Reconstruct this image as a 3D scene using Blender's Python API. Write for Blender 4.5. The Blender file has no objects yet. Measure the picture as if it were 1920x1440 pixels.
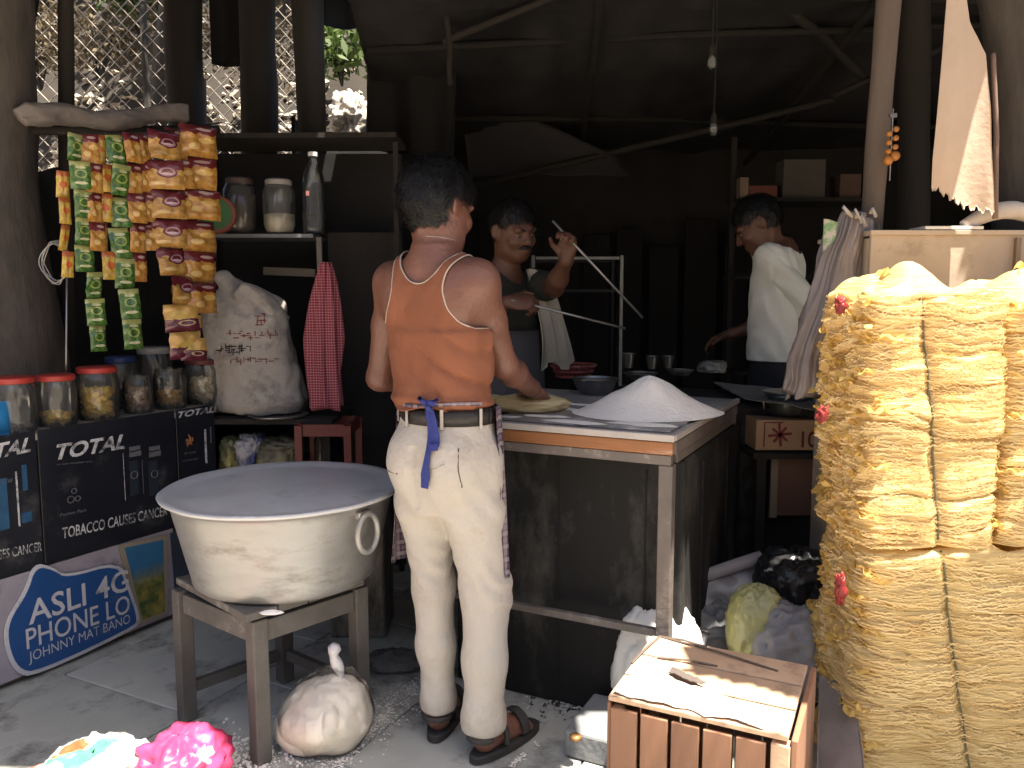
import bpy, bmesh, math, random
import numpy as np
from mathutils import Vector, Matrix

random.seed(7)
rng = np.random.default_rng(7)
SC = bpy.context.scene
COL = SC.collection
R = math.radians

# ------------------------------------------------------------------ camera
PITCH = R(6.2)
CAM = np.array((0.0, 0.0, 1.30))
FPX = 1500.0
cam = bpy.data.cameras.new('camera')
cam.sensor_width = 36.0
cam.lens = FPX / 1920.0 * 36.0
cam.clip_start = 0.05
cam.clip_end = 2000.0
cam_o = bpy.data.objects.new('camera', cam)
COL.objects.link(cam_o)
cam_o.location = CAM
cam_o.rotation_euler = (R(90) - PITCH, 0, 0)
SC.camera = cam_o

# ------------------------------------------------------------------ sky, sun, exposure
SUN = np.array((0.22, -0.20, 0.95)); SUN /= np.linalg.norm(SUN)
world = bpy.data.worlds.new('World')
SC.world = world
world.use_nodes = True
nt = world.node_tree
bg = nt.nodes['Background']
sky = nt.nodes.new('ShaderNodeTexSky')
sky.sky_type = 'NISHITA'
sky.sun_disc = False
sky.sun_elevation = math.asin(SUN[2])
sky.sun_rotation = math.atan2(SUN[0], SUN[1])
sky.air_density = 1.0; sky.dust_density = 4.0; sky.ozone_density = 1.0
nt.links.new(sky.outputs[0], bg.inputs[0])
bg.inputs[1].default_value = 0.06
sun = bpy.data.lights.new('sun', 'SUN')
sun.energy = 5.0
sun.angle = R(0.53)
sun.color = (1.0, 0.91, 0.78)
sun_o = bpy.data.objects.new('sun', sun)
COL.objects.link(sun_o)
sun_o.rotation_euler = Vector(-SUN).to_track_quat('-Z', 'Y').to_euler()
vs = SC.view_settings
vs.view_transform = 'Standard'; vs.look = 'None'; vs.gamma = 1.0
vs.use_curve_mapping = False
vs.exposure = 2.2
SC.render.resolution_x = 1024; SC.render.resolution_y = 768
SC.cycles.use_denoising = True
SC.cycles.max_bounces = 7
SC.cycles.diffuse_bounces = 4
SC.cycles.transparent_max_bounces = 16
SC.cycles.sample_clamp_indirect = 6.0

# ------------------------------------------------------------------ where things stand
_cp, _sp = math.cos(PITCH), math.sin(PITCH)
def ray(px, py):
    u = (px - 960.0) / FPX; v = (720.0 - py) / FPX
    return np.array((u, _cp + v * _sp, -_sp + v * _cp))
def P(px, py, Y):                 # point on the plane y = Y
    d = ray(px, py); return CAM + d * (Y / d[1])
def G(px, py, z=0.0):             # point on the plane z
    d = ray(px, py); return CAM + d * ((z - CAM[2]) / d[2])
def V(px, py, a, b):              # point on the upright plane through a and b
    n = np.array((b[1] - a[1], a[0] - b[0], 0.0)); d = ray(px, py)
    return CAM + d * (np.dot(n, np.asarray(a) - CAM) / np.dot(n, d))
YAW = R(26.5)                     # the stall is turned this much to the camera
UX = np.array((math.cos(YAW), -math.sin(YAW), 0.0))   # along the table's front edge
WX = np.array((math.sin(YAW), math.cos(YAW), 0.0))    # into the stall
ZX = np.array((0.0, 0.0, 1.0))

# ------------------------------------------------------------------ noise
_perm = rng.permutation(256)
_tab = rng.random(256).astype(np.float32)
def vnoise(p):
    p = np.asarray(p, np.float32)
    i = np.floor(p).astype(np.int64); f = p - i
    f = f * f * (3 - 2 * f)
    out = 0
    for dx in (0, 1):
        for dy in (0, 1):
            for dz in (0, 1):
                h = _perm[(_perm[(_perm[(i[..., 0] + dx) & 255] + i[..., 1] + dy) & 255] + i[..., 2] + dz) & 255]
                w = (f[..., 0] if dx else 1 - f[..., 0]) * (f[..., 1] if dy else 1 - f[..., 1]) * (f[..., 2] if dz else 1 - f[..., 2])
                out = out + w * _tab[h]
    return out * 2 - 1
def fbm(p, o=3):
    p = np.asarray(p, np.float32); s = 0; a = 1.0; t = 0
    for k in range(o):
        s = s + a * vnoise(p * (2 ** k) + 17.3 * k); t += a; a *= 0.5
    return s / t

# ------------------------------------------------------------------ mesh builder
class MB:
    def __init__(s): s.v = []; s.f = []
    def add(s, v, f):
        o = len(s.v); s.v.extend([tuple(map(float, x)) for x in v]); s.f.extend([tuple(int(i) + o for i in q) for q in f]); return s
    def box(s, c, size, ax=None, ay=None, az=None):
        ax = np.array((1, 0, 0.)) if ax is None else np.asarray(ax, float)
        ay = np.array((0, 1, 0.)) if ay is None else np.asarray(ay, float)
        az = np.array((0, 0, 1.)) if az is None else np.asarray(az, float)
        c = np.asarray(c, float); h = np.asarray(size, float) / 2
        v = [c + ax * h[0] * i + ay * h[1] * j + az * h[2] * k for i in (-1, 1) for j in (-1, 1) for k in (-1, 1)]
        return s.add(v, [(0, 1, 3, 2), (4, 6, 7, 5), (0, 4, 5, 1), (2, 3, 7, 6), (0, 2, 6, 4), (1, 5, 7, 3)])
    def bar(s, a, b, w, h=None, up=(0, 0, 1)):
        a = np.asarray(a, float); b = np.asarray(b, float); h = w if h is None else h
        d = b - a; L = np.linalg.norm(d); d /= L
        up = np.asarray(up, float)
        if abs(np.dot(up, d)) > .95: up = np.array((0, 1., 0))
        x = np.cross(d, up); x /= np.linalg.norm(x); y = np.cross(x, d)
        return s.box((a + b) / 2, (w, L, h), x, d, y)
    def tube(s, pts, r, n=8, cap=True):
        pts = np.asarray(pts, float); m = len(pts)
        r = np.full(m, r) if np.isscalar(r) else np.asarray(r, float)
        T = np.gradient(pts, axis=0); T /= np.linalg.norm(T, axis=1)[:, None] + 1e-9
        up = np.array((0, 0, 1.)) if abs(T[0][2]) < .9 else np.array((0, 1., 0))
        v = []; x = np.cross(T[0], up); x /= np.linalg.norm(x)
        for i in range(m):
            x = x - T[i] * np.dot(x, T[i]); x /= np.linalg.norm(x) + 1e-9
            y = np.cross(T[i], x)
            for k in range(n):
                a = 2 * math.pi * k / n
                v.append(pts[i] + (x * math.cos(a) + y * math.sin(a)) * r[i])
        f = [(i * n + k, i * n + (k + 1) % n, (i + 1) * n + (k + 1) % n, (i + 1) * n + k) for i in range(m - 1) for k in range(n)]
        if cap: f += [tuple(range(n - 1, -1, -1)), tuple((m - 1) * n + k for k in range(n))]
        return s.add(v, f)
    def lathe(s, c, prof, n=32):
        c = np.asarray(c, float); v = []; m = len(prof)
        for (r, z) in prof:
            for k in range(n):
                a = 2 * math.pi * k / n; v.append(c + np.array((r * math.cos(a), r * math.sin(a), z)))
        f = [(i * n + k, i * n + (k + 1) % n, (i + 1) * n + (k + 1) % n, (i + 1) * n + k) for i in range(m - 1) for k in range(n)]
        if prof[0][0] > 1e-4: f.append(tuple(range(n - 1, -1, -1)))
        if prof[-1][0] > 1e-4: f.append(tuple((m - 1) * n + k for k in range(n)))
        return s.add(v, f)
    def grid(s, A, wrap=False):
        A = np.asarray(A, float); m, n = A.shape[:2]
        nn = n if wrap else n - 1
        f = [(i * n + k, i * n + (k + 1) % n, (i + 1) * n + (k + 1) % n, (i + 1) * n + k) for i in range(m - 1) for k in range(nn)]
        return s.add(A.reshape(-1, 3), f)
    def sheet(s, A, t=0.003, nrm=None):          # a grid with thickness
        A = np.asarray(A, float); m, n = A.shape[:2]
        du = np.gradient(A, axis=0); dv = np.gradient(A, axis=1)
        N = np.cross(du, dv); N /= np.linalg.norm(N, axis=2)[..., None] + 1e-12
        B = A - N * t
        q = [(i * n + k, i * n + k + 1, (i + 1) * n + k + 1, (i + 1) * n + k) for i in range(m - 1) for k in range(n - 1)]
        o = m * n
        f = list(q) + [tuple(reversed([x + o for x in a])) for a in q]
        rim = [i * n for i in range(m)] + [(m - 1) * n + k for k in range(1, n)] + [i * n + n - 1 for i in range(m - 2, -1, -1)] + [k for k in range(n - 2, 0, -1)]
        for i in range(len(rim)):
            a, b = rim[i], rim[(i + 1) % len(rim)]
            f.append((b, a, a + o, b + o))
        return s.add(np.concatenate([A.reshape(-1, 3), B.reshape(-1, 3)]), f)

WO = {}
def _link(name, me, mat, parent, base, smooth):
    o = bpy.data.objects.new(name, me); COL.objects.link(o)
    WO[o.name] = np.asarray(base, float)
    if parent is not None:
        o.parent = parent; o.location = WO[o.name] - WO[parent.name]
    else: o.location = base
    if mat is not None: me.materials.append(mat)
    if smooth: me.polygons.foreach_set('use_smooth', [True] * len(me.polygons))
    return o
def add(name, mb, mat, parent=None, smooth=False, bevel=0.0, seg=2, auto=None):
    V_ = np.asarray(mb.v, float)
    lo, hi = V_.min(0), V_.max(0)
    base = np.array(((lo[0] + hi[0]) / 2, (lo[1] + hi[1]) / 2, lo[2]))
    me = bpy.data.meshes.new(name)
    me.from_pydata([tuple(x) for x in (V_ - base)], [], mb.f); me.update()
    o = _link(name, me, mat, parent, base, smooth)
    if auto is not None: me.set_sharp_from_angle(angle=R(auto))
    if bevel:
        b = o.modifiers.new('bevel', 'BEVEL'); b.width = bevel; b.segments = seg; b.limit_method = 'ANGLE'; b.angle_limit = R(40)
    return o
def addnp(name, verts, faces, mat, parent=None, smooth=True):
    verts = np.asarray(verts, np.float32)
    lo, hi = verts.min(0), verts.max(0)
    base = np.array(((lo[0] + hi[0]) / 2, (lo[1] + hi[1]) / 2, lo[2]), float)
    me = bpy.data.meshes.new(name); faces = np.asarray(faces, np.int32); k = faces.shape[1]
    me.vertices.add(len(verts)); me.vertices.foreach_set('co', (verts - base.astype(np.float32)).ravel())
    me.loops.add(faces.size); me.loops.foreach_set('vertex_index', faces.ravel())
    me.polygons.add(len(faces)); me.polygons.foreach_set('loop_start', np.arange(0, faces.size, k, dtype=np.int32))
    me.polygons.foreach_set('loop_total', np.full(len(faces), k, np.int32))
    me.update(calc_edges=True); me.validate()
    return _link(name, me, mat, parent, base, smooth)
def root(name, label, cat, loc, group=None):
    o = bpy.data.objects.new(name, None); COL.objects.link(o); o.empty_display_size = 0.05
    o.location = loc; WO[o.name] = np.asarray(loc, float)
    return tag(o, label, cat, group)
def tag(o, label, cat, group=None):
    o['label'] = label; o['category'] = cat
    if group: o['group'] = group
    return o
def struct(o): o['kind'] = 'structure'; return o
def stuff(o): o['kind'] = 'stuff'; return o

# ------------------------------------------------------------------ materials
def _n(nt, t, **kw):
    n = nt.nodes.new(t)
    for k, v in kw.items(): setattr(n, k, v)
    return n
def c4(c): return (c[0], c[1], c[2], 1.0)
def mat(name, c1, c2=None, rough=0.7, scale=6.0, bump=0.15, bscale=40.0, metal=0.0, stretch=(1, 1, 1), dirt=None, dscale=3.0, damt=0.5,
        spec=0.4, sss=0.0, trans=0.0, objvar=0.0, rvar=0.12, detail=6.0, coord='Object', sharp=0.25):
    m = bpy.data.materials.new(name); m.use_nodes = True; nt = m.node_tree
    b = nt.nodes['Principled BSDF']; L = nt.links.new
    tc = _n(nt, 'ShaderNodeTexCoord'); mp = _n(nt, 'ShaderNodeMapping'); L(tc.outputs[coord], mp.inputs[0])
    mp.inputs['Scale'].default_value = stretch
    no = _n(nt, 'ShaderNodeTexNoise'); no.inputs['Scale'].default_value = scale; no.inputs['Detail'].default_value = detail; no.inputs['Roughness'].default_value = .62
    L(mp.outputs[0], no.inputs['Vector'])
    rp = _n(nt, 'ShaderNodeValToRGB'); L(no.outputs['Fac'], rp.inputs[0])
    c2 = c2 or tuple(x * .7 for x in c1)
    rp.color_ramp.elements[0].color = c4(c2); rp.color_ramp.elements[1].color = c4(c1)
    rp.color_ramp.elements[0].position = .5 - sharp; rp.color_ramp.elements[1].position = .5 + sharp
    col = rp.outputs[0]
    if dirt is not None:
        n2 = _n(nt, 'ShaderNodeTexNoise'); n2.inputs['Scale'].default_value = dscale; n2.inputs['Detail'].default_value = 8.0; n2.inputs['Roughness'].default_value = .7
        L(mp.outputs[0], n2.inputs['Vector'])
        r2 = _n(nt, 'ShaderNodeValToRGB'); L(n2.outputs['Fac'], r2.inputs[0])
        r2.color_ramp.elements[0].position = .62 - damt * .3; r2.color_ramp.elements[1].position = .78 - damt * .3
        r2.color_ramp.elements[0].color = (0, 0, 0, 1); r2.color_ramp.elements[1].color = (1, 1, 1, 1)
        mx = _n(nt, 'ShaderNodeMix', data_type='RGBA'); L(r2.outputs[0], mx.inputs[0]); L(col, mx.inputs[6]); mx.inputs[7].default_value = c4(dirt)
        col = mx.outputs[2]
    if objvar:
        oi = _n(nt, 'ShaderNodeObjectInfo'); vr = _n(nt, 'ShaderNodeMapRange'); L(oi.outputs['Random'], vr.inputs[0]); vr.inputs[3].default_value = 1 - objvar; vr.inputs[4].default_value = 1 + objvar * .6
        hs = _n(nt, 'ShaderNodeHueSaturation'); L(vr.outputs[0], hs.inputs['Value']); L(col, hs.inputs['Color']); col = hs.outputs[0]
    L(col, b.inputs['Base Color'])
    mr = _n(nt, 'ShaderNodeMapRange'); L(no.outputs['Fac'], mr.inputs[0])
    mr.inputs[3].default_value = max(.03, rough - rvar); mr.inputs[4].default_value = min(1, rough + rvar)
    L(mr.outputs[0], b.inputs['Roughness'])
    b.inputs['Metallic'].default_value = metal
    b.inputs['Specular IOR Level'].default_value = spec
    if sss: b.inputs['Subsurface Weight'].default_value = sss; b.inputs['Subsurface Scale'].default_value = .012; b.inputs['Subsurface Radius'].default_value = (1, .4, .2)
    if bump:
        n3 = _n(nt, 'ShaderNodeTexNoise'); n3.inputs['Scale'].default_value = bscale; n3.inputs['Detail'].default_value = 6.0
        L(mp.outputs[0], n3.inputs['Vector'])
        bp = _n(nt, 'ShaderNodeBump'); bp.inputs['Strength'].default_value = bump; bp.inputs['Distance'].default_value = .01
        L(n3.outputs['Fac'], bp.inputs['Height']); L(bp.outputs[0], b.inputs['Normal'])
    if trans:
        out = nt.nodes['Material Output']; tr = _n(nt, 'ShaderNodeBsdfTranslucent'); L(col, tr.inputs[0])
        ms = _n(nt, 'ShaderNodeMixShader'); ms.inputs[0].default_value = trans
        L(b.outputs[0], ms.inputs[1]); L(tr.outputs[0], ms.inputs[2]); L(ms.outputs[0], out.inputs[0])
    return m
def glassy(name, tint=(.95, .97, .96), haze=.12, rough=.08, hazecol=(.6, .6, .58), ior=1.5):
    m = bpy.data.materials.new(name); m.use_nodes = True; nt = m.node_tree; L = nt.links.new
    nt.nodes.remove(nt.nodes['Principled BSDF']); out = nt.nodes['Material Output']
    t = _n(nt, 'ShaderNodeBsdfTransparent'); t.inputs[0].default_value = c4(tint)
    g = _n(nt, 'ShaderNodeBsdfGlossy'); g.inputs['Roughness'].default_value = rough
    d = _n(nt, 'ShaderNodeBsdfDiffuse'); d.inputs[0].default_value = c4(hazecol)
    fr = _n(nt, 'ShaderNodeFresnel'); fr.inputs[0].default_value = ior
    no = _n(nt, 'ShaderNodeTexNoise'); no.inputs['Scale'].default_value = 14; no.inputs['Detail'].default_value = 4
    tc = _n(nt, 'ShaderNodeTexCoord'); L(tc.outputs['Object'], no.inputs[0])
    mu = _n(nt, 'ShaderNodeMath', operation='MULTIPLY'); L(no.outputs['Fac'], mu.inputs[0]); mu.inputs[1].default_value = haze * 2
    a = _n(nt, 'ShaderNodeMixShader'); L(mu.outputs[0], a.inputs[0]); L(t.outputs[0], a.inputs[1]); L(d.outputs[0], a.inputs[2])
    b = _n(nt, 'ShaderNodeMixShader'); L(fr.outputs[0], b.inputs[0]); L(a.outputs[0], b.inputs[1]); L(g.outputs[0], b.inputs[2])
    L(b.outputs[0], out.inputs[0]); return m
# ------------------------------------------------------------------ organic surfaces: a distance field meshed by surface nets
def smin(a, b, k):
    h = np.clip(.5 + .5 * (b - a) / k, 0, 1)
    return b * (1 - h) + a * h - k * h * (1 - h)
def rotm(yaw, pitch=0.0, roll=0.0):
    """columns: right, forward, up; yaw turns clockwise from +y seen from above, pitch > 0 looks down"""
    Rv = np.array((math.cos(yaw), -math.sin(yaw), 0.)); Fv = np.array((math.sin(yaw), math.cos(yaw), 0.)); U = ZX.copy()
    Fp = Fv * math.cos(pitch) - U * math.sin(pitch); Up = U * math.cos(pitch) + Fv * math.sin(pitch)
    Rr = Rv * math.cos(roll) - Up * math.sin(roll); Ur = Up * math.cos(roll) + Rv * math.sin(roll)
    return np.stack([Rr, Fp, Ur], 1)
class Field:
    def __init__(s, lo, hi, h):
        s.h = h; s.lo = np.asarray(lo, float); n = np.ceil((np.asarray(hi) - s.lo) / h).astype(int) + 1
        s.ax = [(s.lo[i] + h * np.arange(n[i])).astype(np.float32) for i in range(3)]
        s.D = np.full(n, .5, np.float32)
    def put(s, lo, hi, fn, k=.02, sub=False):
        a = np.clip(np.floor((np.asarray(lo) - s.lo) / s.h).astype(int), 0, np.array(s.D.shape) - 1)
        b = np.clip(np.ceil((np.asarray(hi) - s.lo) / s.h).astype(int) + 1, 1, s.D.shape)
        if (b <= a).any(): return
        sl = tuple(slice(a[i], b[i]) for i in range(3))
        X = s.ax[0][sl[0]][:, None, None]; Y = s.ax[1][sl[1]][None, :, None]; Z = s.ax[2][sl[2]][None, None, :]
        d = fn(X, Y, Z).astype(np.float32)
        s.D[sl] = -smin(-s.D[sl], d, k) if sub else smin(s.D[sl], d, k)
    def cone(s, a, b, ra, rb, k=.02, sub=False):
        a = np.asarray(a, np.float32); b = np.asarray(b, np.float32); ba = b - a; L = float(ba @ ba) + 1e-9
        m = max(ra, rb) + .06
        def fn(X, Y, Z):
            t = np.clip(((X - a[0]) * ba[0] + (Y - a[1]) * ba[1] + (Z - a[2]) * ba[2]) / L, 0, 1)
            return np.sqrt((X - a[0] - t * ba[0]) ** 2 + (Y - a[1] - t * ba[1]) ** 2 + (Z - a[2] - t * ba[2]) ** 2) - (ra + t * (rb - ra))
        s.put(np.minimum(a, b) - m, np.maximum(a, b) + m, fn, k, sub)
    def chain(s, pts, rs, k=.02):
        for i in range(len(pts) - 1): s.cone(pts[i], pts[i + 1], rs[i], rs[i + 1], k)
    def ell(s, c, r, M=None, k=.02, sub=False):
        c = np.asarray(c, np.float32); M = np.eye(3) if M is None else M; M = M.astype(np.float32); m = max(r) + .05
        def fn(X, Y, Z):
            x, y, z = X - c[0], Y - c[1], Z - c[2]
            q = [(x * M[0, i] + y * M[1, i] + z * M[2, i]) / r[i] for i in range(3)]
            k0 = np.sqrt(q[0] ** 2 + q[1] ** 2 + q[2] ** 2)
            k1 = np.sqrt((q[0] / r[0]) ** 2 + (q[1] / r[1]) ** 2 + (q[2] / r[2]) ** 2) + 1e-6
            return k0 * (k0 - 1) / k1
        s.put(c - m, c + m, fn, k, sub)
    def loft(s, org, yaw, st, k=.03, off=0.0, zlo=None, zhi=None):
        """upright stack of ovals; st rows: z, centre r, centre f, half width, half depth"""
        st = np.asarray(st, float); Rv = (math.cos(yaw), -math.sin(yaw)); Fv = (math.sin(yaw), math.cos(yaw))
        z0 = st[0, 0] if zlo is None else zlo; z1 = st[-1, 0] if zhi is None else zhi
        def fn(X, Y, Z):
            z = np.asarray(Z)
            cr, cf, rr, rf = [np.interp(z, st[:, 0], st[:, i]) for i in (1, 2, 3, 4)]
            rr = rr + off; rf = rf + off
            r = (X - org[0]) * Rv[0] + (Y - org[1]) * Rv[1] - cr; f = (X - org[0]) * Fv[0] + (Y - org[1]) * Fv[1] - cf
            q = (np.abs(r / rr) ** 2.3 + np.abs(f / rf) ** 2.3) ** (1 / 2.3)
            return np.maximum((q - 1) * np.minimum(rr, rf), np.maximum(z - z1, z0 - z))
        m = st[:, 3:].max() + abs(st[:, 1:3]).max() + .08
        s.put((org[0] - m, org[1] - m, z0 - .03), (org[0] + m, org[1] + m, z1 + .03), fn, k)
    def warp(s, fn):
        X = s.ax[0][:, None, None]; Y = s.ax[1][None, :, None]; Z = s.ax[2][None, None, :]
        near = np.argwhere(np.abs(s.D) < .05)
        if len(near):
            p = np.stack([s.ax[i][near[:, i]] for i in range(3)], 1)
            s.D[tuple(near.T)] += fn(p).astype(np.float32)
    def mesh(s):
        D = s.D; S = D < 0; n = np.array(D.shape)
        cor = [(i, j, k) for i in (0, 1) for j in (0, 1) for k in (0, 1)]
        cnt = np.zeros(n - 1, np.int8)
        for (i, j, k) in cor: cnt += S[i:n[0] - 1 + i, j:n[1] - 1 + j, k:n[2] - 1 + k]
        act = (cnt > 0) & (cnt < 8); ids = np.argwhere(act)
        idx = np.full(act.shape, -1, np.int32); idx[act] = np.arange(len(ids))
        val = np.stack([D[ids[:, 0] + i, ids[:, 1] + j, ids[:, 2] + k] for (i, j, k) in cor], 1)
        acc = np.zeros((len(ids), 3)); c = np.zeros(len(ids)); cc = np.array(cor, float)
        for a in range(8):
            for b in range(a + 1, 8):
                if np.abs(cc[a] - cc[b]).sum() != 1: continue
                va, vb = val[:, a], val[:, b]; x = (va < 0) != (vb < 0)
                t = np.where(x, va / np.where(x, va - vb, 1), 0)
                acc += np.where(x[:, None], cc[a] + (cc[b] - cc[a]) * t[:, None], 0); c += x
        v = s.lo + (ids + acc / c[:, None]) * s.h
        F = []
        for ax in range(3):
            b1, b2 = (ax + 1) % 3, (ax + 2) % 3
            s0 = [slice(None)] * 3; s1 = [slice(None)] * 3; s0[ax] = slice(0, -1); s1[ax] = slice(1, None)
            A, B = S[tuple(s0)], S[tuple(s1)]
            e = np.argwhere(A != B)
            e = e[(e[:, b1] > 0) & (e[:, b2] > 0) & (e[:, b1] < n[b1] - 1) & (e[:, b2] < n[b2] - 1)]
            ins = A[tuple(e.T)]
            q = []
            for (o1, o2) in ((-1, -1), (0, -1), (0, 0), (-1, 0)):
                w = e.copy(); w[:, b1] += o1; w[:, b2] += o2; q.append(idx[tuple(w.T)])
            q = np.stack(q, 1); q[~ins] = q[~ins][:, ::-1]; F.append(q)
        F = np.concatenate(F); F = F[(F >= 0).all(1)]
        return v, F
def relax(v, F, it=2, lam=.5):
    e = np.concatenate([F[:, [0, 1]], F[:, [1, 2]], F[:, [2, 3]], F[:, [3, 0]]])
    for _ in range(it):
        s = np.zeros_like(v); c = np.zeros(len(v))
        for k in range(3): s[:, k] = np.bincount(e[:, 0], v[e[:, 1], k], len(v)) + np.bincount(e[:, 1], v[e[:, 0], k], len(v))
        c = np.bincount(e[:, 0], minlength=len(v)) + np.bincount(e[:, 1], minlength=len(v))
        v = v + lam * (s / np.maximum(c, 1)[:, None] - v)
    return v
def vnormals(v, F):
    N = np.zeros_like(v); fn = np.cross(v[F[:, 2]] - v[F[:, 0]], v[F[:, 3]] - v[F[:, 1]])
    for k in range(4):
        for a in range(3): N[:, a] += np.bincount(F[:, k], fn[:, a], len(v))
    return N / (np.linalg.norm(N, axis=1)[:, None] + 1e-12)
def cut(v, F, g):
    """keep the part of a quad mesh where g > 0, cut cleanly along g = 0; returns verts, faces, boundary loops"""
    s = g > 0; k = s[F].sum(1)
    verts = list(map(tuple, v)); faces = [tuple(q) for q in F[k == 4]]; em = {}; bnd = []
    for q in F[(k > 0) & (k < 4)]:
        poly = []; cutp = []
        for i in range(4):
            a, b = int(q[i]), int(q[(i + 1) % 4])
            if s[a]: poly.append(a)
            if s[a] != s[b]:
                key = (min(a, b), max(a, b))
                if key not in em:
                    t = g[a] / (g[a] - g[b]); em[key] = len(verts); verts.append(tuple(v[a] + (v[b] - v[a]) * t))
                poly.append(em[key]); cutp.append(em[key])
        if len(poly) >= 3: faces.append(tuple(poly))
        if len(cutp) == 2: bnd.append(tuple(cutp))
    used = sorted({i for f in faces for i in f}); mp = {o: n for n, o in enumerate(used)}
    verts = [verts[i] for i in used]; faces = [tuple(mp[i] for i in f) for f in faces]
    nb = {}
    for a, b in bnd:
        if a in mp and b in mp: nb.setdefault(mp[a], []).append(mp[b]); nb.setdefault(mp[b], []).append(mp[a])
    loops = []; seen = set()
    for a in nb:
        if a in seen: continue
        lp = [a]; seen.add(a); cur = a
        while True:
            nx = [x for x in nb[cur] if x not in seen]
            if not nx: break
            cur = nx[0]; seen.add(cur); lp.append(cur)
        if len(lp) > 8: loops.append(np.array([verts[i] for i in lp]))
    return verts, faces, loops
def mbof(v, f):
    m = MB(); m.v = list(map(tuple, v)); m.f = list(f); return m
def smooth_loop(p, it=6):
    for _ in range(it): p = .5 * p + .25 * (np.roll(p, 1, 0) + np.roll(p, -1, 0))
    return p

def head_field(F, c, M, s=1.0, k=.012):
    L = lambda r, f, u: c + M @ (np.array((r, f, u)) * s)
    F.ell(L(0, -.012, .022), (.077 * s, .096 * s, .093 * s), M, k)
    F.ell(L(0, .022, -.03), (.066 * s, .074 * s, .088 * s), M, .03)
    F.ell(L(0, .052, -.088), (.042 * s, .042 * s, .032 * s), M, .03)
    for e in (-1, 1):
        F.ell(L(e * .048, .01, -.065), (.02 * s, .045 * s, .035 * s), M, .03)
        F.ell(L(e * .03, .082, .020), (.028 * s, .014 * s, .010 * s), M, .015)
        F.ell(L(e * .04, .07, -.03), (.024 * s, .02 * s, .022 * s), M, .02)
        F.ell(L(e * .032, .101, .001), (.017 * s, .011 * s, .010 * s), M, .012, True)
        E = M @ rotm(e * R(-22), R(0))
        F.ell(L(e * .080, -.012, -.004), (.009 * s, .024 * s, .034 * s), E, .008)
        F.ell(L(e * .090, -.006, -.002), (.006 * s, .011 * s, .017 * s), E, .006, True)
    F.cone(L(0, .092, .008), L(0, .112, -.026), .008 * s, .014 * s, .012)
    for e in (-1, 1): F.ell(L(e * .013, .1, -.03), (.009 * s, .012 * s, .009 * s), M, .008)
    F.ell(L(0, .092, -.06), (.025 * s, .012 * s, .007 * s), M, .008)
    F.ell(L(0, .091, -.072), (.021 * s, .012 * s, .008 * s), M, .008)
def hand_field(F, w, d, n, side, curl=.4, spread=1.0):
    """w wrist, d direction of the hand, n back-of-hand normal, side +1 right hand"""
    d = np.asarray(d, float); d /= np.linalg.norm(d); n = np.asarray(n, float); n -= d * (n @ d); n /= np.linalg.norm(n)
    l = np.cross(d, n) * side                     # towards the little finger
    M = np.stack([l, d, n], 1); w = np.asarray(w, float)
    F.ell(w + d * .05, (.040, .054, .016), M, .012)
    F.cone(w - d * .01, w + d * .03, .024, .022, .02)
    for i, (o, ln) in enumerate(((-.029, .074), (-.010, .082), (.010, .077), (.028, .060))):
        p = w + d * (.088 - abs(o) * .25) + l * o * .95; a = 0.12; r = .0092 - .0006 * (i == 3)
        dd = d + l * o * 3.0 * spread; dd /= np.linalg.norm(dd)
        for sgm, fr in ((0, .45), (1, .32), (2, .23)):
            a += curl * (1.0 + .12 * i); q = p + (dd * math.cos(a) - n * math.sin(a)) * ln * fr
            F.cone(p, q, r, r * .92, .006); p = q; r *= .92
    p = w + d * .022 - l * .03; dd = d * .7 - l * .7 - n * .25; dd /= np.linalg.norm(dd)
    q = p + dd * .042; F.cone(p, q, .014, .0105, .012)
    dd = d * .95 - l * .2 - n * .35 * (1 + curl); dd /= np.linalg.norm(dd); F.cone(q, q + dd * .032, .0105, .009, .006)
def foot_field(F, ank, heel, toe):
    heel = np.asarray(heel, float); toe = np.asarray(toe, float); d = toe - heel; L = np.linalg.norm(d); d /= L
    l = np.array((d[1], -d[0], 0.))
    F.cone(ank, heel + d * .035 + ZX * .032, .036, .032, .02)
    F.cone(ank, heel + d * L * .55 + ZX * .03, .034, .03, .03)
    F.cone(heel + d * .03 + ZX * .028, heel + d * L * .7 + ZX * .02, .028, .034, .02)
    for i, o in enumerate((-.030, -.014, 0., .014, .027)):
        F.cone(heel + d * L * .68 + l * o + ZX * .016, heel + d * (L * (.93 - .03 * i)) + l * o * 1.15 + ZX * .012, .013, .011 if i else .013, .008)
def strands(v, N, M, c, n, length, lift, flow, seed=1, width=.0011):
    """short hairs as bent blades standing on a scalp surface"""
    g = np.random.default_rng(seed); pick = g.integers(0, len(v), n)
    p = v[pick] + g.normal(0, .0015, (n, 3)); nn = N[pick]
    fl = flow(p, nn) + g.normal(0, .22, (n, 3)); fl -= nn * (fl * nn).sum(1)[:, None]
    fl /= np.linalg.norm(fl, axis=1)[:, None] + 1e-9
    sd = np.cross(fl, nn); ln = length * g.uniform(.6, 1.3, n)[:, None]
    a = p - nn * .002; b = p + fl * ln * .55 + nn * lift * g.uniform(.6, 1.5, n)[:, None]; e = p + fl * ln + nn * lift * g.uniform(.2, 1.3, n)[:, None]
    w = width
    V_ = np.stack([a - sd * w, a + sd * w, b + sd * w * .8, b - sd * w * .8, e], 1).reshape(-1, 3)
    o = np.arange(n)[:, None] * 5
    f = [tuple(x) for x in (o + np.array((0, 1, 2, 3)))] + [tuple(x) for x in (o + np.array((3, 2, 4)))]
    return V_, f
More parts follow.
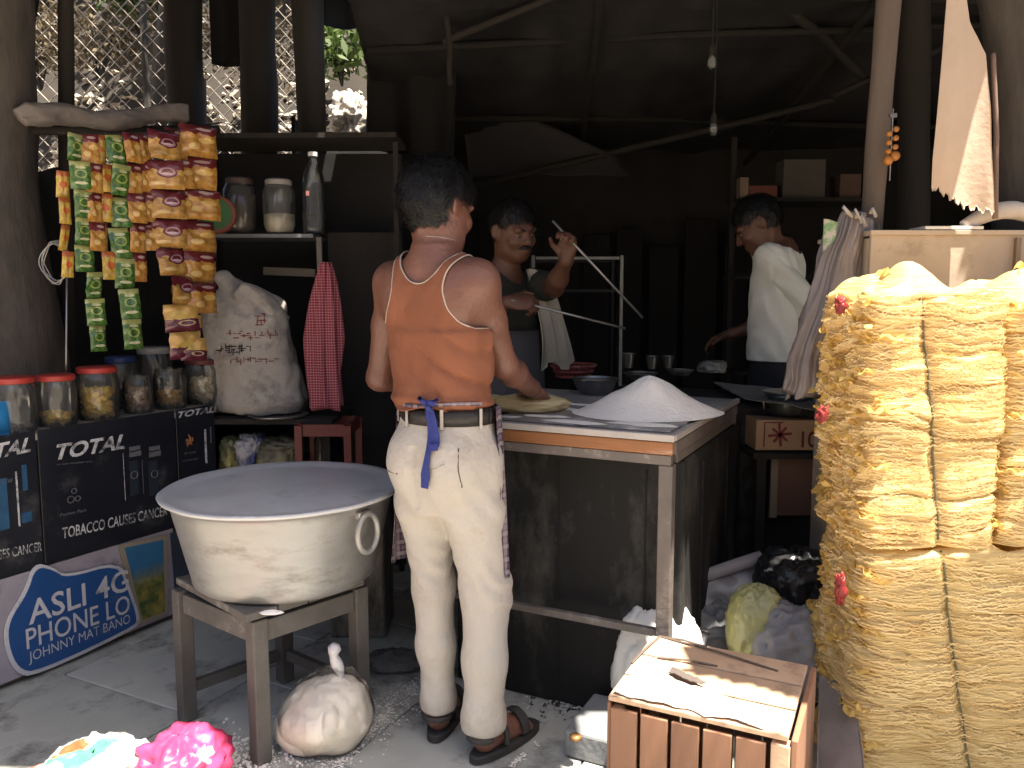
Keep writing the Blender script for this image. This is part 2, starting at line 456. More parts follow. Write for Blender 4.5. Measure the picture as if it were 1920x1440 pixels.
def hair_cap(name, parent, material, c, M, s, hairline, n, length, lift, flow, seed, grow=.010, h=.006):
    F = Field(c - .17, c + .17, h)
    F.ell(c + M @ (np.array((0, -.012, .024)) * s), tuple(np.array((.077, .096, .094)) * s + grow), M, .01)
    F.warp(lambda p: -.006 * fbm(p * 45, 2) - .003 * fbm(p * 120, 2))
    v, f = F.mesh(); loc = (v - c) @ M / s
    vv, ff, _ = cut(v, f, hairline(loc))
    Nn = vnormals(v, f); keep = hairline(loc) > -.004
    sv, sf = strands(v[keep], Nn[keep], M, c, n, length, lift, flow, seed)
    m = mbof(vv, ff); m.add(sv, sf)
    return add(name, m, material, parent, smooth=True)

# ------------------------------------------------------------------ skin, hair and cloth
M_skin = mat('skin_brown', (.182, .082, .058), (.110, .047, .033), rough=.42, scale=7, bump=.22, bscale=90, sss=.12, spec=.45)
M_skin2 = mat('skin_dark', (.14, .064, .040), (.10, .045, .028), rough=.5, scale=9, bump=.1, bscale=120, sss=.08)
M_hair = mat('hair_black', (.012, .011, .011), (.006, .0055, .0055), rough=.5, scale=30, bump=0)
M_tank = mat('rust_cotton', (.245, .098, .057), (.18, .070, .040), rough=.92, scale=5, bump=.3, bscale=260, spec=.15)
M_pipe = mat('cream_piping', (.50, .41, .33), rough=.9, bump=.2, bscale=300)
M_trou = mat('cream_trousers', (.475, .438, .395), (.40, .362, .322), rough=.93, scale=4, bump=.35, bscale=70, spec=.12, dirt=(.36, .31, .26), dscale=6, damt=.22)
M_belt = mat('black_leather', (.028, .024, .022), (.016, .014, .013), rough=.45, scale=30, bump=.3, bscale=90)
M_blue = mat('blue_tape', (.032, .045, .22), (.022, .03, .15), rough=.85, scale=14, bump=.3, bscale=220)
M_sandal = mat('dark_rubber', (.045, .042, .040), (.028, .026, .025), rough=.7, scale=20, bump=.2)

def torso_stations(w=1.0, d=1.0, dz=0.0):
    return [(.80 + dz, 0, .0, .150 * w, .115 * d), (.90 + dz, 0, -.008, .158 * w, .122 * d), (.98 + dz, 0, .004, .142 * w, .104 * d), (1.06 + dz, 0, .008, .134 * w, .096 * d),
            (1.16 + dz, 0, .002, .148 * w, .102 * d), (1.26 + dz, 0, -.004, .160 * w, .104 * d), (1.33 + dz, 0, -.006, .150 * w, .092 * d), (1.39 + dz, 0, -.008, .085 * w, .062 * d), (1.43 + dz, 0, -.004, .058 * w, .056 * d)]
def body_field(S, h, arms=True, legs=True, hands=True, head=True, off=0.0):
    """S: dict of joints in world space"""
    pts = np.array([S[k] for k in S['pts']])
    F = Field(pts.min(0) - .16, pts.max(0) + .17, h)
    yaw = S['yaw']; org = S['chest']
    F.loft(org, yaw, S['torso'], .03, off)
    M = rotm(yaw)
    zs = S['sR'][2]
    for k in ('R', 'L'):
        e = 1 if k == 'R' else -1; sh = np.array(S['s' + k])
        nb = np.array((org[0], org[1], S['neck'][2] - .02)) + M @ np.array((e * .03, -.02, 0))
        F.cone(nb, sh - ZX * .006, .045 + off, .040 + off, .05)                              # trapezius and collar
        F.ell(sh * .62 + np.array((*org[:2], zs - .12)) * .38 + M @ np.array((0, -.05, .0)), (.06 + off, .040 + off, .085 + off), M, .03)   # shoulder blade
        F.cone(sh, sh * .8 + np.array((*org[:2], zs - .22)) * .2, .048 + off, .046 + off, .04)
    F.cone(S['neck'], S['head'] + S['HM'] @ np.array((0, -.02, -.05)), .057 + off, .053 + off, .035)
    if head: head_field(F, S['head'], S['HM'], S.get('hs', 1.0))
    if arms:
        for k in ('R', 'L'):
            sh, el, wr = [np.array(S[a + k]) for a in 'sew']
            F.cone(sh - ZX * .006, sh * .55 + el * .45, .049, .044, .04); F.cone(sh * .55 + el * .45, el, .044, .037, .02)
            F.cone(el, el * .68 + wr * .32, .038, .040, .02); F.cone(el * .68 + wr * .32, wr, .040, .025, .02)
            if hands: hand_field(F, wr, S['hd' + k], S['hn' + k], 1 if k == 'R' else -1, S.get('curl', .4))
    if legs:
        for k in ('R', 'L'):
            hp, kn, an = [np.array(S[a + k]) for a in ('h', 'k', 'a')]
            F.cone(hp, kn, .074, .05, .03); F.cone(kn, kn * .65 + an * .35, .05, .05, .02); F.cone(kn * .65 + an * .35, an, .05, .034, .02)
            foot_field(F, an, S['heel' + k], S['toe' + k])
    return F
def local(S, v): return (np.asarray(v) - np.array((S['chest'][0], S['chest'][1], 0))) @ rotm(S['yaw'])
def strip(name, pts, nrm, w, material, parent, t=.0025):
    """ribbon along a polyline lying on surface normals"""
    pts = np.asarray(pts, float); nrm = np.asarray(nrm, float); T = np.gradient(pts, axis=0); T /= np.linalg.norm(T, axis=1)[:, None]
    sd = np.cross(T, nrm); sd /= np.linalg.norm(sd, axis=1)[:, None]
    w = np.asarray(w) if np.ndim(w) else np.full(len(pts), w)
    A = np.stack([pts - sd * w[:, None] / 2, pts, pts + sd * w[:, None] / 2], 1)
    A[:, 1] += nrm * .0015
    return add(name, MB().sheet(A, t), material, parent, smooth=False)

# ------------------------------------------------------------------ the man at the dough table, seen from behind
def man_front():
    yaw = R(31); chest = np.array((-.205, 2.235, 0.)); RM = rotm(yaw)
    S = dict(yaw=yaw, chest=chest, torso=[(z, r, f, w * (.84 if z < 1.0 else 1), d * (.86 if z < 1.0 else 1)) for z, r, f, w, d in torso_stations(.90, .95)], neck=np.array((-.203, 2.235, 1.405)),
             head=np.array((-.205, 2.262, 1.548)), HM=rotm(R(40), R(14), R(-4)),
             sR=np.array((-.092, 2.165, 1.346)), sL=np.array((-.338, 2.313, 1.346)),
             eR=np.array((-.022, 2.30, 1.105)), eL=np.array((-.392, 2.365, 1.062)),
             wR=np.array((.062, 2.52, 1.012)), wL=np.array((-.215, 2.55, 1.025)),
             hdR=(.35, .75, -.42), hnR=(.2, .3, .9), hdL=(.7, .6, -.3), hnL=(0, .3, .95), curl=.5,
             hR=np.array((-.112, 2.19, .86)), hL=np.array((-.255, 2.265, .86)),
             kR=np.array((-.078, 2.20, .46)), kL=np.array((-.232, 2.30, .46)),
             aR=np.array((-.078, 2.165, .095)), aL=np.array((-.218, 2.275, .095)),
             heelR=np.array((-.098, 2.125, .022)), toeR=np.array((.060, 2.305, .022)), heelL=np.array((-.226, 2.235, .022)), toeL=np.array((-.178, 2.47, .022)),
             pts=['head', 'sR', 'sL', 'eR', 'eL', 'wR', 'wL', 'heelR', 'toeR', 'heelL', 'toeL'])
    rt = root('person', 'person in a rust tank top and cream trousers working at the dough table, back turned', 'person', (-.17, 2.22, 0))
    F = body_field(S, .0052)
    F.warp(lambda p: (lambda q: .007 * np.exp(-(q[:, 0] / .018) ** 2) * (q[:, 1] < -.02) * np.clip((q[:, 2] - .95) / .1, 0, 1) * np.clip((1.38 - q[:, 2]) / .05, 0, 1))(local(S, p)))
    v, f = F.mesh(); v = relax(v, f, 1)
    body = addnp('body', v, f, M_skin, rt)
    # tank top
    T = body_field(S, .0055, arms=False, legs=False, hands=False, head=False, off=.007)
    st = [(.97, 0, 0, .139, .112), (1.005, 0, .0, .143, .116), (1.035, 0, .002, .140, .113), (1.07, 0, .004, .133, .106), (1.12, 0, .004, .136, .106), (1.2, 0, 0, .144, .104)]
    T.loft(chest + np.array((.008, -.005, 0)), yaw, st, .03)
    def folds(p):
        q = local(S, p); r, fo, u = q[:, 0], q[:, 1], q[:, 2]
        lo = np.clip((1.24 - u) / .12, 0, 1)
        a = (r * .85 + (u - 1.1) * .8) * 78 + 2.6 * fbm(p * 6, 2)
        b = u * 150 + 3 * fbm(p * 9, 2)
        g = np.clip((1.05 - u) / .06, 0, 1)
        fr = -np.exp(-(np.sin(a * .5) / .42) ** 2) + .3
        return -.019 * fr * (.55 + .45 * fbm(p * 5 + 8, 2)) * lo * np.clip((r + .16) / .2, .3, 1) * (1 - g * .5) - .010 * np.sin(b) * g - .014 * fbm(p * np.array((11, 11, 7)), 3)
    T.warp(folds)
    tv, tf = T.mesh(); tv = relax(tv, tf, 2); q = local(S, tv); r, fo, u = q[:, 0], q[:, 1], q[:, 2]
    ar = np.abs(r - .002)
    hw = np.interp(u, [1.10, 1.205, 1.215, 1.235, 1.27, 1.32, 1.36, 1.40, 1.45], [.5, .30, .150, .118, .094, .080, .087, .102, .118])
    neck = np.where(fo < .02, 1.335, 1.27) + (ar / .078) ** 2 * np.where(fo < .02, .062, .125)
    hem = .999 + .006 * np.sin(r * 40)
    g = np.minimum(np.minimum(hw - ar, neck - u), u - hem)
    cv, cf, loops = cut(tv, tf, g)
    tank = add('tank_top', mbof(cv, cf), M_tank, rt, smooth=True)
    so = tank.modifiers.new('thick', 'SOLIDIFY'); so.thickness = .003; so.offset = 0
    for lp in loops:
        lp = smooth_loop(lp, 10)
        if lp[:, 2].mean() < 1.0 or len(lp) < 30: continue
        add('piping', MB().tube(np.concatenate([lp, lp[:1]]), .0024, 6, False), M_pipe, tank, smooth=True)
    # trousers
    lo = np.array((-.48, 1.98, .02)); hi = np.array((.12, 2.52, 1.02))
    Q = Field(lo, hi, .0055); pel = np.array((-.182, 2.228, 0))
    Q.loft(pel, yaw, [(.70, 0, -.0, .122, .105), (.76, 0, -.010, .138, .118), (.84, 0, -.016, .147, .124), (.90, 0, -.012, .143, .119), (.955, 0, .0, .135, .107), (.990, 0, .0, .133, .106)], .03)
    for k, hp, kn, hm in (('R', (-.108, 2.188, .78), (-.075, 2.20, .46), (-.080, 2.163, .085)), ('L', (-.248, 2.267, .78), (-.232, 2.285, .46), (-.218, 2.268, .088))):
        hp, kn, hm = map(np.array, (hp, kn, hm)); mid = kn * .5 + hm * .5
        Q.chain([hp + ZX * .06, hp - ZX * .08, kn, mid, hm + ZX * .03, hm], [.082, .081, .070 if k == 'R' else .061, .061 if k == 'R' else .054, .057 if k == 'R' else .049, .057 if k == 'R' else .049], .035)
    for e in (-1, 1): Q.ell(pel + RM @ np.array((e * .064, -.078, .845)), (.066, .050, .075), RM, .05)
    Q.put((-.6, 1.9, -.1), (.2, 2.6, .12), lambda X, Y, Z: Z - .080 + 0 * X + 0 * Y, .004, True)
    def tfold(p):
        z = p[:, 2]
        a = .0034 * np.sin(z * 70 + (p[:, 0] * 55 - p[:, 1] * 20) + 9 * fbm(p * 6, 2)) * (np.exp(-((z - .50) / .09) ** 2) * 1.1 + np.exp(-((z - .14) / .05) ** 2) * .7 + .12)
        s = .0026 * np.sin((p[:, 0] * 1.2 + (z - .8) * .9) * 70 + 3 * fbm(p * 6, 2)) * np.exp(-((z - .74) / .08) ** 2)
        k2 = (np.exp(-((z - .48) / .07) ** 2) + .8 * np.exp(-((z - .70) / .06) ** 2) + .6 * np.exp(-((z - .16) / .06) ** 2)) * (1 - 2 * np.abs(fbm(p * np.array((5, 5, 15)) + 3, 2)))
        return a * .8 + s + .0035 * k2 - .005 * fbm(p * np.array((9, 9, 4)), 3) + .006 * np.exp(-((local(S, p)[:, 0] - .0) / .014) ** 2) * ((z > .72) & (z < .9))
    Q.warp(tfold)
    qv, qf = Q.mesh(); qv = relax(qv, qf, 1)
    trs = addnp('trousers', qv, qf, M_trou, rt)
    def ring(z, off, a0, a1, n=48, rr=.136, rf=.108):
        th = np.linspace(a0, a1, n); N = np.stack([np.cos(th), np.sin(th), 0 * th], 1)
        p = np.stack([(rr + off) * np.cos(th), (rf + off) * np.sin(th), 0 * th + z], 1)
        return np.array((pel[0], pel[1], 0)) + p @ RM.T, N @ RM.T
    # back pocket, pocket slit
    def on_back(r, u):                     # a spot on the seat of the trousers
        q = local(S, qv); j = np.argmin((q[:, 0] - r) ** 2 + (q[:, 2] - u) ** 2 + 10 * (q[:, 1] > -.05)); return qv[j]
    QN = vnormals(qv, qf)
    def seam(name, ru, m, rad=.0022):
        pts = []
        for r_, u_ in ru:
            q = local(S, qv); j = np.argmin((q[:, 0] - r_) ** 2 + (q[:, 2] - u_) ** 2 + 10 * (q[:, 1] > -.02)); pts.append(qv[j] + QN[j] * .0012)
        pts = np.array(pts); t = np.linspace(0, len(pts) - 1, 18)
        pts = np.stack([np.interp(t, np.arange(len(pts)), pts[:, i]) for i in range(3)], 1); pts = np.concatenate([pts[:1], smooth_loop(pts, 3)[1:-1], pts[-1:]])
        add(name, MB().tube(pts, rad, 5), m, trs, smooth=True)
    M_seam = mat('dark_stitch', (.12, .10, .08), rough=.9, bump=0)
    seam('pocket_edge', [(-.12, .83), (-.085, .822), (-.045, .818)], M_seam, .0016)
    seam('pocket_edge', [(.135, .90), (.142, .85), (.146, .80)], M_seam, .0018)
    seam('pocket_edge', [(.045, .835), (.085, .845), (.11, .862)], M_trou, .0018)
    # belt with loops
    bp, bn = ring(.977, .005, 0, 2 * math.pi, 80)
    A = np.stack([bp - ZX * .022, bp + bn * .003, bp + ZX * .022], 1)
    belt = add('belt', MB().grid(np.transpose(A, (1, 0, 2))), M_belt, rt, smooth=True)
    so = belt.modifiers.new('thick', 'SOLIDIFY'); so.thickness = .004
    for th in (-1.15, -1.95, -2.75, -.35):
        p, n_ = ring(.977, .012, th - .030, th + .030, 3)
        A = np.stack([p - ZX * .028, p + ZX * .026], 0); add('belt_loop', MB().sheet(A, .003), M_trou, trs)
    # apron: sheet round the front, its right edge seen beside the hip, and the blue tie
    th = np.linspace(R(4), R(198), 60); U = np.linspace(0, 1, 26); rows = []
    for u_ in U:
        z = 1.0 - .46 * u_; fl = .014 + .030 * u_
        rr = .139 + fl + .006 * np.sin(th * 17 + 4 * u_); rf = .114 + fl * .8 + .006 * np.sin(th * 17 + 1)
        e0 = th.copy(); e0[:] = th + np.where(th < .6, (.6 - th) * .16 * u_, 0)
        p = np.stack([rr * np.cos(e0), rf * np.sin(e0), 0 * th + z - .02 * np.cos(th * 2) * u_], 1)
        rows.append(np.array((pel[0], pel[1], 0)) + p @ RM.T)
    M_apron = checker('checked_apron', (.16, .12, .15), (.055, .04, .06), (.30, .25, .27), 55)
    ap = add('apron', MB().sheet(np.array(rows), .002), M_apron, rt, smooth=True)
    tie_p, tie_n = ring(1.022, .014, R(-205), R(-20), 40, .139, .113)
    tie_p[:, 2] += .005 * np.sin(np.linspace(0, 9, 40)) - .008
    strip('apron_tie', tie_p, tie_n, .007, M_apron, ap)
    def back_pt(r, u, off=.004):
        q = local(S, np.concatenate([qv, tv])); allv = np.concatenate([qv, tv]); m = (np.abs(q[:, 0] - r) < .012) & (np.abs(q[:, 2] - u) < .012)
        if not m.any(): m = (np.abs(q[:, 0] - r) < .03) & (np.abs(q[:, 2] - u) < .03)
        j = np.where(m)[0][np.argmin(q[m][:, 1])]; return allv[j] - RM[:, 1] * off
    bk = -RM[:, 1]
    for pth, w in ((((-.02, 1.015), (-.024, .95), (-.030, .90), (-.034, .86), (-.036, .82), (-.032, .785)), (.010, .012, .013, .016, .026, .020)),
                   (((-.016, 1.015), (-.008, .965), (.000, .935), (.006, .905)), (.012, .018, .022, .022))):
        pts = np.array([back_pt(a + .085, b, .009) for a, b in pth]); t = np.linspace(0, len(pts) - 1, 22)
        w2 = np.interp(t, np.arange(len(w)), w)
        pts = np.stack([np.interp(t, np.arange(len(pts)), pts[:, i]) for i in range(3)], 1)
        pts[1:-1] = smooth_loop(pts, 3)[1:-1]
        strip('tie_end', pts, np.tile(bk, (22, 1)), w2 * 1.15, M_blue, ap)
    kp = back_pt(.068, 1.016, .012)
    kn = MB()
    for a, l in ((.4, .030), (2.7, .032), (5.2, .018)):
        d = RM[:, 0] * math.cos(a) + ZX * math.sin(a)
        kn.tube([kp, kp + d * l * .5 + bk * .012, kp + d * l + bk * .004, kp + d * l * .4 + bk * .002 - ZX * .006, kp], .0065, 7)
    add('tie_knot', kn, M_blue, ap, smooth=True)
    # sandals
    for k in ('R', 'L'):
        he, to = S['heel' + k], S['toe' + k]; d = to - he; L = np.linalg.norm(d); d = d / L; l = np.array((d[1], -d[0], 0.))
        t = np.linspace(0, 2 * math.pi, 36, endpoint=False); x = (np.cos(t) * .5 + .5); wdt = .043 + .010 * (x - .3)
        op = he[None] - d * .022 + d * ((L + .04) * x)[:, None] + l * (np.sign(np.sin(t)) * np.abs(np.sin(t)) ** .75 * wdt)[:, None]
        op[:, 2] = 0
        m = MB(); rows = [op + ZX * .002, op + ZX * .020, (op - op.mean(0)) * .96 + op.mean(0) + ZX * .023]
        m.grid(np.array(rows), True); m.f.append(tuple(range(72, 108))); m.f.append(tuple(range(35, -1, -1)))
        sd = add('sandal', m, M_sandal, rt, bevel=0)
        for fr, wd, hgt in ((.66, .03, .072), (.30, .016, .06)):
            a = np.linspace(0, math.pi, 16); c = he + d * L * fr; hw_ = .047 if fr > .5 else .046
            pts = c + l * (np.cos(a) * hw_)[:, None] + ZX * (.015 + np.sin(a) * hgt * .75)[:, None] + d * ((.0 if fr > .5 else .02) * np.sin(a))[:, None]
            nn = l * np.cos(a)[:, None] + ZX * np.sin(a)[:, None]
            strip('strap', pts, nn, wd, M_sandal, sd, .004)
        a = np.linspace(0, math.pi, 14); c = he + d * .02
        pts = c + l * (np.cos(a) * .042)[:, None] - d * (np.sin(a) * .040)[:, None] + ZX * .05
        strip('strap', pts, l * np.cos(a)[:, None] - d * np.sin(a)[:, None], .014, M_sandal, sd, .004)
    # hair
    def line(q):
        r, fo, u = q.T
        nape = u + .068 - .010 * np.cos(r * 40)
        front = np.where(fo > .02, u - (.02 + (fo - .02) * .62), 1)
        ear = np.sqrt(((fo + .006) / .034) ** 2 + ((u + .012) / .046) ** 2) - 1
        ear = np.where(np.abs(r) > .05, ear * .04, 1); side = np.where((np.abs(r) > .055) & (fo > -.012), u - .004, 1)
        return np.minimum(np.minimum(nape, front), np.minimum(ear, side))
    HM = S['HM']
    flow = lambda p, n: (np.tile(-HM[:, 2] * .8 - HM[:, 1] * .15, (len(p), 1)) + .5 * HM[:, 0] * np.sin(40 * (p[:, 2:3] - 1.5)))
    hair_cap('hair', rt, M_hair, S['head'], HM, 1.0, line, 15000, .034, .010, flow, 3, grow=.010)
    # thread round the neck
    n0 = S['neck'] + (S['head'] - S['neck']) * .28; a = np.linspace(0, 2 * math.pi, 40)
    nk = n0 + RM[:, 0] * (np.cos(a) * .064)[:, None] + RM[:, 1] * (np.sin(a) * .066)[:, None] + ZX * (.012 * -np.sin(a) + .006)[:, None]
    add('neck_thread', MB().tube(nk, .0013, 5, False), mat('thread', (.34, .29, .26), rough=.6), rt, smooth=True)
    wr = S['wR']; ax = (S['wR'] - S['eR']); ax /= np.linalg.norm(ax); x = np.cross(ax, ZX); x /= np.linalg.norm(x); y = np.cross(ax, x)
    bq = wr - ax * .004 + x * (np.cos(a) * .029)[:, None] + y * (np.sin(a) * .029)[:, None]
    add('bracelet', MB().tube(bq, .003, 6, False), mat('wrist_thread', (.06, .04, .05), rough=.5), rt, smooth=True)
    return S

# ------------------------------------------------------------------ shirts cut from a body
def garment(name, rt, S, off, gfun, m, warp=None, h=.0075, arms=False, thick=.003):
    F = body_field(S, h, arms=arms, legs=False, hands=False, head=False, off=off)
    if arms:
        for k in ('R', 'L'):
            sh, el, wr = [np.array(S[a + k]) for a in 'sew']
            F.cone(sh, el, .07, .062, .03); F.cone(el, el * .4 + wr * .6, .060, .05, .02)
    if warp: F.warp(warp)
    v, f = F.mesh(); v = relax(v, f, 1)
    cv, cf, lp = cut(v, f, gfun(v))
    o = add(name, mbof(cv, cf), m, rt, smooth=True)
    so = o.modifiers.new('thick', 'SOLIDIFY'); so.thickness = thick; so.offset = 0
    return o
def trousers_simple(rt, S, m, top):
    pts = np.array([S['hR'], S['hL'], S['aR'], S['aL']]); Q = Field(pts.min(0) - .2, np.maximum(pts.max(0) + .2, (0, 0, top + .02)), .009)
    c = (S['hR'] + S['hL']) / 2
    Q.loft(c * np.array((1, 1, 0)), S['yaw'], [(.74, 0, 0, .15, .12), (.88, 0, 0, .17, .135), (top, 0, 0, .158, .12)], .03)
    for k in 'RL': Q.chain([S['h' + k], S['k' + k], S['a' + k]], [.092, .07, .062], .03)
    Q.put(Q.lo - .1, (5, 9, .09), lambda X, Y, Z: Z - .06 + 0 * X + 0 * Y, .004, True)
    v, f = Q.mesh(); return addnp('trousers', v, f, m, rt)
def short_hair(rt, S, seed, n=3500, low=-.045):
    def line(q):
        r, fo, u = q.T
        nape = u - low; front = np.where(fo > .02, u - (.02 + (fo - .02) * .60), 1)
        ear = np.where(np.abs(r) > .05, (np.sqrt(((fo + .006) / .034) ** 2 + ((u + .012) / .046) ** 2) - 1) * .04, 1)
        side = np.where((np.abs(r) > .055) & (fo > -.012), u - .006, 1)
        return np.minimum(np.minimum(nape, front), np.minimum(ear, side))
    HM = S['HM']; flow = lambda p, n_: np.tile(-HM[:, 2] * .5 + HM[:, 1] * .4, (len(p), 1))
    return hair_cap('hair', rt, M_hair, S['head'], HM, S.get('hs', 1.0), line, n, .022, .005, flow, seed, grow=.010, h=.008)
def face_bits(rt, S, moustache=True):
    c, M = S['head'], S['HM']; L = lambda r, f, u: c + M @ np.array((r, f, u))
    Mw = mat('eye_white', (.20, .16, .14), rough=.3, bump=0); Mi = mat('eye_dark', (.02, .012, .01), rough=.2, bump=0)
    for e in (-1, 1):
        F = Field(L(e * .032, .086, .0) - .03, L(e * .032, .086, .0) + .03, .003); F.ell(L(e * .032, .083, -.003), (.011, .0125, .0055), M, .002); v, f = F.mesh(); ey = addnp('eye', v, f, Mw, rt)
        F = Field(L(e * .032, .086, .0) - .03, L(e * .032, .086, .0) + .03, .002); F.ell(L(e * .034, .0932, -.005), (.0052, .004, .0045), M, .001); v, f = F.mesh(); addnp('iris', v, f, Mi, ey)
        bw = np.array([L(e * (.012 + .04 * t), .098 - .022 * t * t, .018 + .006 * math.sin(2.6 * t)) for t in np.linspace(0, 1, 8)])
        add('eyebrow', MB().tube(bw, [.003, .0045, .005, .005, .0048, .004, .003, .002], 6), M_hair, rt, smooth=True)
    if moustache:
        for e in (-1, 1):
            mw = np.array([L(e * (.002 + .030 * t), .108 - .016 * t * t, -.048 - .008 * t * t) for t in np.linspace(0, 1, 8)])
            add('moustache', MB().tube(mw, [.006, .007, .007, .0065, .006, .005, .004, .002], 7), M_hair, rt, smooth=True)

def man_back():
    """the cook behind the table, turned to the camera, holding a long skewer"""
    Y = 3.42; head = P(962, 432, Y); yaw = R(180 - 42)
    ch = np.array((P(945, 560, Y + .05)[0], Y + .06, 0.))
    S = dict(yaw=yaw, chest=ch, torso=torso_stations(1.05, 1.05), neck=np.array((ch[0] + .005, Y + .05, 1.41)), head=head, HM=rotm(R(180 - 38), R(16), R(5)), hs=1.02,
             pts=['head', 'sR', 'sL', 'eR', 'eL', 'wR', 'wL', 'heelR', 'heelL', 'toeR', 'toeL'])
    RM = rotm(yaw)
    off = lambda r, f, z: np.array((ch[0], ch[1], 0)) + RM @ np.array((r, f, z))
    S['sR'] = off(.165, .0, 1.36); S['sL'] = off(-.165, .0, 1.36)
    S['eL'] = P(1040, 540, Y - .10); S['wL'] = P(1062, 486, Y - .24)
    S['eR'] = P(905, 600, Y + .02); S['wR'] = P(955, 566, Y - .24)
    S['hdL'] = (.05, -.2, .75); S['hnL'] = (.3, .8, .1); S['hdR'] = (.75, -.25, -.02); S['hnR'] = (-.1, -.7, .6); S['curl'] = .75
    for k, e in (('R', 1), ('L', -1)):
        S['h' + k] = off(e * .085, 0, .88); S['k' + k] = off(e * .09, .01, .47); S['a' + k] = off(e * .09, -.02, .10)
        S['heel' + k] = off(e * .09, -.06, .02); S['toe' + k] = off(e * .11, .18, .02)
    rt = root('person', 'person in a dark shirt with a moustache lifting a long skewer behind the table', 'person', (ch[0], ch[1], 0))
    F = body_field(S, .0065); v, f = F.mesh(); v = relax(v, f, 1); addnp('body', v, f, M_skin2, rt)
    Msh = mat('dark_olive_shirt', (.030, .030, .022), (.020, .020, .016), rough=.9, scale=5, bump=.3, bscale=200)
    def g(v):
        q = local(S, v); ar = np.abs(q[:, 0]); neck = np.where(q[:, 1] > 0, 1.355, 1.40) + (ar / .08) ** 2 * .06
        return np.minimum(neck - q[:, 2], q[:, 2] - .86)
    wr = lambda p: -.005 * fbm(p * 14, 2) - .003 * np.sin(p[:, 2] * 70 + 4 * fbm(p * 6, 2))
    shirt = garment('shirt', rt, S, .010, g, Msh, wr)
    sl = Field(np.minimum(np.minimum(S['sR'], S['sL']), np.minimum(S['eR'], S['eL'])) - .15, np.maximum(np.maximum(S['sR'], S['sL']), np.maximum(S['eR'], S['eL'])) + .15, .008)
    for k in 'RL':
        sl.cone(S['s' + k], S['s' + k] * .35 + S['e' + k] * .65, .070, .064, .02)
    v, f = sl.mesh(); addnp('sleeve', v, f, Msh, shirt)
    trousers_simple(rt, S, mat('dark_trousers', (.03, .03, .034), rough=.9), .95)
    # grey apron and a pale cloth on the shoulder
    Map = mat('grey_apron', (.075, .072, .078), (.055, .053, .058), rough=.9, scale=6, bump=.3, bscale=150)
    th = np.linspace(R(20), R(160), 30); rows = []
    for u_ in np.linspace(0, 1, 20):
        z = 1.16 - .66 * u_; rr = .185 + .02 * u_ + .006 * np.sin(th * 14); p = np.stack([rr * np.cos(th), (.150 + .02 * u_) * np.sin(th), 0 * th + z], 1)
        rows.append(np.array((ch[0], ch[1], 0)) + p @ RM.T)
    add('apron', MB().sheet(np.array(rows), .003), Map, rt, smooth=True)
    Mpc = mat('pale_cloth', (.44, .40, .33), (.34, .31, .25), rough=.95, scale=7, bump=.4, bscale=120)
    rows = []
    for u_ in np.linspace(0, 1, 22):
        z = 1.40 - .40 * u_; a = np.linspace(-.055, .055, 9) * (1 + .9 * u_)
        rows.append([off(-.10 - .09 * u_ + x, .105 + .045 * math.sin(u_ * 2.2) + .012 * math.sin(x * 90), z + .02 * math.sin(x * 40)) for x in a])
    add('shoulder_cloth', MB().sheet(np.array(rows), .005), Mpc, rt, smooth=True)
    short_hair(rt, S, 11); face_bits(rt, S)
    return S

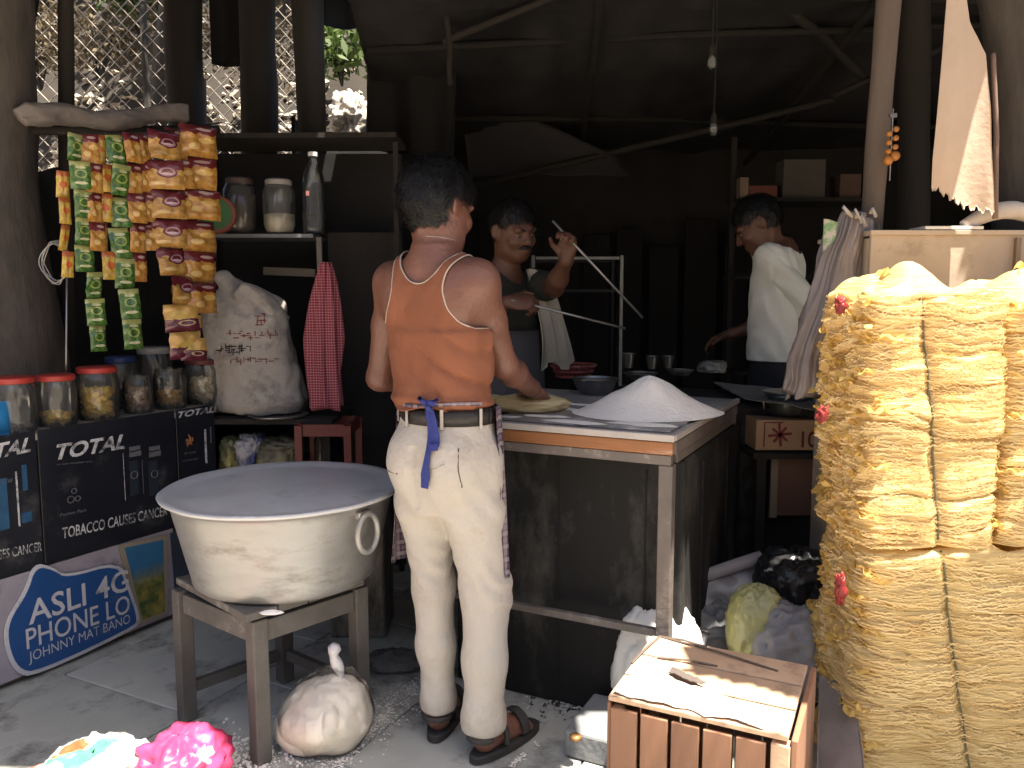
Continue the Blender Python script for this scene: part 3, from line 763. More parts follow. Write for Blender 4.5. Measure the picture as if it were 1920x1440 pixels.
def man_side():
    """the helper in a white shirt at the right, head bent, facing left"""
    Y = 3.62; yaw = R(-62); hips = P(1447, 690, Y); ch = np.array((P(1462, 540, Y)[0], Y, 0.))
    lean = .02
    S = dict(yaw=yaw, chest=ch, torso=[(z + .12, r, f + (z - .9) * .05, w, d) for z, r, f, w, d in torso_stations(.9, .95)], neck=P(1436, 462, Y), head=P(1421, 420, Y - .01), HM=rotm(R(-72), R(34)), hs=1.0,
             pts=['head', 'sR', 'sL', 'eR', 'eL', 'wR', 'wL', 'heelR', 'heelL', 'toeR', 'toeL'])
    RM = rotm(yaw); off = lambda r, f, z: np.array((ch[0], ch[1], 0)) + RM @ np.array((r, f, z))
    S['sR'] = off(.15, .02, 1.47); S['sL'] = off(-.15, .02, 1.47)
    S['eL'] = P(1522, 590, Y - .08); S['wL'] = P(1540, 690, Y - .12); S['eR'] = off(.20, .04, 1.20); S['wR'] = off(.17, .25, 1.12)
    S['hdL'] = (0, -.1, -.8); S['hnL'] = (.4, -.7, .0); S['hdR'] = RM[:, 1] - ZX * .3; S['hnR'] = (0, 0, 1)
    for k, e in (('R', 1), ('L', -1)):
        S['h' + k] = off(e * .085, -.01, .95); S['k' + k] = off(e * .09, .02, .50); S['a' + k] = off(e * .09, -.02, .10)
        S['heel' + k] = off(e * .09, -.06, .02); S['toe' + k] = off(e * .11, .18, .02)
    rt = root('person', 'person in a white shirt and dark trousers with bowed head behind the hanging bags', 'person', (ch[0], ch[1], 0))
    F = body_field(S, .007); v, f = F.mesh(); addnp('body', v, f, M_skin2, rt)
    Mw = mat('white_shirt', (.74, .73, .65), (.60, .59, .52), rough=.92, scale=5, bump=.3, bscale=200, spec=.15)
    def g(v):
        q = local(S, v); return np.minimum((S['neck'][2] - .035 + np.maximum(0, np.abs(q[:, 0]) - .05) * .3) - q[:, 2], q[:, 2] - 1.02)
    wr = lambda p: -.012 * np.clip((1.35 - p[:, 2]) / .2, 0, 1) - .004 * fbm(p * 16, 3) - .0035 * np.sin((p[:, 2] * .5 + p[:, 0] + p[:, 1] * .4) * 95 + 4 * fbm(p * 6, 2))
    shirt = garment('shirt', rt, S, .010, g, Mw, wr)
    for k in 'LR':
        sl = Field(np.minimum(S['s' + k], S['e' + k]) - .15, np.maximum(S['s' + k], S['e' + k]) + .15, .008)
        sl.cone(S['s' + k], S['s' + k] * .05 + S['e' + k] * .95, .066, .064, .02)
        sl.warp(lambda p: -.006 * fbm(p * 14, 2) - .004 * np.sin(p[:, 2] * 80 + p[:, 0] * 50))
        v, f = sl.mesh(); addnp('sleeve', v, f, Mw, shirt)
    trousers_simple(rt, S, mat('black_trousers', (.018, .018, .022), rough=.9), 1.05)
    short_hair(rt, S, 12); face_bits(rt, S, False)
    return S
# ------------------------------------------------------------------ more materials
def checker(name, base, dark, light, sc, axes=('X', 'Z')):
    m = mat(name, base, None, rough=.92, scale=6, bump=.3, bscale=200, spec=.12); nt = m.node_tree; L = nt.links.new
    b = nt.nodes['Principled BSDF']; src = b.inputs['Base Color'].links[0].from_socket
    tc = _n(nt, 'ShaderNodeTexCoord')
    for ax, colr, f, s2 in ((axes[0], dark, .75, sc), (axes[1], dark, .75, sc), (axes[1], light, .6, sc * .5), (axes[0], light, .45, sc * .5)):
        w = _n(nt, 'ShaderNodeTexWave', wave_type='BANDS', bands_direction=ax); w.inputs['Scale'].default_value = s2 / 6.283 * 2; w.inputs['Distortion'].default_value = .6; w.inputs['Detail'].default_value = 1
        L(tc.outputs['Object'], w.inputs[0]); r = _n(nt, 'ShaderNodeValToRGB'); L(w.outputs[0], r.inputs[0])
        r.color_ramp.elements[0].position = .72; r.color_ramp.elements[1].position = .8
        mu = _n(nt, 'ShaderNodeMath', operation='MULTIPLY'); L(r.outputs[0], mu.inputs[0]); mu.inputs[1].default_value = f
        x = _n(nt, 'ShaderNodeMix', data_type='RGBA'); L(mu.outputs[0], x.inputs[0]); L(src, x.inputs[6]); x.inputs[7].default_value = c4(colr); src = x.outputs[2]
    L(src, b.inputs['Base Color']); return m

M_floor = mat('grey_stone_slab', (.44, .44, .405), (.31, .315, .29), objvar=.14, rough=.62, scale=3, bump=.12, bscale=30, dirt=(.10, .10, .095), dscale=4, damt=.35)
M_ground = mat('packed_street_ground', (.42, .36, .29), (.32, .27, .22), rough=.95, scale=1.2, bump=.3, bscale=30)
M_grout = mat('dusty_joint', (.20, .19, .175), (.12, .115, .11), rough=.95, scale=12, bump=.3, bscale=60, dirt=(.55, .54, .52), dscale=3, damt=.25)
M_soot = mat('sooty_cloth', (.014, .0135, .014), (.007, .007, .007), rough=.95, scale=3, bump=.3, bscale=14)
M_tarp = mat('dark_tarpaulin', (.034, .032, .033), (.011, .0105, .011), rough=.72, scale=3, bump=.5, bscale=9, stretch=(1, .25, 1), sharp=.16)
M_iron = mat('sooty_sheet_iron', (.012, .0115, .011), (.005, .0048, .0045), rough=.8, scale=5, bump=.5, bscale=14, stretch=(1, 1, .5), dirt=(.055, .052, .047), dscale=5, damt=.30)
M_darkwood = mat('dark_old_wood', (.024, .0195, .016), (.010, .0085, .007), rough=.85, scale=9, stretch=(1, 1, .15), bump=.4, bscale=30)
M_bamboo = mat('weathered_pole_wood', (.15, .115, .09), (.085, .064, .05), rough=.8, scale=8, stretch=(1, 1, .12), bump=.35, bscale=40)
M_steel = mat('worn_steel', (.42, .41, .40), (.30, .29, .28), rough=.38, scale=12, bump=.08, bscale=60, metal=.85)
M_alu = mat('dull_aluminium', (.36, .352, .342), (.265, .26, .25), rough=.44, scale=4.5, bump=.22, bscale=14, metal=.6, stretch=(1, 1, 2.6), dirt=(.20, .185, .165), dscale=4.5, damt=.30, rvar=.14)
M_alulid = mat('flat_aluminium', (.58, .58, .59), (.40, .405, .415), rough=.36, scale=5, bump=.22, bscale=6, metal=.12, spec=.8, dirt=(.32, .32, .33), dscale=5, damt=.25)
M_flour = mat('flour', (.90, .86, .80), (.84, .80, .74), rough=1.0, scale=9, bump=.5, bscale=70, spec=.05)
M_glass = glassy('jar_plastic', haze=.07)
M_redlid = mat('red_plastic', (.42, .045, .035), (.33, .035, .03), rough=.42, scale=10, bump=.05)
M_maroon = mat('maroon_plastic', (.10, .022, .022), rough=.5, bump=.05)

def prism(pts2, o, ex, ey, ez, t):
    """flat plate: outline pts2 in (ex, ey), thickness t along ez"""
    n = len(pts2); m = MB(); a = [o + ex * x + ey * y for x, y in pts2]; b = [p + ez * t for p in a]
    m.add(a + b, [tuple(range(n - 1, -1, -1)), tuple(range(n, 2 * n))] + [(i, (i + 1) % n, n + (i + 1) % n, n + i) for i in range(n)]); return m
def rnd_poly(pts, k=2):
    p = np.asarray(pts, float)
    for _ in range(k):
        a = p * .75 + np.roll(p, -1, 0) * .25; b = p * .25 + np.roll(p, -1, 0) * .75
        p = np.stack([a, b], 1).reshape(-1, 2)
    return p
def lettering(txt, a, b, hgt, up, nrm, m, parent, name='lettering', shear=0.0, bold=0.0, proud=.0012):
    """text from point a to point b (its baseline), cap height hgt"""
    cu = bpy.data.curves.new('t', 'FONT'); cu.body = txt; cu.shear = shear; cu.offset = bold; cu.extrude = 0.0; cu.resolution_u = 3
    ob = bpy.data.objects.new('t', cu); COL.objects.link(ob)
    me = bpy.data.meshes.new_from_object(ob.evaluated_get(bpy.context.evaluated_depsgraph_get()))
    co = np.zeros(len(me.vertices) * 3, np.float32); me.vertices.foreach_get('co', co); co = co.reshape(-1, 3)
    fs = [tuple(p.vertices) for p in me.polygons]
    bpy.data.objects.remove(ob); bpy.data.curves.remove(cu); bpy.data.meshes.remove(me)
    a = np.asarray(a, float); b = np.asarray(b, float); ex = b - a
    w = co[:, 0].max() - co[:, 0].min(); x = (co[:, 0] - co[:, 0].min()) / w; y = co[:, 1] / .69 * hgt
    v = a + ex * x[:, None] + np.asarray(up) * y[:, None] + np.asarray(nrm) * proud
    return add(name, mbof(v, fs), m, parent)
def blob(c, r, amp=.15, fq=3.0, sq=2.0, n=56, m=40, seed=0, ridg=False, flat=True, M=None):
    """a lumpy bag: sphere grid pushed about by noise, flattened where it stands"""
    th = np.linspace(0, 2 * math.pi, n, endpoint=False); ph = np.linspace(.02, math.pi - .02, m); T, Ph = np.meshgrid(th, ph)
    d = np.stack([np.sin(Ph) * np.cos(T), np.sin(Ph) * np.sin(T), np.cos(Ph)], -1)
    d = np.sign(d) * np.abs(d) ** (2.0 / sq)
    q = d * fq + seed * 7.7
    nz = fbm(q, 3)
    if ridg: nz = nz + .8 * (1 - 2 * np.abs(fbm(q * 1.7 + 5, 3))) - .5
    A = d * (1 + amp * nz)[..., None] * np.asarray(r)
    if M is not None: A = A @ M.T
    if flat: A[..., 2] = np.maximum(A[..., 2], -np.asarray(r)[2] * .72)
    A = A + np.asarray(c, float)
    return MB().grid(A[::-1], True)

# ------------------------------------------------------------------ ground and floor
gm = MB(); gm.add([(-600, -600, -.03), (600, -600, -.03), (600, 600, -.03), (-600, 600, -.03)], [(0, 1, 2, 3)])
struct(add('ground', gm, M_ground))
fm = MB(); o0 = np.array((0, 2.0, 0.))
fm.add([o0 + UX * a + WX * b + ZX * -.010 for a, b in ((-3.2, -1.0), (3.2, -1.0), (3.2, 5.2), (-3.2, 5.2))], [(0, 1, 2, 3)])
floor = struct(add('floor', fm, M_grout))
SL = .60
j0 = G(640, 1432) ; j0 = np.array((np.dot(j0 - o0, UX), np.dot(j0 - o0, WX)))
for i in range(-4, 5):
    for j in range(-2, 7):
        ln = SL * (1.0 if (i + j) % 3 else 1.0); oj = (.27 if i % 2 else 0.0)
        c = o0 + UX * (j0[0] + (i + .5) * SL) + WX * (j0[1] + oj + (j + .5) * SL)
        w = random.uniform(.986, .991) * SL
        m = MB().box(c + ZX * (-.008 + random.uniform(-.0015, .0015)), (w, SL * random.uniform(.985, .99), .016), UX, WX)
        add('slab', m, M_floor, floor, bevel=.003, seg=1)

# ------------------------------------------------------------------ roof, awning, walls of the stall
def sheet_grid(a, b, c, d, n, m, sag=.0, nz=.0, fq=2.0, seed=0):
    """bilinear sheet a-b (near edge), d-c (far edge)"""
    u = np.linspace(0, 1, n)[None, :, None]; w = np.linspace(0, 1, m)[:, None, None]
    A = (np.asarray(a) * (1 - u) + np.asarray(b) * u) * (1 - w) + (np.asarray(d) * (1 - u) + np.asarray(c) * u) * w
    A = A + 0.0
    A[..., 2] += nz * fbm(A * fq + seed * 3.3, 3) - sag * (np.sin(np.pi * u[..., 0]) * np.sin(np.pi * w[..., 0]))
    return A
# unseen awning over the front, edge and holes cut to place the sun patches
AH = 2.75
def onto(p): return np.asarray(p) + SUN * ((AH - p[2]) / SUN[2])
nx, ny = 250, 130
ax_ = np.linspace(-3.4, 3.4, nx); ay_ = np.linspace(.30, 3.05, ny); AX, AY = np.meshgrid(ax_, ay_)
rag = fbm(np.stack([AX * 5, AY * 5, 0 * AX], -1), 4)
rag2 = fbm(np.stack([AX * 14, AY * 14, 0 * AX + 4], -1), 3)
keep = np.ones(AX.shape, bool)
keep &= AY > .04 * rag + np.interp(AX, [-3.4, -.7, -.25, -.05, .1, .55, .78, 3.4], [1.45, 1.50, 1.50, 1.44, 1.40, 1.34, .93, .88])
def sun_hole(p, rx, ry, rot=0.0, rg=.35):
    global keep
    q = onto(np.asarray(p, float)); c, s = math.cos(rot), math.sin(rot)
    x = (AX - q[0]) * c + (AY - q[1]) * s; y = -(AX - q[0]) * s + (AY - q[1]) * c
    keep &= (x / rx) ** 2 + (y / ry) ** 2 > 1 + rg * rag * 1.6 + rg * .6 * rag2
SUN_HOLES = []
def build_awning():
    f = []; n = nx
    kk = keep[:-1, :-1] & keep[1:, :-1] & keep[:-1, 1:] & keep[1:, 1:]
    for i, k in np.argwhere(kk): f.append((i * n + k, i * n + k + 1, (i + 1) * n + k + 1, (i + 1) * n + k))
    z = AH + .03 * fbm(np.stack([AX * 2, AY * 2, 0 * AX], -1), 2)
    m = mbof(np.stack([AX, AY, z], -1).reshape(-1, 3), f)
    o = add('awning', m, mat('awning_tarpaulin', (.06, .07, .10), (.04, .05, .075), rough=.7, scale=2), None)
    tag(o, 'torn dark tarpaulin awning stretched over the front of the stall', 'awning')
    return o
# main roof of the stall, dark sheets on poles
RL0, RL1 = np.array((-.66, 3.0, 2.66)), np.array((-.92, 6.2, 2.32))
roof = root('roof', 'sooty dark roof sheets on poles sloping down to the back', 'roof', (1.0, 4.5, 2.3))
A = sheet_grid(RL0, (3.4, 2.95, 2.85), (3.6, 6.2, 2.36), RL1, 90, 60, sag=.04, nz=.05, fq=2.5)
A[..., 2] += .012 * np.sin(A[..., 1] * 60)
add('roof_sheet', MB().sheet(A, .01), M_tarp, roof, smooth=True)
def beam(a, b, r, m, parent, name='pole', wob=.012, n=14):
    t = np.linspace(0, 1, n)[:, None]; p = np.asarray(a) * (1 - t) + np.asarray(b) * t
    p = p + wob * np.stack([fbm(np.stack([t[:, 0] * 3 + 9 * r * 100, 0 * t[:, 0] + k, 0 * t[:, 0]], -1), 2) for k in range(3)], -1)
    return add(name, MB().tube(p, np.linspace(r, r * .85, n), 10), m, parent, smooth=True)
M_rpole = mat('smoked_pole', (.022, .018, .015), (.012, .010, .008), rough=.85, scale=8, bump=.3)
beam(P(832, 78, 3.9), P(1060, -14, 3.6), .018, M_rpole, roof, wob=.004)
beam(P(905, -30, 4.4), P(1130, 130, 4.8), .022, M_darkwood, roof)
beam(P(1230, -10, 4.0), P(1330, 70, 4.4), .02, M_darkwood, roof)
beam(P(1440, -20, 3.8), P(1620, 140, 4.2), .026, M_darkwood, roof)
beam(P(700, 108, 4.6), P(1790, 78, 4.4), .026, M_darkwood, roof)
beam(P(880, 352, 5.4), P(1565, 186, 4.6), .022, M_rpole, roof, wob=.006)
beam(P(1560, 180, 4.4), P(1780, 85, 4.0), .018, M_rpole, roof, wob=.004)
beam(P(838, -20, 3.85), P(846, 160, 3.9), .016, M_darkwood, roof)
rz = lambda y: 2.72 - (y - 3) * .125
M_purl = mat('sooty_purlin', (.015, .013, .011), (.008, .007, .006), rough=.9, scale=8, bump=.3)
for k, (y, dy) in enumerate(((3.45, .35), (4.15, -.3), (5.1, .25))): beam((-.62 - .08 * (y - 3), y, rz(y) - .05), (3.2, y + dy, rz(y + dy) - .02), .016 + .003 * k, M_purl, roof, 'purlin', .02)
for x in (.35, 1.55): beam((x, 3.05, rz(3.05) - .08), (x + .15, 5.95, rz(5.95) - .08), .022, M_purl, roof, 'rafter', .015)
# tarpaulin slung under the roof
A = sheet_grid(P(860, 150, 5.3), P(1160, 300, 5.0), P(1180, 330, 5.2), P(880, 330, 5.7), 30, 20, sag=.02, nz=.03)
tag(add('slung_tarpaulin', MB().sheet(A, .006), mat('grey_tarpaulin', (.05, .046, .048), (.03, .028, .03), rough=.8, scale=4, bump=.3, bscale=12), None, smooth=True), 'grey tarpaulin slung low under the back of the roof', 'tarpaulin')
# unseen roof and side sheet added on the left to keep out light
lr = root('roof', 'patched dark tarpaulin roof over the counter on the left', 'roof', (-2.3, 3.6, 2.85))
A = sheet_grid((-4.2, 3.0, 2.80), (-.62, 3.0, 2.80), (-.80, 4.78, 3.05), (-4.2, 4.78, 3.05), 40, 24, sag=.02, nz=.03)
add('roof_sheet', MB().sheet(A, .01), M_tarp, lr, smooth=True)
A = sheet_grid((-2.75, 2.1, 0), (-3.1, 4.3, 0), (-3.1, 4.3, 2.95), (-2.75, 2.1, 2.8), 30, 20); A[..., 0] += .05 * fbm(A * np.array((1, 3, .8)), 3)
tag(add('light_block_sheet', MB().sheet(A, .01), M_soot, None, smooth=True), 'dark sheet closing the left side behind the counter', 'wall')  # out of view, added to stop light coming in from the left
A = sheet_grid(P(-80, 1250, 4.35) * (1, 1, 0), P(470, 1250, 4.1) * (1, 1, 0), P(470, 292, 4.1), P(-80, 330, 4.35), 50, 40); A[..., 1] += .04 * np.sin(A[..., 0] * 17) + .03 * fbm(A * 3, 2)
tag(add('sacking', MB().sheet(A, .01), M_soot, None, smooth=True), 'dark sacking hung behind the sachets below the fence', 'sacking')  # dark sheet added to make the background behind the strips dark
# back wall and right wall: dark sheets on a frame
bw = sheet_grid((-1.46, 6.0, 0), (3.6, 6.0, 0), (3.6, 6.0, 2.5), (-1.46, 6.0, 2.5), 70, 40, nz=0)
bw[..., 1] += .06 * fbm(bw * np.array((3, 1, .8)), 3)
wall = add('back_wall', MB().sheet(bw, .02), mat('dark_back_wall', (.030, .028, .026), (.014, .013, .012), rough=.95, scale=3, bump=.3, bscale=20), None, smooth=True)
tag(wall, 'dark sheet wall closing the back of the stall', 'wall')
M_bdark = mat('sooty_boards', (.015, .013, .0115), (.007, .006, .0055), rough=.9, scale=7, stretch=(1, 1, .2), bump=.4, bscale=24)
for k in range(15):
    w = random.uniform(.14, .24); hh = random.uniform(1.3, 2.1); add('plank', MB().box((-1.15 + k * .25 + random.uniform(-.03, .03), 5.86 + random.uniform(-.02, .02), hh / 2), (w, .02, hh)), M_bdark, wall, bevel=.003)
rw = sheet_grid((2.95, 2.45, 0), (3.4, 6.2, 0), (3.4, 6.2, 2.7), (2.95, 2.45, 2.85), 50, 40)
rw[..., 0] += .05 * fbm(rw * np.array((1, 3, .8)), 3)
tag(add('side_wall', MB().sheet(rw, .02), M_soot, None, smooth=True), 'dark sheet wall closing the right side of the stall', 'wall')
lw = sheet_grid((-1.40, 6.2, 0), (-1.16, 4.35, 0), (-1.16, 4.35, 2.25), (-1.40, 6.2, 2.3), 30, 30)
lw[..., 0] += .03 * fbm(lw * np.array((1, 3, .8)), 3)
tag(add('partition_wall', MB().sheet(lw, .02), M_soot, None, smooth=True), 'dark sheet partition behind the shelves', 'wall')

# ------------------------------------------------------------------ unseen shop row added behind the camera to block low sky
sh = root('sky_block_row', 'low plastered shop row across the lane', 'building', (0, -9.0, 0))
M_plas = mat('weathered_plaster', (.42, .37, .30), (.30, .26, .21), rough=.95, scale=1.5, bump=.2); M_shut = mat('grey_shutter', (.16, .165, .17), rough=.6, metal=.3)
add('wall', MB().box((0, -9.6, 2.35), (26, 1.2, 4.7)), M_plas, sh)
add('parapet', MB().box((0, -9.5, 4.8), (26.3, 1.5, .22)), M_plas, sh)
for k in range(6):
    f_ = add('shutter', MB().box((-11 + k * 4.4, -8.985, 1.2), (2.8, .05, 2.4)), M_shut, sh)
    for j in range(9): add('slat', MB().box((-11 + k * 4.4, -8.95, .2 + j * .26), (2.7, .03, .10)), M_shut, f_)
    add('sign_board', MB().box((-11 + k * 4.4, -8.93, 2.95), (3.4, .12, .7)), M_plas, sh)
# ------------------------------------------------------------------ the lane behind on the left: bank of rubble, fence, trunks, trees
bk = np.zeros((60, 90, 3)); gx = np.linspace(-6.5, -.9, 90); gt = np.linspace(0, 1, 60)
GX, GT = np.meshgrid(gx, gt)
bk[..., 0] = GX; bk[..., 1] = 6.4 + GT * 3.6; bk[..., 2] = -.02 + 4.6 * np.clip(GT * 1.5 - .0, 0, 1) ** .8 + .25 * fbm(np.stack([GX * 1.2, GT * 5, 0 * GX], -1), 4) * (GT > .02)
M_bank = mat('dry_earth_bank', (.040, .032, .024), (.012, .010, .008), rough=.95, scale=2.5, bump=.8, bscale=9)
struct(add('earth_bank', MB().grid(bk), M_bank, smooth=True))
g = np.random.default_rng(5); m = MB(); ml = MB()
for _ in range(6500):
    i = g.integers(4, 40); k = g.integers(36, 89); p = bk[i, k] + g.normal(0, .04, 3); s = g.uniform(.015, .07)
    dn = fbm(p[None] * np.array((1.1, 1.1, 1.6)) + 2, 3)[0]
    if g.random() < np.clip((p[2] - 2.5) / 1.0, 0, .93) or dn < -.12: continue
    q = g.normal(0, 1, (6, 3)) * .25 + np.array([(1, 0, 0), (-1, 0, 0), (0, 1, 0), (0, -1, 0), (0, 0, .7), (0, 0, -.7)])
    m.add(p + q * s, [(0, 2, 4), (2, 1, 4), (1, 3, 4), (3, 0, 4), (2, 0, 5), (1, 2, 5), (3, 1, 5), (0, 3, 5)])
stuff(tag(add('rubble', m, mat('pale_rubble', (.62, .55, .45), (.16, .13, .10), rough=.95, scale=9, bump=.5, bscale=30)), 'pale sunlit rubble heaped on the bank beyond the fence', 'rubble'))
def foliage(mb, c, r, n, s, g):
    d = g.normal(0, 1, (n, 3)); d /= np.linalg.norm(d, axis=1)[:, None]; p = c + d * r * g.uniform(.35, 1.05, (n, 1))
    for q in p:
        a = g.normal(0, 1, 3); a /= np.linalg.norm(a); b = np.cross(a, g.normal(0, 1, 3)); b /= np.linalg.norm(b); l = s * g.uniform(.6, 1.4)
        mb.add([q - a * l, q + b * l * .35, q + a * l, q - b * l * .35], [(0, 1, 2, 3)])
M_leaf = mat('leaf', (.085, .13, .028), (.045, .075, .018), rough=.6, scale=20, bump=0, trans=.35)
def tree(lab, base, h, r0, crown, n, s, seed):
    g = np.random.default_rng(seed); t = root('tree', lab, 'tree', base)
    pts = np.array([np.array(base) + ZX * (h * k / 8) + .05 * k * np.array((math.sin(seed + k * .7), math.cos(seed * 2 + k * .5), 0)) for k in range(9)])
    add('trunk', MB().tube(pts, np.linspace(r0, r0 * .4, 9), 10), M_darkwood, t, smooth=True)
    m = MB(); lm = MB()
    for k in range(crown):
        a = g.uniform(0, 6.28); e = pts[8] + np.array((math.cos(a) * g.uniform(.4, 1.3), math.sin(a) * g.uniform(.4, 1.3), g.uniform(-.9, .8)))
        lm.tube([pts[g.integers(5, 9)], (pts[7] + e) / 2 + (0, 0, .15), e], [r0 * .3, r0 * .2, r0 * .08], 6); foliage(m, e, np.array((.55, .55, .4)), n, s, g)
    add('limb', lm, M_darkwood, t, smooth=True)
    stuff(add('crown', m, M_leaf, t))
tree('leafy tree on the bank behind the fence, bright green at the top', (-3.2, 8.8, 3.4), 2.0, .10, 9, 160, .10, 3)
tree('leafy tree on the bank above the shelf', (-1.9, 9.3, 3.9), 1.6, .09, 8, 160, .10, 4)
tree('tall tree just behind the fence shading the bank', (-2.62, 6.35, 0), 5.2, .13, 12, 330, .075, 9)  # added so its crown, out of view, dapples the bank with shade
tree('leafy tree on the bank at the far left', (-5.0, 8.4, 3.0), 2.2, .12, 9, 160, .10, 6)
M_dry = mat('dry_leaf', (.13, .10, .055), (.04, .03, .018), rough=.8, scale=20, bump=0, trans=.2)
for lab, px, py, Y, r, n, s, mm in (('sunny yellow green shrub at the top of the bank', 262, -8, 7.6, (.42, .3, .30), 420, .07, M_leaf), ('dark dry shrub on the bank behind the left post', 70, 60, 7.4, (.5, .3, .42), 900, .035, M_dry), ('dark dry shrub in the middle of the bank', 180, 75, 7.2, (.55, .3, .30), 900, .035, M_dry),
                               ('dark dry shrub behind the crooked post', 320, 70, 7.3, (.5, .3, .45), 800, .035, M_dry), ('dry shrub behind the wide dark post', 500, 90, 7.4, (.5, .3, .45), 800, .035, M_dry), ('sunny green shrub above the pale rag', 640, 90, 7.6, (.40, .3, .28), 300, .07, M_leaf)):
    g = np.random.default_rng(int(px)); c = P(px, py, Y); t = root('shrub', lab, 'shrub', tuple(c - ZX * r[2])); m = MB(); foliage(m, c, np.array(r), n, s, g); stuff(add('foliage', m, mm, t))
    st = MB()
    for k in range(7): e = c + np.array(r) * g.normal(0, .45, 3); st.tube([c - ZX * r[2] * 1.2, (c + e) / 2, e], [.012, .008, .004], 5)
    add('stems', st, M_darkwood, t)
# chain link fence
fa, fb = np.array((-3.25, 4.95, 0)), np.array((-1.30, 5.35, 0)); fd = fb - fa; FL = np.linalg.norm(fd); fd = fd / FL; fn = np.array((fd[1], -fd[0], 0))
fence = root('chain_link_fence', 'rusty chain link fence in front of the pale rubble bank', 'fence', tuple((fa + fb) / 2))
M_wire = mat('galvanised_wire', (.34, .31, .27), (.2, .17, .14), rough=.6, metal=.4, bump=0)
m = MB(); D = .088
for k in range(-26, int(FL / D) + 1):
    for sgn in (1, -1):
        s0 = k * D; pts = []
        z0, z1 = 1.45, 3.15; L = z1 - z0
        a0, a1 = (s0, s0 + L * .92) if sgn > 0 else (s0 + L * .92, s0)
        ta = max(0., min(1., ((0 - a0) / (a1 - a0)) if a1 != a0 else 0)); tb = max(0., min(1., (FL - a0) / (a1 - a0)))
        ta, tb = min(ta, tb), max(ta, tb)
        if tb - ta < .02: continue
        t = np.linspace(ta, tb, 6)
        p = fa + fd * (a0 + (a1 - a0) * t)[:, None] + ZX * (z0 + L * t)[:, None] + fn * (.003 * sgn + .03 * np.sin(t * 7 + k))[:, None]
        m.tube(p, .0028, 4, False)
stuff(add('wire_mesh', m, M_wire, fence))
for s in (.02, .5, 1):
    q = fa + fd * FL * s; add('fence_post', MB().tube([q, q + ZX * 3.2], .022, 8), M_darkwood, fence, smooth=True)
# dark trunks and posts between the stall and the fence
def trunk(name, lab, cat, pts, rs, m=M_darkwood, n=16):
    pts = np.asarray(pts, float); T = np.linspace(0, len(pts) - 1, 26); p = np.stack([np.interp(T, np.arange(len(pts)), pts[:, i]) for i in range(3)], 1); r = np.interp(T, np.arange(len(rs)), rs)
    mb = MB().tube(p, r, n); v = np.array(mb.v); c = p[np.minimum(np.arange(len(v)) // n, 25)]; d = v - c
    v = c + d * (1 + .16 * fbm(v * np.array((14, 14, 3)), 3))[:, None]
    mb.v = [tuple(x) for x in v]
    if name == 'tree':
        t = root('tree', lab, 'tree', tuple(pts[0])); add('trunk', mb, m, t, smooth=True); return t
    return tag(add(name, mb, m, None, smooth=True), lab, cat)
M_bark = mat('grey_bark', (.095, .080, .068), (.026, .022, .019), rough=.95, scale=9, stretch=(1, 1, .3), bump=.7, bscale=26)
trunk('tree', 'broad grey tree trunk at the left edge behind the jars', 'tree', [P(20, 1000, 3.0) * (1, 1, 0), P(20, 700, 3.0), P(-5, 400, 3.05), P(-10, 100, 3.1), P(-18, -250, 3.15)], [.22, .19, .14, .13, .14], M_bark, 22)
trunk('wooden_post', 'thin dark post above the sachets in front of the fence', 'post', [P(128, 640, 3.3) * (1, 1, 0), P(128, 640, 3.3), P(122, -180, 3.3)], [.032, .03, .028])
trunk('wooden_post', 'dark crooked post near the top of the fence', 'post', [(P(352, 300, 4.6)) * (1, 1, 0), P(352, 300, 4.6), P(338, -120, 4.6)], [.11, .095, .10])
trunk('wooden_post', 'wide dark post between fence and shelf', 'post', [(P(490, 300, 4.45)) * (1, 1, 0), P(490, 300, 4.45), P(478, -120, 4.45)], [.10, .09, .10])
trunk('wooden_post', 'dark post at the shelf corner left of the pale rag', 'post', [(P(588, 300, 4.2)) * (1, 1, 0), P(588, 300, 4.2), P(570, -150, 4.2)], [.075, .07, .085])
trunk('wooden_post', 'thin pale stake standing against the fence', 'post', [(P(384, 300, 4.8)) * (1, 1, 0), P(384, 300, 4.8), P(382, 148, 4.8)], [.018, .018, .014], M_bamboo)
trunk('wooden_post', 'short pale stake right of the wide dark post in the fence', 'post', [(P(458, 300, 4.85)) * (1, 1, 0), P(458, 300, 4.85), P(456, 132, 4.85)], [.02, .02, .016], M_bamboo)
# old sacking hung behind the posts
for lab, a, b, c, d in (('dark sacking hung behind the post at the left edge', P(-60, -160, 4.1), P(92, -160, 4.15), P(34, 205, 4.1), P(-60, 330, 4.1)),
                   ('dark sacking hung between the wide dark posts', P(385, -160, 4.7), P(470, -160, 4.7), P(470, 128, 4.7), P(398, 120, 4.7)),
                   ('dark sacking hung over the gap above the shelf', P(590, -160, 4.5), P(860, -160, 4.4), P(850, 60, 4.4), P(596, 50, 4.5)),
                   ('dark sacking hung behind the pale rag', P(690, 60, 4.6), P(860, 40, 4.5), P(850, 300, 4.5), P(688, 280, 4.6))):
    A = sheet_grid(a, b, c, d, 24, 24); A[..., 1] += .03 * np.sin(A[..., 0] * 26) + .02 * fbm(A * 5, 2)
    tag(add('sacking', MB().sheet(A, .006), M_soot, None, smooth=True), lab, 'sacking')
rg_ = blob(P(657, 222, 5.3), (.13, .09, .15), .42, 3.2, 2.0, seed=4, ridg=True, flat=False)
tag(add('rag', rg_, mat('pale_rag', (.60, .55, .48), (.38, .33, .28), rough=.95, scale=8, bump=.5, bscale=30), None, smooth=True), 'pale crumpled rag stuffed in the gap above the shelf', 'rag')
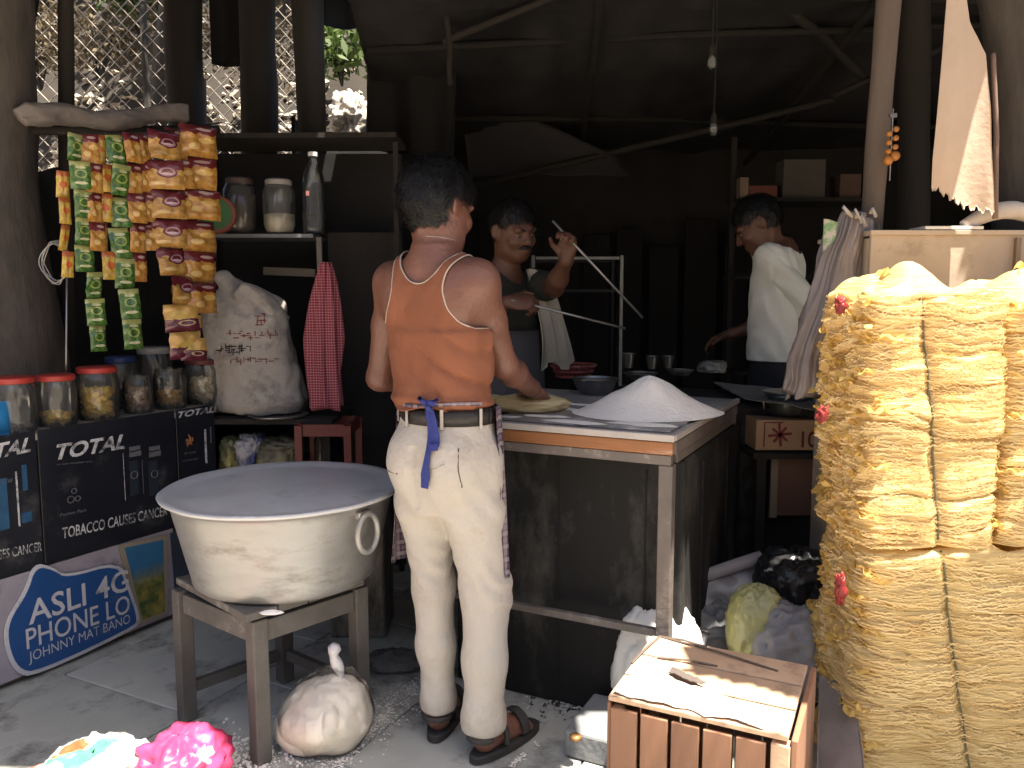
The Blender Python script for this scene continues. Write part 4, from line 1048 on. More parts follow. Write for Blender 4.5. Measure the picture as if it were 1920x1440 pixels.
# ================================================================== left: counter with advertising boards
C0, C1 = G(0, 1298), G(330, 1160); cd = C1 - C0; cd /= np.linalg.norm(cd); cn = np.array((cd[1], -cd[0], 0.))     # cn faces the lane
CT = .5 * (V(0, 820, C0, C1)[2] + V(400, 766, C0, C1)[2])
def cs(px, py): p = V(px, py, C0, C1); return np.array((np.dot(p - C0, cd), p[2]))
def cp(s, z, off=0.0): return C0 + cd * s + ZX * z + cn * off
s_end = cs(406, 800)[0]
counter = root('shop_counter', 'low shop counter along the left covered with dark tobacco boards', 'counter', tuple(cp(.4, 0, -.2)))
M_cwood = mat('counter_board', (.10, .08, .06), (.05, .04, .03), rough=.8, scale=6, bump=.2)
add('carcass', MB().box(cp((s_end - .7) / 2, CT / 2 - .012, -.27), (s_end + .66, .50, CT - .03), cd, -cn), M_cwood, counter)
add('top_board', MB().box(cp((s_end - .7) / 2, CT - .010, -.262), (s_end + .70, .535, .024), cd, -cn), mat('counter_top', (.34, .31, .27), (.22, .20, .175), rough=.6, scale=8, bump=.15), counter, bevel=.003)
M_navy = mat('printed_navy_black', (.016, .017, .024), (.010, .011, .016), rough=.4, scale=4, bump=.06, bscale=8, dirt=(.055, .055, .058), dscale=7, damt=.25, rvar=.2)
M_white = mat('white_print', (.62, .62, .63), (.5, .5, .51), rough=.5, scale=30, bump=0, dirt=(.06, .06, .07), dscale=26, damt=.55)
M_dim = mat('grey_print', (.16, .165, .18), (.09, .09, .10), rough=.5, scale=40, bump=0)
M_cyan = mat('cyan_print', (.03, .11, .22), (.015, .05, .11), rough=.5, scale=20, bump=0)
M_or = mat('orange_print', (.42, .17, .05), (.2, .07, .03), rough=.5, scale=30, bump=0)
zb = lambda s: np.interp(s, [cs(0, 1062)[0], cs(350, 985)[0]], [cs(0, 1062)[1], cs(350, 985)[1]])
ZB = cs(180, 1030)[1]
def board(lab, px0, px1, off):
    s0 = cs(px0, 900)[0]; s1 = cs(px1, 900)[0]
    r = tag(add('advertising_board', MB().box(cp((s0 + s1) / 2, (CT + .012 + ZB) / 2, off), (s1 - s0 - .004, .006, CT + .012 - ZB), cd, -cn), M_navy, None, bevel=.001, seg=1), lab, 'sign')
    return r
def q2(b, name, px0, py0, px1, py1, m, off=.0080, skew=0):
    a0 = cs(px0, py0); a1 = cs(px1, py1); z0, z1 = sorted((a0[1], a1[1]))
    return add(name, prism([(a0[0], z0), (a1[0], z0), (a1[0], z1), (a0[0], z1)], C0.copy(), cd, ZX, cn, off), m, b)
def line(b, txt, a, e, hpx, m, shear=0., bold=0., off=.0080, name='lettering'):
    pa, pe = cs(*a), cs(*e); h = cs(a[0], a[1] - hpx)[1] - pa[1]
    return lettering(txt, cp(*pa), cp(*pe), h, ZX, cn, m, b, name, shear, bold, off)
b1 = board('black tobacco board at the left edge with a blue and white pack', -230, 71, .003)
line(b1, 'TOTAL', (-72, 872), (56, 845), 27, M_white, .35, .03)
line(b1, 'TOBACCO CAUSES CANCER', (-120, 1072), (76, 1032), 19, M_white, .1, .008)
q2(b1, 'pack_stripe', 26, 884, 36, 986, M_white); q2(b1, 'pack_print', 38, 872, 50, 918, M_cyan); q2(b1, 'pack_print', -40, 905, 16, 990, M_cyan)
q2(b1, 'pack_print', 38, 962, 58, 976, M_cyan)
line(b1, 'NEW', (0, 908), (22, 904), 8, M_dim, .2)
b2 = board('black tobacco board in the middle of the counter with a pale name on top', 72, 331, .004)
line(b2, 'TOTAL', (104, 861), (233, 839), 27, M_white, .35, .03, off=.0092)
line(b2, 'TOBACCO CAUSES CANCER', (115, 1009), (311, 965), 20, M_white, .1, .010, off=.0092)
q2(b2, 'pack_stripe', 228, 850, 233, 938, M_white, .0090); q2(b2, 'pack_stripe', 264, 862, 267, 925, M_dim, .0090)
for x0 in (240, 276): q2(b2, 'pack_print', x0, 866, x0 + 19, 926, mat('pack_navy', (.03, .04, .055), rough=.3, bump=0), .0086)
for x0 in (240, 277):
    q2(b2, 'pack_stripe', x0, 848, x0 + 22, 853, M_dim, .0092); q2(b2, 'pack_stripe', x0, 838, x0 + 20, 842, M_dim, .0092)
def ringmark(b, px, py, r, m, off=.0092):
    c = cs(px, py); a = np.linspace(0, 6.283, 20); add('round_mark', MB().tube([cp(c[0] + r * math.cos(t), c[1] + r * math.sin(t), off) for t in a], .0016, 4, False), m, b)
ringmark(b2, 249, 890, .014, M_dim); ringmark(b2, 287, 888, .014, M_dim)
line(b2, 'an even smoother taste', (104, 872), (170, 866), 4, M_dim, .1, off=.0092)
line(b2, 'Pocket Pack', (110, 968), (160, 958), 6, M_dim, .1, off=.0092)
ringmark(b2, 136, 920, .009, M_dim); ringmark(b2, 130, 936, .012, M_dim); ringmark(b2, 143, 934, .009, M_dim)
b3 = board('narrow black tobacco board at the far end of the counter with an orange mark', 332, 405, .005)
line(b3, 'TOTAL', (331, 783), (398, 772), 11, M_white, .35, .03, off=.0104)
q2(b3, 'pack_stripe', 380, 805, 386, 868, M_white, .0098); q2(b3, 'pack_stripe', 391, 800, 394, 830, M_dim, .0098)
cO = cs(352, 826)
for k in range(5):
    a = k * 1.25; add('flame_mark', MB().tube([cp(cO[0], cO[1] - .01, .0104), cp(cO[0] + .014 * math.cos(a), cO[1] + .012 * math.sin(a), .0104), cp(cO[0] + .018 * math.cos(a + .5), cO[1] + .026 * math.sin(a + .5), .0104)], [.006, .005, .002], 5), M_or, b3)
line(b3, 'an even', (342, 852), (364, 849), 6, M_dim, .1, off=.0104); line(b3, 'smoother taste', (338, 866), (368, 861), 5, M_dim, .1, off=.0104)
# lower boards
M_lil = mat('lilac_board', (.36, .33, .38), (.25, .23, .27), rough=.6, scale=5, bump=.05, dirt=(.12, .11, .12), dscale=6, damt=.3)
sL, sR = cs(-230, 1200)[0], cs(332, 1150)[0]
kb = tag(add('kick_board', MB().box(cp((sL + sR) / 2, .02 + ZB / 2 - .012, -.004), (sR - sL, .006, ZB - .03), cd, -cn), M_lil, None), 'pale lilac printed board along the foot of the counter', 'board')
M_sblue = mat('sign_blue', (.022, .085, .26), (.016, .06, .20), rough=.4, scale=4, bump=.05, dirt=(.10, .13, .2), dscale=9, damt=.12)
M_swhite = mat('sign_white', (.58, .58, .62), (.46, .46, .5), rough=.5, scale=14, bump=0, dirt=(.2, .2, .22), dscale=14, damt=.3)
op = [cs(*p) for p in ((60, 1054), (96, 1062), (120, 1080), (222, 1050), (240, 1098), (262, 1162), (252, 1178), (62, 1268), (26, 1262), (6, 1215), (6, 1165), (44, 1108))]
sg = tag(add('phone_sign', prism(rnd_poly(op), C0.copy() + cn * .004, cd, ZX, cn, .006), M_swhite), 'blue shaped phone sign with white outline leaning at the foot of the counter', 'sign')
oc = np.mean(op, 0); ip = rnd_poly([(p - oc) * np.array((.945, .925)) + oc for p in op])
add('blue_field', prism(ip, C0.copy() + cn * .010, cd, ZX, cn, .002), M_sblue, sg)
line(sg, 'ASLI 4G', (50, 1170), (238, 1104), 44, M_swhite, 0, .012, off=.0135); line(sg, 'PHONE LO', (46, 1216), (240, 1146), 38, M_swhite, 0, .006, off=.0135)
line(sg, 'JOHNNY MAT BANO', (50, 1240), (240, 1166), 19, M_swhite, 0, -.006, off=.0135)
# coloured poster
pp = [cs(*p) for p in ((219, 1022), (312, 1002), (314, 1150), (262, 1172))]
po = tag(add('poster', prism(pp, C0.copy() + cn * .0035, cd, ZX, cn, .002), mat('poster_border', (.34, .29, .22), rough=.5, bump=.02)), 'small faded picture poster right of the blue sign', 'poster')
m = mat('poster_picture', (.30, .24, .05), (.04, .085, .03), rough=.45, scale=22, bump=0, sharp=.12)
nt = m.node_tree; tc = _n(nt, 'ShaderNodeTexCoord'); se = _n(nt, 'ShaderNodeSeparateXYZ'); nt.links.new(tc.outputs['Generated'], se.inputs[0])
rp = _n(nt, 'ShaderNodeValToRGB'); nt.links.new(se.outputs[2], rp.inputs[0]); rp.color_ramp.elements[0].position = .45; rp.color_ramp.elements[1].position = .7
b_ = nt.nodes['Principled BSDF']; src = b_.inputs['Base Color'].links[0].from_socket; mx = _n(nt, 'ShaderNodeMix', data_type='RGBA')
nt.links.new(rp.outputs[0], mx.inputs[0]); nt.links.new(src, mx.inputs[6]); mx.inputs[7].default_value = (.035, .14, .28, 1); nt.links.new(mx.outputs[2], b_.inputs['Base Color'])
pc = np.mean(pp, 0); add('picture', prism([(p - pc) * np.array((.78, .9)) + pc for p in pp], C0.copy() + cn * .0058, cd, ZX, cn, .001), m, po)
dk = [cs(*p) for p in ((318, 1000), (404, 975), (404, 1120), (330, 1150))]
tag(add('dark_board', prism(dk, C0.copy() + cn * .0015, cd, ZX, cn, .003), mat('faded_navy_board', (.05, .065, .10), (.03, .035, .05), rough=.5, scale=7, stretch=(1, 1, 5))), 'faded navy board behind the big pot at the end of the counter', 'board')

# ------------------------------------------------------------------ jars on the counter
def on_counter(px, back, z=None):
    p = V(px, 800, C0 - cn * back, C1 - cn * back); p[2] = CT + .003 if z is None else z; return p
def sweets(c, r, hgt, n, size, g, kind='cube', fill=None):
    m = MB()
    for _ in range(n):
        a = g.uniform(0, 6.28); q = (r - size * .7) * math.sqrt(g.random()); p = c + np.array((q * math.cos(a), q * math.sin(a), size * .5 + g.random() * hgt))
        M = rotm(g.uniform(0, 6.28), g.uniform(-1, 1), g.uniform(-1, 1))
        if kind == 'cube': m.box(p, (size, size * .8, size * .5), M[:, 0], M[:, 1], M[:, 2])
        else:
            t = np.linspace(0, math.pi, 5); m.lathe(p, [(max(.0002, size * .5 * math.sin(x)), size * .5 * -math.cos(x)) for x in t], 8)
    return m
def jar(lab, px, back, r, h, lid, lidm, cont=None, seed=0, neck=.86):
    c = on_counter(px, back); g = np.random.default_rng(seed); t = root('sweet_jar', lab, 'jar', tuple(c), 'jars along the counter')
    prof = [(.001, .001), (r * .92, .001), (r, .012), (r, h * .74), (r * .97, h * .82), (r * neck, h * .90), (r * neck, h)]
    add('body', MB().lathe(c, prof, 36), M_glass, t, smooth=True, auto=50)
    if lidm is not None:
        lp = [(r * neck + .006, h * .90), (r * neck + .008, h * .92), (r * neck + .008, h * .995), (r * neck + .002, h * 1.02), (.001, h * 1.022)]
        m = MB().lathe(c, lp, 40)
        add('lid', m, lidm, t, smooth=True, auto=40)
    if cont:
        kind, col, col2, n, size, fill = cont
        stuff(add('sweets', sweets(c + ZX * .004, r * .93, h * fill, n, size, g, kind), mat('sweet_' + str(seed), col, col2, rough=.5, scale=25, bump=.05, sss=0), t))
    return t
YEL = ((.62, .42, .07), (.48, .30, .05))
jar('clear jar with a red lid at the left edge, nearly empty', 28, .10, .070, .185, 1, M_redlid, ('cube', (.35, .27, .22), (.2, .15, .12), 14, .018, .04), 1)
jar('clear jar with a red lid and a few yellow blocks at the bottom', 109, .10, .066, .180, 1, M_redlid, ('cube', *YEL, 30, .030, .13), 2)
jar('clear jar with a red lid half full of yellow blocks', 187, .11, .072, .195, 1, M_redlid, ('cube', *YEL, 110, .030, .46), 3)
jar('small dusty jar with pale brown sweets next to the yellow blocks', 262, .12, .056, .150, 1, None, ('ball', (.36, .24, .16), (.25, .15, .1), 90, .022, .55), 4)
jar('dusty jar with orange sweets at the bottom', 322, .12, .064, .165, 1, None, ('cube', (.48, .28, .06), (.3, .15, .04), 50, .026, .32), 5)
jar('wide jar with a maroon lid and cream biscuits at the end of the counter', 388, .12, .085, .19, 1, M_maroon, ('cube', (.58, .50, .36), (.42, .34, .22), 100, .036, .42), 6)
jar('narrow jar with dark orange sweets beside the sack', 432, .13, .055, .15, 1, M_maroon, ('ball', (.40, .17, .05), (.22, .09, .03), 90, .022, .5), 7)
jar('tall dim jar behind the red lids', 232, .30, .060, .21, 1, mat('blue_lid', (.03, .05, .16), rough=.4), ('ball', (.12, .09, .07), (.06, .05, .04), 60, .024, .4), 8)
jar('tall dim jar with a clear top behind the brown sweets', 296, .30, .072, .24, 1, mat('clear_lid', (.30, .29, .28), rough=.4), ('ball', (.16, .12, .08), (.08, .06, .04), 60, .026, .4), 9)
pk = on_counter(-2, .06); a = np.linspace(-1, 1, 10); rows = [[pk + cd * (.036 * x) + cn * (.014 * (1 - x * x) * math.sin(math.pi * min(.98, max(.02, z)))) + ZX * (.001 + .11 * z) for x in a] for z in np.linspace(0, 1, 14)]
tag(add('blue_packet', MB().sheet(np.array(rows), .006), mat('bright_blue_foil', (.03, .24, .5), (.02, .14, .36), rough=.3, scale=30), None, smooth=True), 'bright blue packet in front of the first jar', 'packet')

# ------------------------------------------------------------------ sachet strips
HA, HB = P(118, 250, 2.78), P(408, 232, 3.30)
def sachet_mat(name, kind):
    m = bpy.data.materials.new(name); m.use_nodes = True; nt = m.node_tree; L = nt.links.new; b = nt.nodes['Principled BSDF']
    tc = _n(nt, 'ShaderNodeTexCoord'); se = _n(nt, 'ShaderNodeSeparateXYZ'); L(tc.outputs['UV'], se.inputs[0])
    no = _n(nt, 'ShaderNodeTexNoise'); no.inputs['Scale'].default_value = 5; no.inputs['Detail'].default_value = 2; L(tc.outputs['UV'], no.inputs[0])
    oi = _n(nt, 'ShaderNodeObjectInfo')
    C = {'orange': ((.47, .25, .055), (.34, .145, .035), (.13, .018, .020), .70), 'wide': ((.47, .27, .07), (.36, .18, .05), (.12, .018, .026), .66), 'green': ((.075, .165, .035), (.03, .08, .018), (.34, .35, .12), .84), 'yellow': ((.50, .36, .06), (.40, .22, .04), (.38, .11, .03), .80), 'dark': ((.13, .025, .04), (.07, .015, .03), (.55, .33, .09), .45)}[kind]
    rp = _n(nt, 'ShaderNodeValToRGB'); L(no.outputs['Fac'], rp.inputs[0]); rp.color_ramp.elements[0].color = c4(C[1]); rp.color_ramp.elements[1].color = c4(C[0]); rp.color_ramp.elements[0].position = .38; rp.color_ramp.elements[1].position = .55
    # top band with rough edge
    n2 = _n(nt, 'ShaderNodeTexNoise'); n2.inputs['Scale'].default_value = 9; L(tc.outputs['UV'], n2.inputs[0])
    ad = _n(nt, 'ShaderNodeMath', operation='MULTIPLY_ADD'); L(n2.outputs['Fac'], ad.inputs[0]); ad.inputs[1].default_value = .22; L(se.outputs[1], ad.inputs[2])
    gt = _n(nt, 'ShaderNodeMath', operation='GREATER_THAN'); L(ad.outputs[0], gt.inputs[0]); gt.inputs[1].default_value = C[3] + .11
    mx = _n(nt, 'ShaderNodeMix', data_type='RGBA'); L(gt.outputs[0], mx.inputs[0]); L(rp.outputs[0], mx.inputs[6]); mx.inputs[7].default_value = c4(C[2]); col = mx.outputs[2]
    def mark(cx, cy, rx, ry, colr, ring=False):
        nonlocal col
        mp = _n(nt, 'ShaderNodeMapping'); L(tc.outputs['UV'], mp.inputs[0]); mp.vector_type = 'TEXTURE'; mp.inputs['Location'].default_value = (cx, cy, 0); mp.inputs['Scale'].default_value = (rx, ry, 1)
        ln = _n(nt, 'ShaderNodeVectorMath', operation='LENGTH'); L(mp.outputs[0], ln.inputs[0])
        lt = _n(nt, 'ShaderNodeMath', operation='LESS_THAN'); L(ln.outputs['Value'], lt.inputs[0]); lt.inputs[1].default_value = 1
        f = lt.outputs[0]
        if ring:
            g2 = _n(nt, 'ShaderNodeMath', operation='GREATER_THAN'); L(ln.outputs['Value'], g2.inputs[0]); g2.inputs[1].default_value = .7
            mm = _n(nt, 'ShaderNodeMath', operation='MULTIPLY'); L(f, mm.inputs[0]); L(g2.outputs[0], mm.inputs[1]); f = mm.outputs[0]
        x = _n(nt, 'ShaderNodeMix', data_type='RGBA'); L(f, x.inputs[0]); L(col, x.inputs[6]); x.inputs[7].default_value = c4(colr); col = x.outputs[2]
    if kind == 'orange': mark(.32, .30, .16, .10, (.62, .42, .16)); mark(.66, .52, .22, .09, (.62, .40, .12)); mark(.6, .86, .2, .05, (.45, .30, .28))
    if kind == 'wide': mark(.55, .58, .28, .20, (.12, .02, .035)); mark(.55, .58, .22, .15, (.36, .20, .22), True); mark(.55, .52, .16, .04, (.55, .40, .45)); mark(.3, .2, .2, .06, (.60, .42, .18))
    if kind == 'green': mark(.5, .55, .30, .16, (.30, .36, .10), True); mark(.5, .22, .32, .05, (.5, .5, .3)); mark(.5, .78, .24, .05, (.45, .45, .25))
    if kind == 'yellow': mark(.5, .5, .28, .14, (.5, .12, .03)); mark(.5, .2, .3, .05, (.5, .3, .1))
    if kind == 'dark': mark(.4, .6, .26, .16, (.55, .38, .10)); mark(.6, .3, .26, .1, (.5, .35, .2), True)
    L(col, b.inputs['Base Color']); b.inputs['Roughness'].default_value = .24; b.inputs['Specular IOR Level'].default_value = .7
    n3 = _n(nt, 'ShaderNodeTexNoise'); n3.inputs['Scale'].default_value = 5; n3.inputs['Detail'].default_value = 3; L(tc.outputs['UV'], n3.inputs[0])
    bp = _n(nt, 'ShaderNodeBump'); bp.inputs['Strength'].default_value = .5; bp.inputs['Distance'].default_value = .006; L(n3.outputs['Fac'], bp.inputs['Height']); L(bp.outputs[0], b.inputs['Normal'])
    return m
SM = {k: sachet_mat('sachet_' + k, k) for k in ('orange', 'wide', 'green', 'yellow', 'dark')}
def sachet_mesh(kind, w, h, seed):
    n, m = 9, 11; xs = np.linspace(-1, 1, n); zs = np.linspace(-1, 1, m); X, Z = np.meshgrid(xs, zs)
    puff = np.clip((1 - np.abs(X) ** 4) * (1 - np.abs(Z) ** 6), 0, 1) ** .6
    wr = 1.5 * fbm(np.stack([X * 2.4, Z * 2.4, 0 * X + seed * 3.1], -1), 3)
    v = []; f = []; uv = []
    for sgn in (1, -1):
        Y = -sgn * (puff * w * .13 * (1 + .7 * wr)) - sgn * .0006
        v += list(map(tuple, np.stack([X * w / 2 * (1 - .03 * wr), Y + .012 * w * wr * 4 * (X), Z * h / 2], -1).reshape(-1, 3))); uv += [((x + 1) / 2, (z + 1) / 2) for x, z in zip(X.ravel(), Z.ravel())]
        o = 0 if sgn > 0 else n * m
        for i in range(m - 1):
            for k in range(n - 1):
                q = (o + i * n + k, o + i * n + k + 1, o + (i + 1) * n + k + 1, o + (i + 1) * n + k); f.append(q if sgn > 0 else q[::-1])
    me = bpy.data.meshes.new('sachet'); me.from_pydata(v, [], f); me.update(); ul = me.uv_layers.new(name='UVMap')
    for p in me.polygons:
        p.use_smooth = True
        for li in p.loop_indices: ul.data[li].uv = uv[me.loops[li].vertex_index]
    me.materials.append(SM[kind]); return me
sang = math.atan2(HB[1] - HA[1], HB[0] - HA[0])
hn = np.array((HB[1] - HA[1], HA[0] - HB[0], 0)); hn /= np.linalg.norm(hn)     # faces the lane
g = np.random.default_rng(21)
def sachets(lab, kind, px, wpx, y0, y1, n, drift=0, off=0.0, tail=None):
    a, b = V(px - wpx / 2, y0, HA, HB), V(px + wpx / 2, y0, HA, HB); w = np.linalg.norm((b - a)[:2]); top = V(px, y0, HA, HB); bot = V(px, y1, HA, HB)
    h = (top[2] - bot[2]) / n
    t = root('sachet_strip', lab, 'sachets', tuple(top + hn * off), 'strips of sachets hung above the counter')
    ms = [sachet_mesh(kind, w * 1.2, h * .99, s) for s in range(6)]; mt = [sachet_mesh(tail[1], w * 1.2, h * .99, s) for s in range(6)] if tail else None
    hd = (HB - HA) * (1, 1, 0); hd /= np.linalg.norm(hd)
    for i in range(n):
        o = bpy.data.objects.new('sachet', (mt if tail and i >= tail[0] else ms)[g.integers(0, 6)]); COL.objects.link(o); o.parent = t
        u = (i + .5) / n
        o.location = Vector(hd * (drift * u * w + .004 * g.normal()) + hn * (.010 * g.normal() + .012 * math.sin(i * 1.3)) - ZX * (h * (i + .5)))
        o.rotation_euler = (g.normal(0, .12), g.normal(0, .04), sang + g.normal(0, .20))
sachets('narrow strip of yellow sachets at the left end of the hanging row', 'yellow', 124, 20, 318, 520, 4, .1, -.02)
sachets('long strip of green sachets, leftmost of the two green ones', 'green', 138, 30, 250, 662, 8, .9)
sachets('strip of orange sachets between the left green strip and the yellow one', 'orange', 165, 30, 250, 470, 4, .25)
sachets('narrow strip of yellow sachets between orange and green', 'yellow', 190, 24, 250, 524, 5, .4, -.012)
sachets('long strip of green sachets, rightmost of the two green ones', 'green', 213, 30, 250, 656, 7, .35, .01)
sachets('strip of orange sachets right of the green strip', 'orange', 243, 30, 250, 528, 5, .4)
sachets('narrow strip of orange sachets beside the wide printed strip', 'orange', 270, 26, 248, 470, 4, .3, -.01)
sachets('wide strip of sachets with round purple marks and a dark tail', 'wide', 297, 50, 246, 676, 8, .6, .012, (6, 'dark'))
sachets('strip of orange sachets right of the round purple marks', 'orange', 333, 32, 240, 522, 5, .1, -.006)
sachets('rightmost strip of large orange sachets with a dark tail', 'orange', 368, 52, 236, 588, 6, -.15, .012)
sachets('short strip of dark maroon sachets hanging lowest beside the sack', 'dark', 350, 36, 590, 676, 2, .1, .0)
add_str = MB().tube([HA + (HB - HA) * (t * 1.06 - .03) + ZX * (.004 - .02 * math.sin(t * math.pi)) for t in np.linspace(0, 1, 14)], .004, 6)
tag(add('string_line', add_str, M_darkwood, None, smooth=True), 'dark cord the sachet strips hang from', 'cord')
# roll of cloth and plastic lying along the rail above the sachets
ra, rb = P(40, 222, 3.0), P(345, 218, 3.45)
rail = np.array([ra + (rb - ra) * t + ZX * (.012 * math.sin(t * 9)) for t in np.linspace(0, 1, 90)])
mb = MB().tube(rail, .036 + .010 * np.sin(np.linspace(0, 14, 90)) * np.linspace(1, .4, 90), 36); v = np.array(mb.v); v += .022 * np.stack([fbm(v * np.array((9, 9, 26)) + k * 9, 4) for k in range(3)], -1); mb.v = [tuple(x) for x in v]
tag(add('cloth_roll', mb, mat('dusty_cloth_roll', (.23, .20, .18), (.12, .105, .10), rough=.9, scale=6, bump=.5, bscale=25), None, smooth=True), 'dusty roll of cloth lying along the rail above the sachets', 'cloth roll')
tag(add('rail', MB().tube([P(30, 245, 3.05), P(410, 243, 3.55)], .018, 8), M_darkwood, None, smooth=True), 'dark rail above the sachets under the cloth roll', 'rail')
# wire coil on the trunk
coil = [P(104, 492, 2.82) + np.array((.045 * math.cos(a) + .006 * math.sin(a * 3.1), -.0 + .012 * math.sin(a * .7), .07 * math.sin(a) * (1 + .1 * math.sin(a * .37)))) for a in np.linspace(0, 6.283 * 5, 120)]
tag(add('wire_coil', MB().tube(coil, .0022, 5), M_steel, None, smooth=True), 'thin wire coil hung on the tree trunk', 'wire')
tag(add('wire_stay', MB().tube([P(126, 470, 2.9), P(124, 680, 2.9), P(124, 700, 2.9)], .004, 6), M_steel, None, smooth=True), 'thin metal rod standing beside the wire coil', 'rod')
# green disc behind the strips
gd = P(405, 402, 3.5); mb = MB(); n = np.array((.25, -.95, .1)); n /= np.linalg.norm(n)
t = np.linspace(0, 6.283, 30, endpoint=False); x = np.cross(n, ZX); x /= np.linalg.norm(x); y = np.cross(x, n)
for rr, oo in ((.085, 0),): mb.add([gd + (x * math.cos(a) + y * math.sin(a)) * rr for a in t] + [gd + n * .012 + (x * math.cos(a) + y * math.sin(a)) * rr * .93 for a in t], [tuple(range(29, -1, -1)), tuple(range(30, 60))] + [(i, (i + 1) % 30, 30 + (i + 1) % 30, 30 + i) for i in range(30)])
dg = tag(add('painted_disc', mb, mat('brown_lid', (.22, .07, .04), rough=.5), None), 'round green disc with a brown rim hanging behind the sachets', 'disc')
add('green_face', mbof([tuple(gd + n * .0135 + (x * math.cos(a) + y * math.sin(a)) * .066) for a in t], [tuple(range(30))]), mat('green_face', (.05, .15, .05), rough=.6), dg)

# ------------------------------------------------------------------ shelf unit with bottle and jars
shelf = root('shelf_unit', 'dark open shelf unit behind the counter holding a bottle and a jar', 'shelf', tuple(P(560, 1000, 3.75) * (1, 1, 0)))
ST = P(590, 266, 3.75)[2]; S2 = P(560, 444, 3.72)[2]
add('top_board', MB().bar(P(392, 268, 3.85), P(752, 266, 3.85), .34, .022), M_darkwood, shelf)
add('shelf_board', MB().bar(P(405, 446, 3.72), P(600, 446, 3.72), .26, .016), mat('zinc_shelf', (.17, .18, .195), (.10, .105, .115), rough=.45, scale=8, metal=.4), shelf)
add('back_panel', MB().box((P(400, 500, 4.05)[0] * .5 + P(750, 500, 4.05)[0] * .5, 4.06, ST / 2), (P(752, 500, 4.05)[0] - P(392, 500, 4.05)[0], .012, ST)), M_soot, shelf)
for px, y in ((600, 3.62), (402, 3.62), (600, 3.99), (402, 3.99), (745, 3.70)):
    b_ = P(px, 500, y); add('upright', MB().bar((b_[0], y, 0), (b_[0], y, (S2 - .01) if (px == 600 and y < 3.7) else ST - .012), .022), M_darkwood if px != 600 or y > 3.7 else mat('worn_pale_upright', (.16, .145, .12), (.08, .075, .07), rough=.7), shelf)
add('crosspiece', MB().bar(P(495, 508, 3.64), P(592, 512, 3.64), .02, .035), mat('dusty_batten', (.10, .085, .065), rough=.9), shelf)
add('side_panel', MB().box((P(676, 600, 3.66)[0], 3.8, .80), (P(745, 600, 3.7)[0] - P(606, 600, 3.7)[0], .012, 1.6)), M_darkwood, shelf)
def bottle(c, r, h):
    t = root('water_bottle', 'clear plastic water bottle standing on the end of the shelf', 'bottle', tuple(c))
    k = [(.001, .002), (.85, .0), (1, .03), (1, .10), (.94, .14), (1, .18), (1, .27), (.94, .31), (.99, .36), (.99, .52), (.97, .62), (.85, .72), (.60, .82), (.36, .88), (.33, .94), (.33, .945)]
    add('body', MB().lathe(c, [(a * r, b * h) for a, b in k], 32), glassy('bottle_plastic', haze=.05, hazecol=(.4, .42, .45)), t, smooth=True)
    add('cap', MB().lathe(c + ZX * h * .945, [(r * .40, 0), (r * .40, h * .05), (.001, h * .052)], 20), mat('white_cap', (.7, .7, .7), rough=.4), t, smooth=True, auto=40)
    add('label_mark', MB().box(c + np.array((-.014, -r - .001, h * .48)), (.014, .002, .02)), mat('pink_label', (.4, .15, .15), rough=.5), t)
S2z = S2 + .009
bc = P(590, 438, 3.66); bottle(np.array((bc[0], 3.66, S2z)), .052, .36)
def shelf_jar(lab, px, y, r, h, lidm, fillc, hh):
    c = P(px, 440, y); c = np.array((c[0], y, S2z)); t = root('storage_jar', lab, 'jar', tuple(c))
    add('body', MB().lathe(c, [(.001, .001), (r * .8, .001), (r * .85, .05 * h), (r, .16 * h), (r, .78 * h), (r * .82, .9 * h), (r * .78, h * .92)], 32), M_glass, t, smooth=True)
    add('lid', MB().lathe(c, [(r * .80, h * .9), (r * .82, h * .99), (r * .7, h * 1.02), (.001, h * 1.02)], 32), lidm, t, smooth=True, auto=40)
    add('contents', MB().lathe(c, [(.001, .004), (r * .78, .004), (r * .94, .16 * h), (r * .94, hh * h), (.001, hh * h + .008)], 28), fillc, t, smooth=True)
M_gl = mat('frosted_lid', (.30, .28, .26), rough=.5)
shelf_jar('round storage jar with pale powder standing beside the water bottle', 525, 3.66, .072, .235, M_gl, mat('pale_powder', (.42, .37, .28), rough=.95), .36)
shelf_jar('dim brown storage jar left of the powder jar', 452, 3.72, .075, .25, mat('brown_jar_lid', (.08, .05, .045), rough=.5), mat('brown_powder', (.08, .045, .035), rough=.95), .7)

# ------------------------------------------------------------------ sack, checked cloth and things beside the counter
M_sack = mat('woven_sack', (.42, .38, .34), (.27, .24, .21), rough=.8, scale=5, bump=.35, bscale=90, dirt=(.17, .145, .125), dscale=7, damt=.35)
sk_y = 3.52; sb = P(472, 772, sk_y); stp = P(450, 520, sk_y)
Sf = Field(np.array((sb[0] - .32, sk_y - .28, sb[2] - .02)), np.array((sb[0] + .32, sk_y + .28, stp[2] + .1)), .009)
Sf.loft((sb[0] + .01, sk_y), R(10), [(sb[2], .02, 0, .20, .14), (sb[2] + .05, .02, 0, .225, .165), (sb[2] + .22, .0, 0, .20, .155), (sb[2] + .42, -.02, 0, .195, .14), (sb[2] + .50, -.04, 0, .165, .11), (sb[2] + .55, -.05, 0, .11, .08)], .02)
Sf.cone(P(440, 545, sk_y), P(420, 524, sk_y - .02), .07, .05, .04); Sf.cone(P(485, 560, sk_y - .06), P(455, 545, sk_y - .10), .05, .04, .03)
Sf.warp(lambda p: -.018 * fbm(p * 7, 3) + .010 * (1 - 2 * np.abs(fbm(p * np.array((11, 11, 7)) + 3, 2))) - .006 * np.sin(p[:, 2] * 55 + p[:, 0] * 50 + 5 * fbm(p * 5, 2)) * (p[:, 2] > stp[2] - .17))
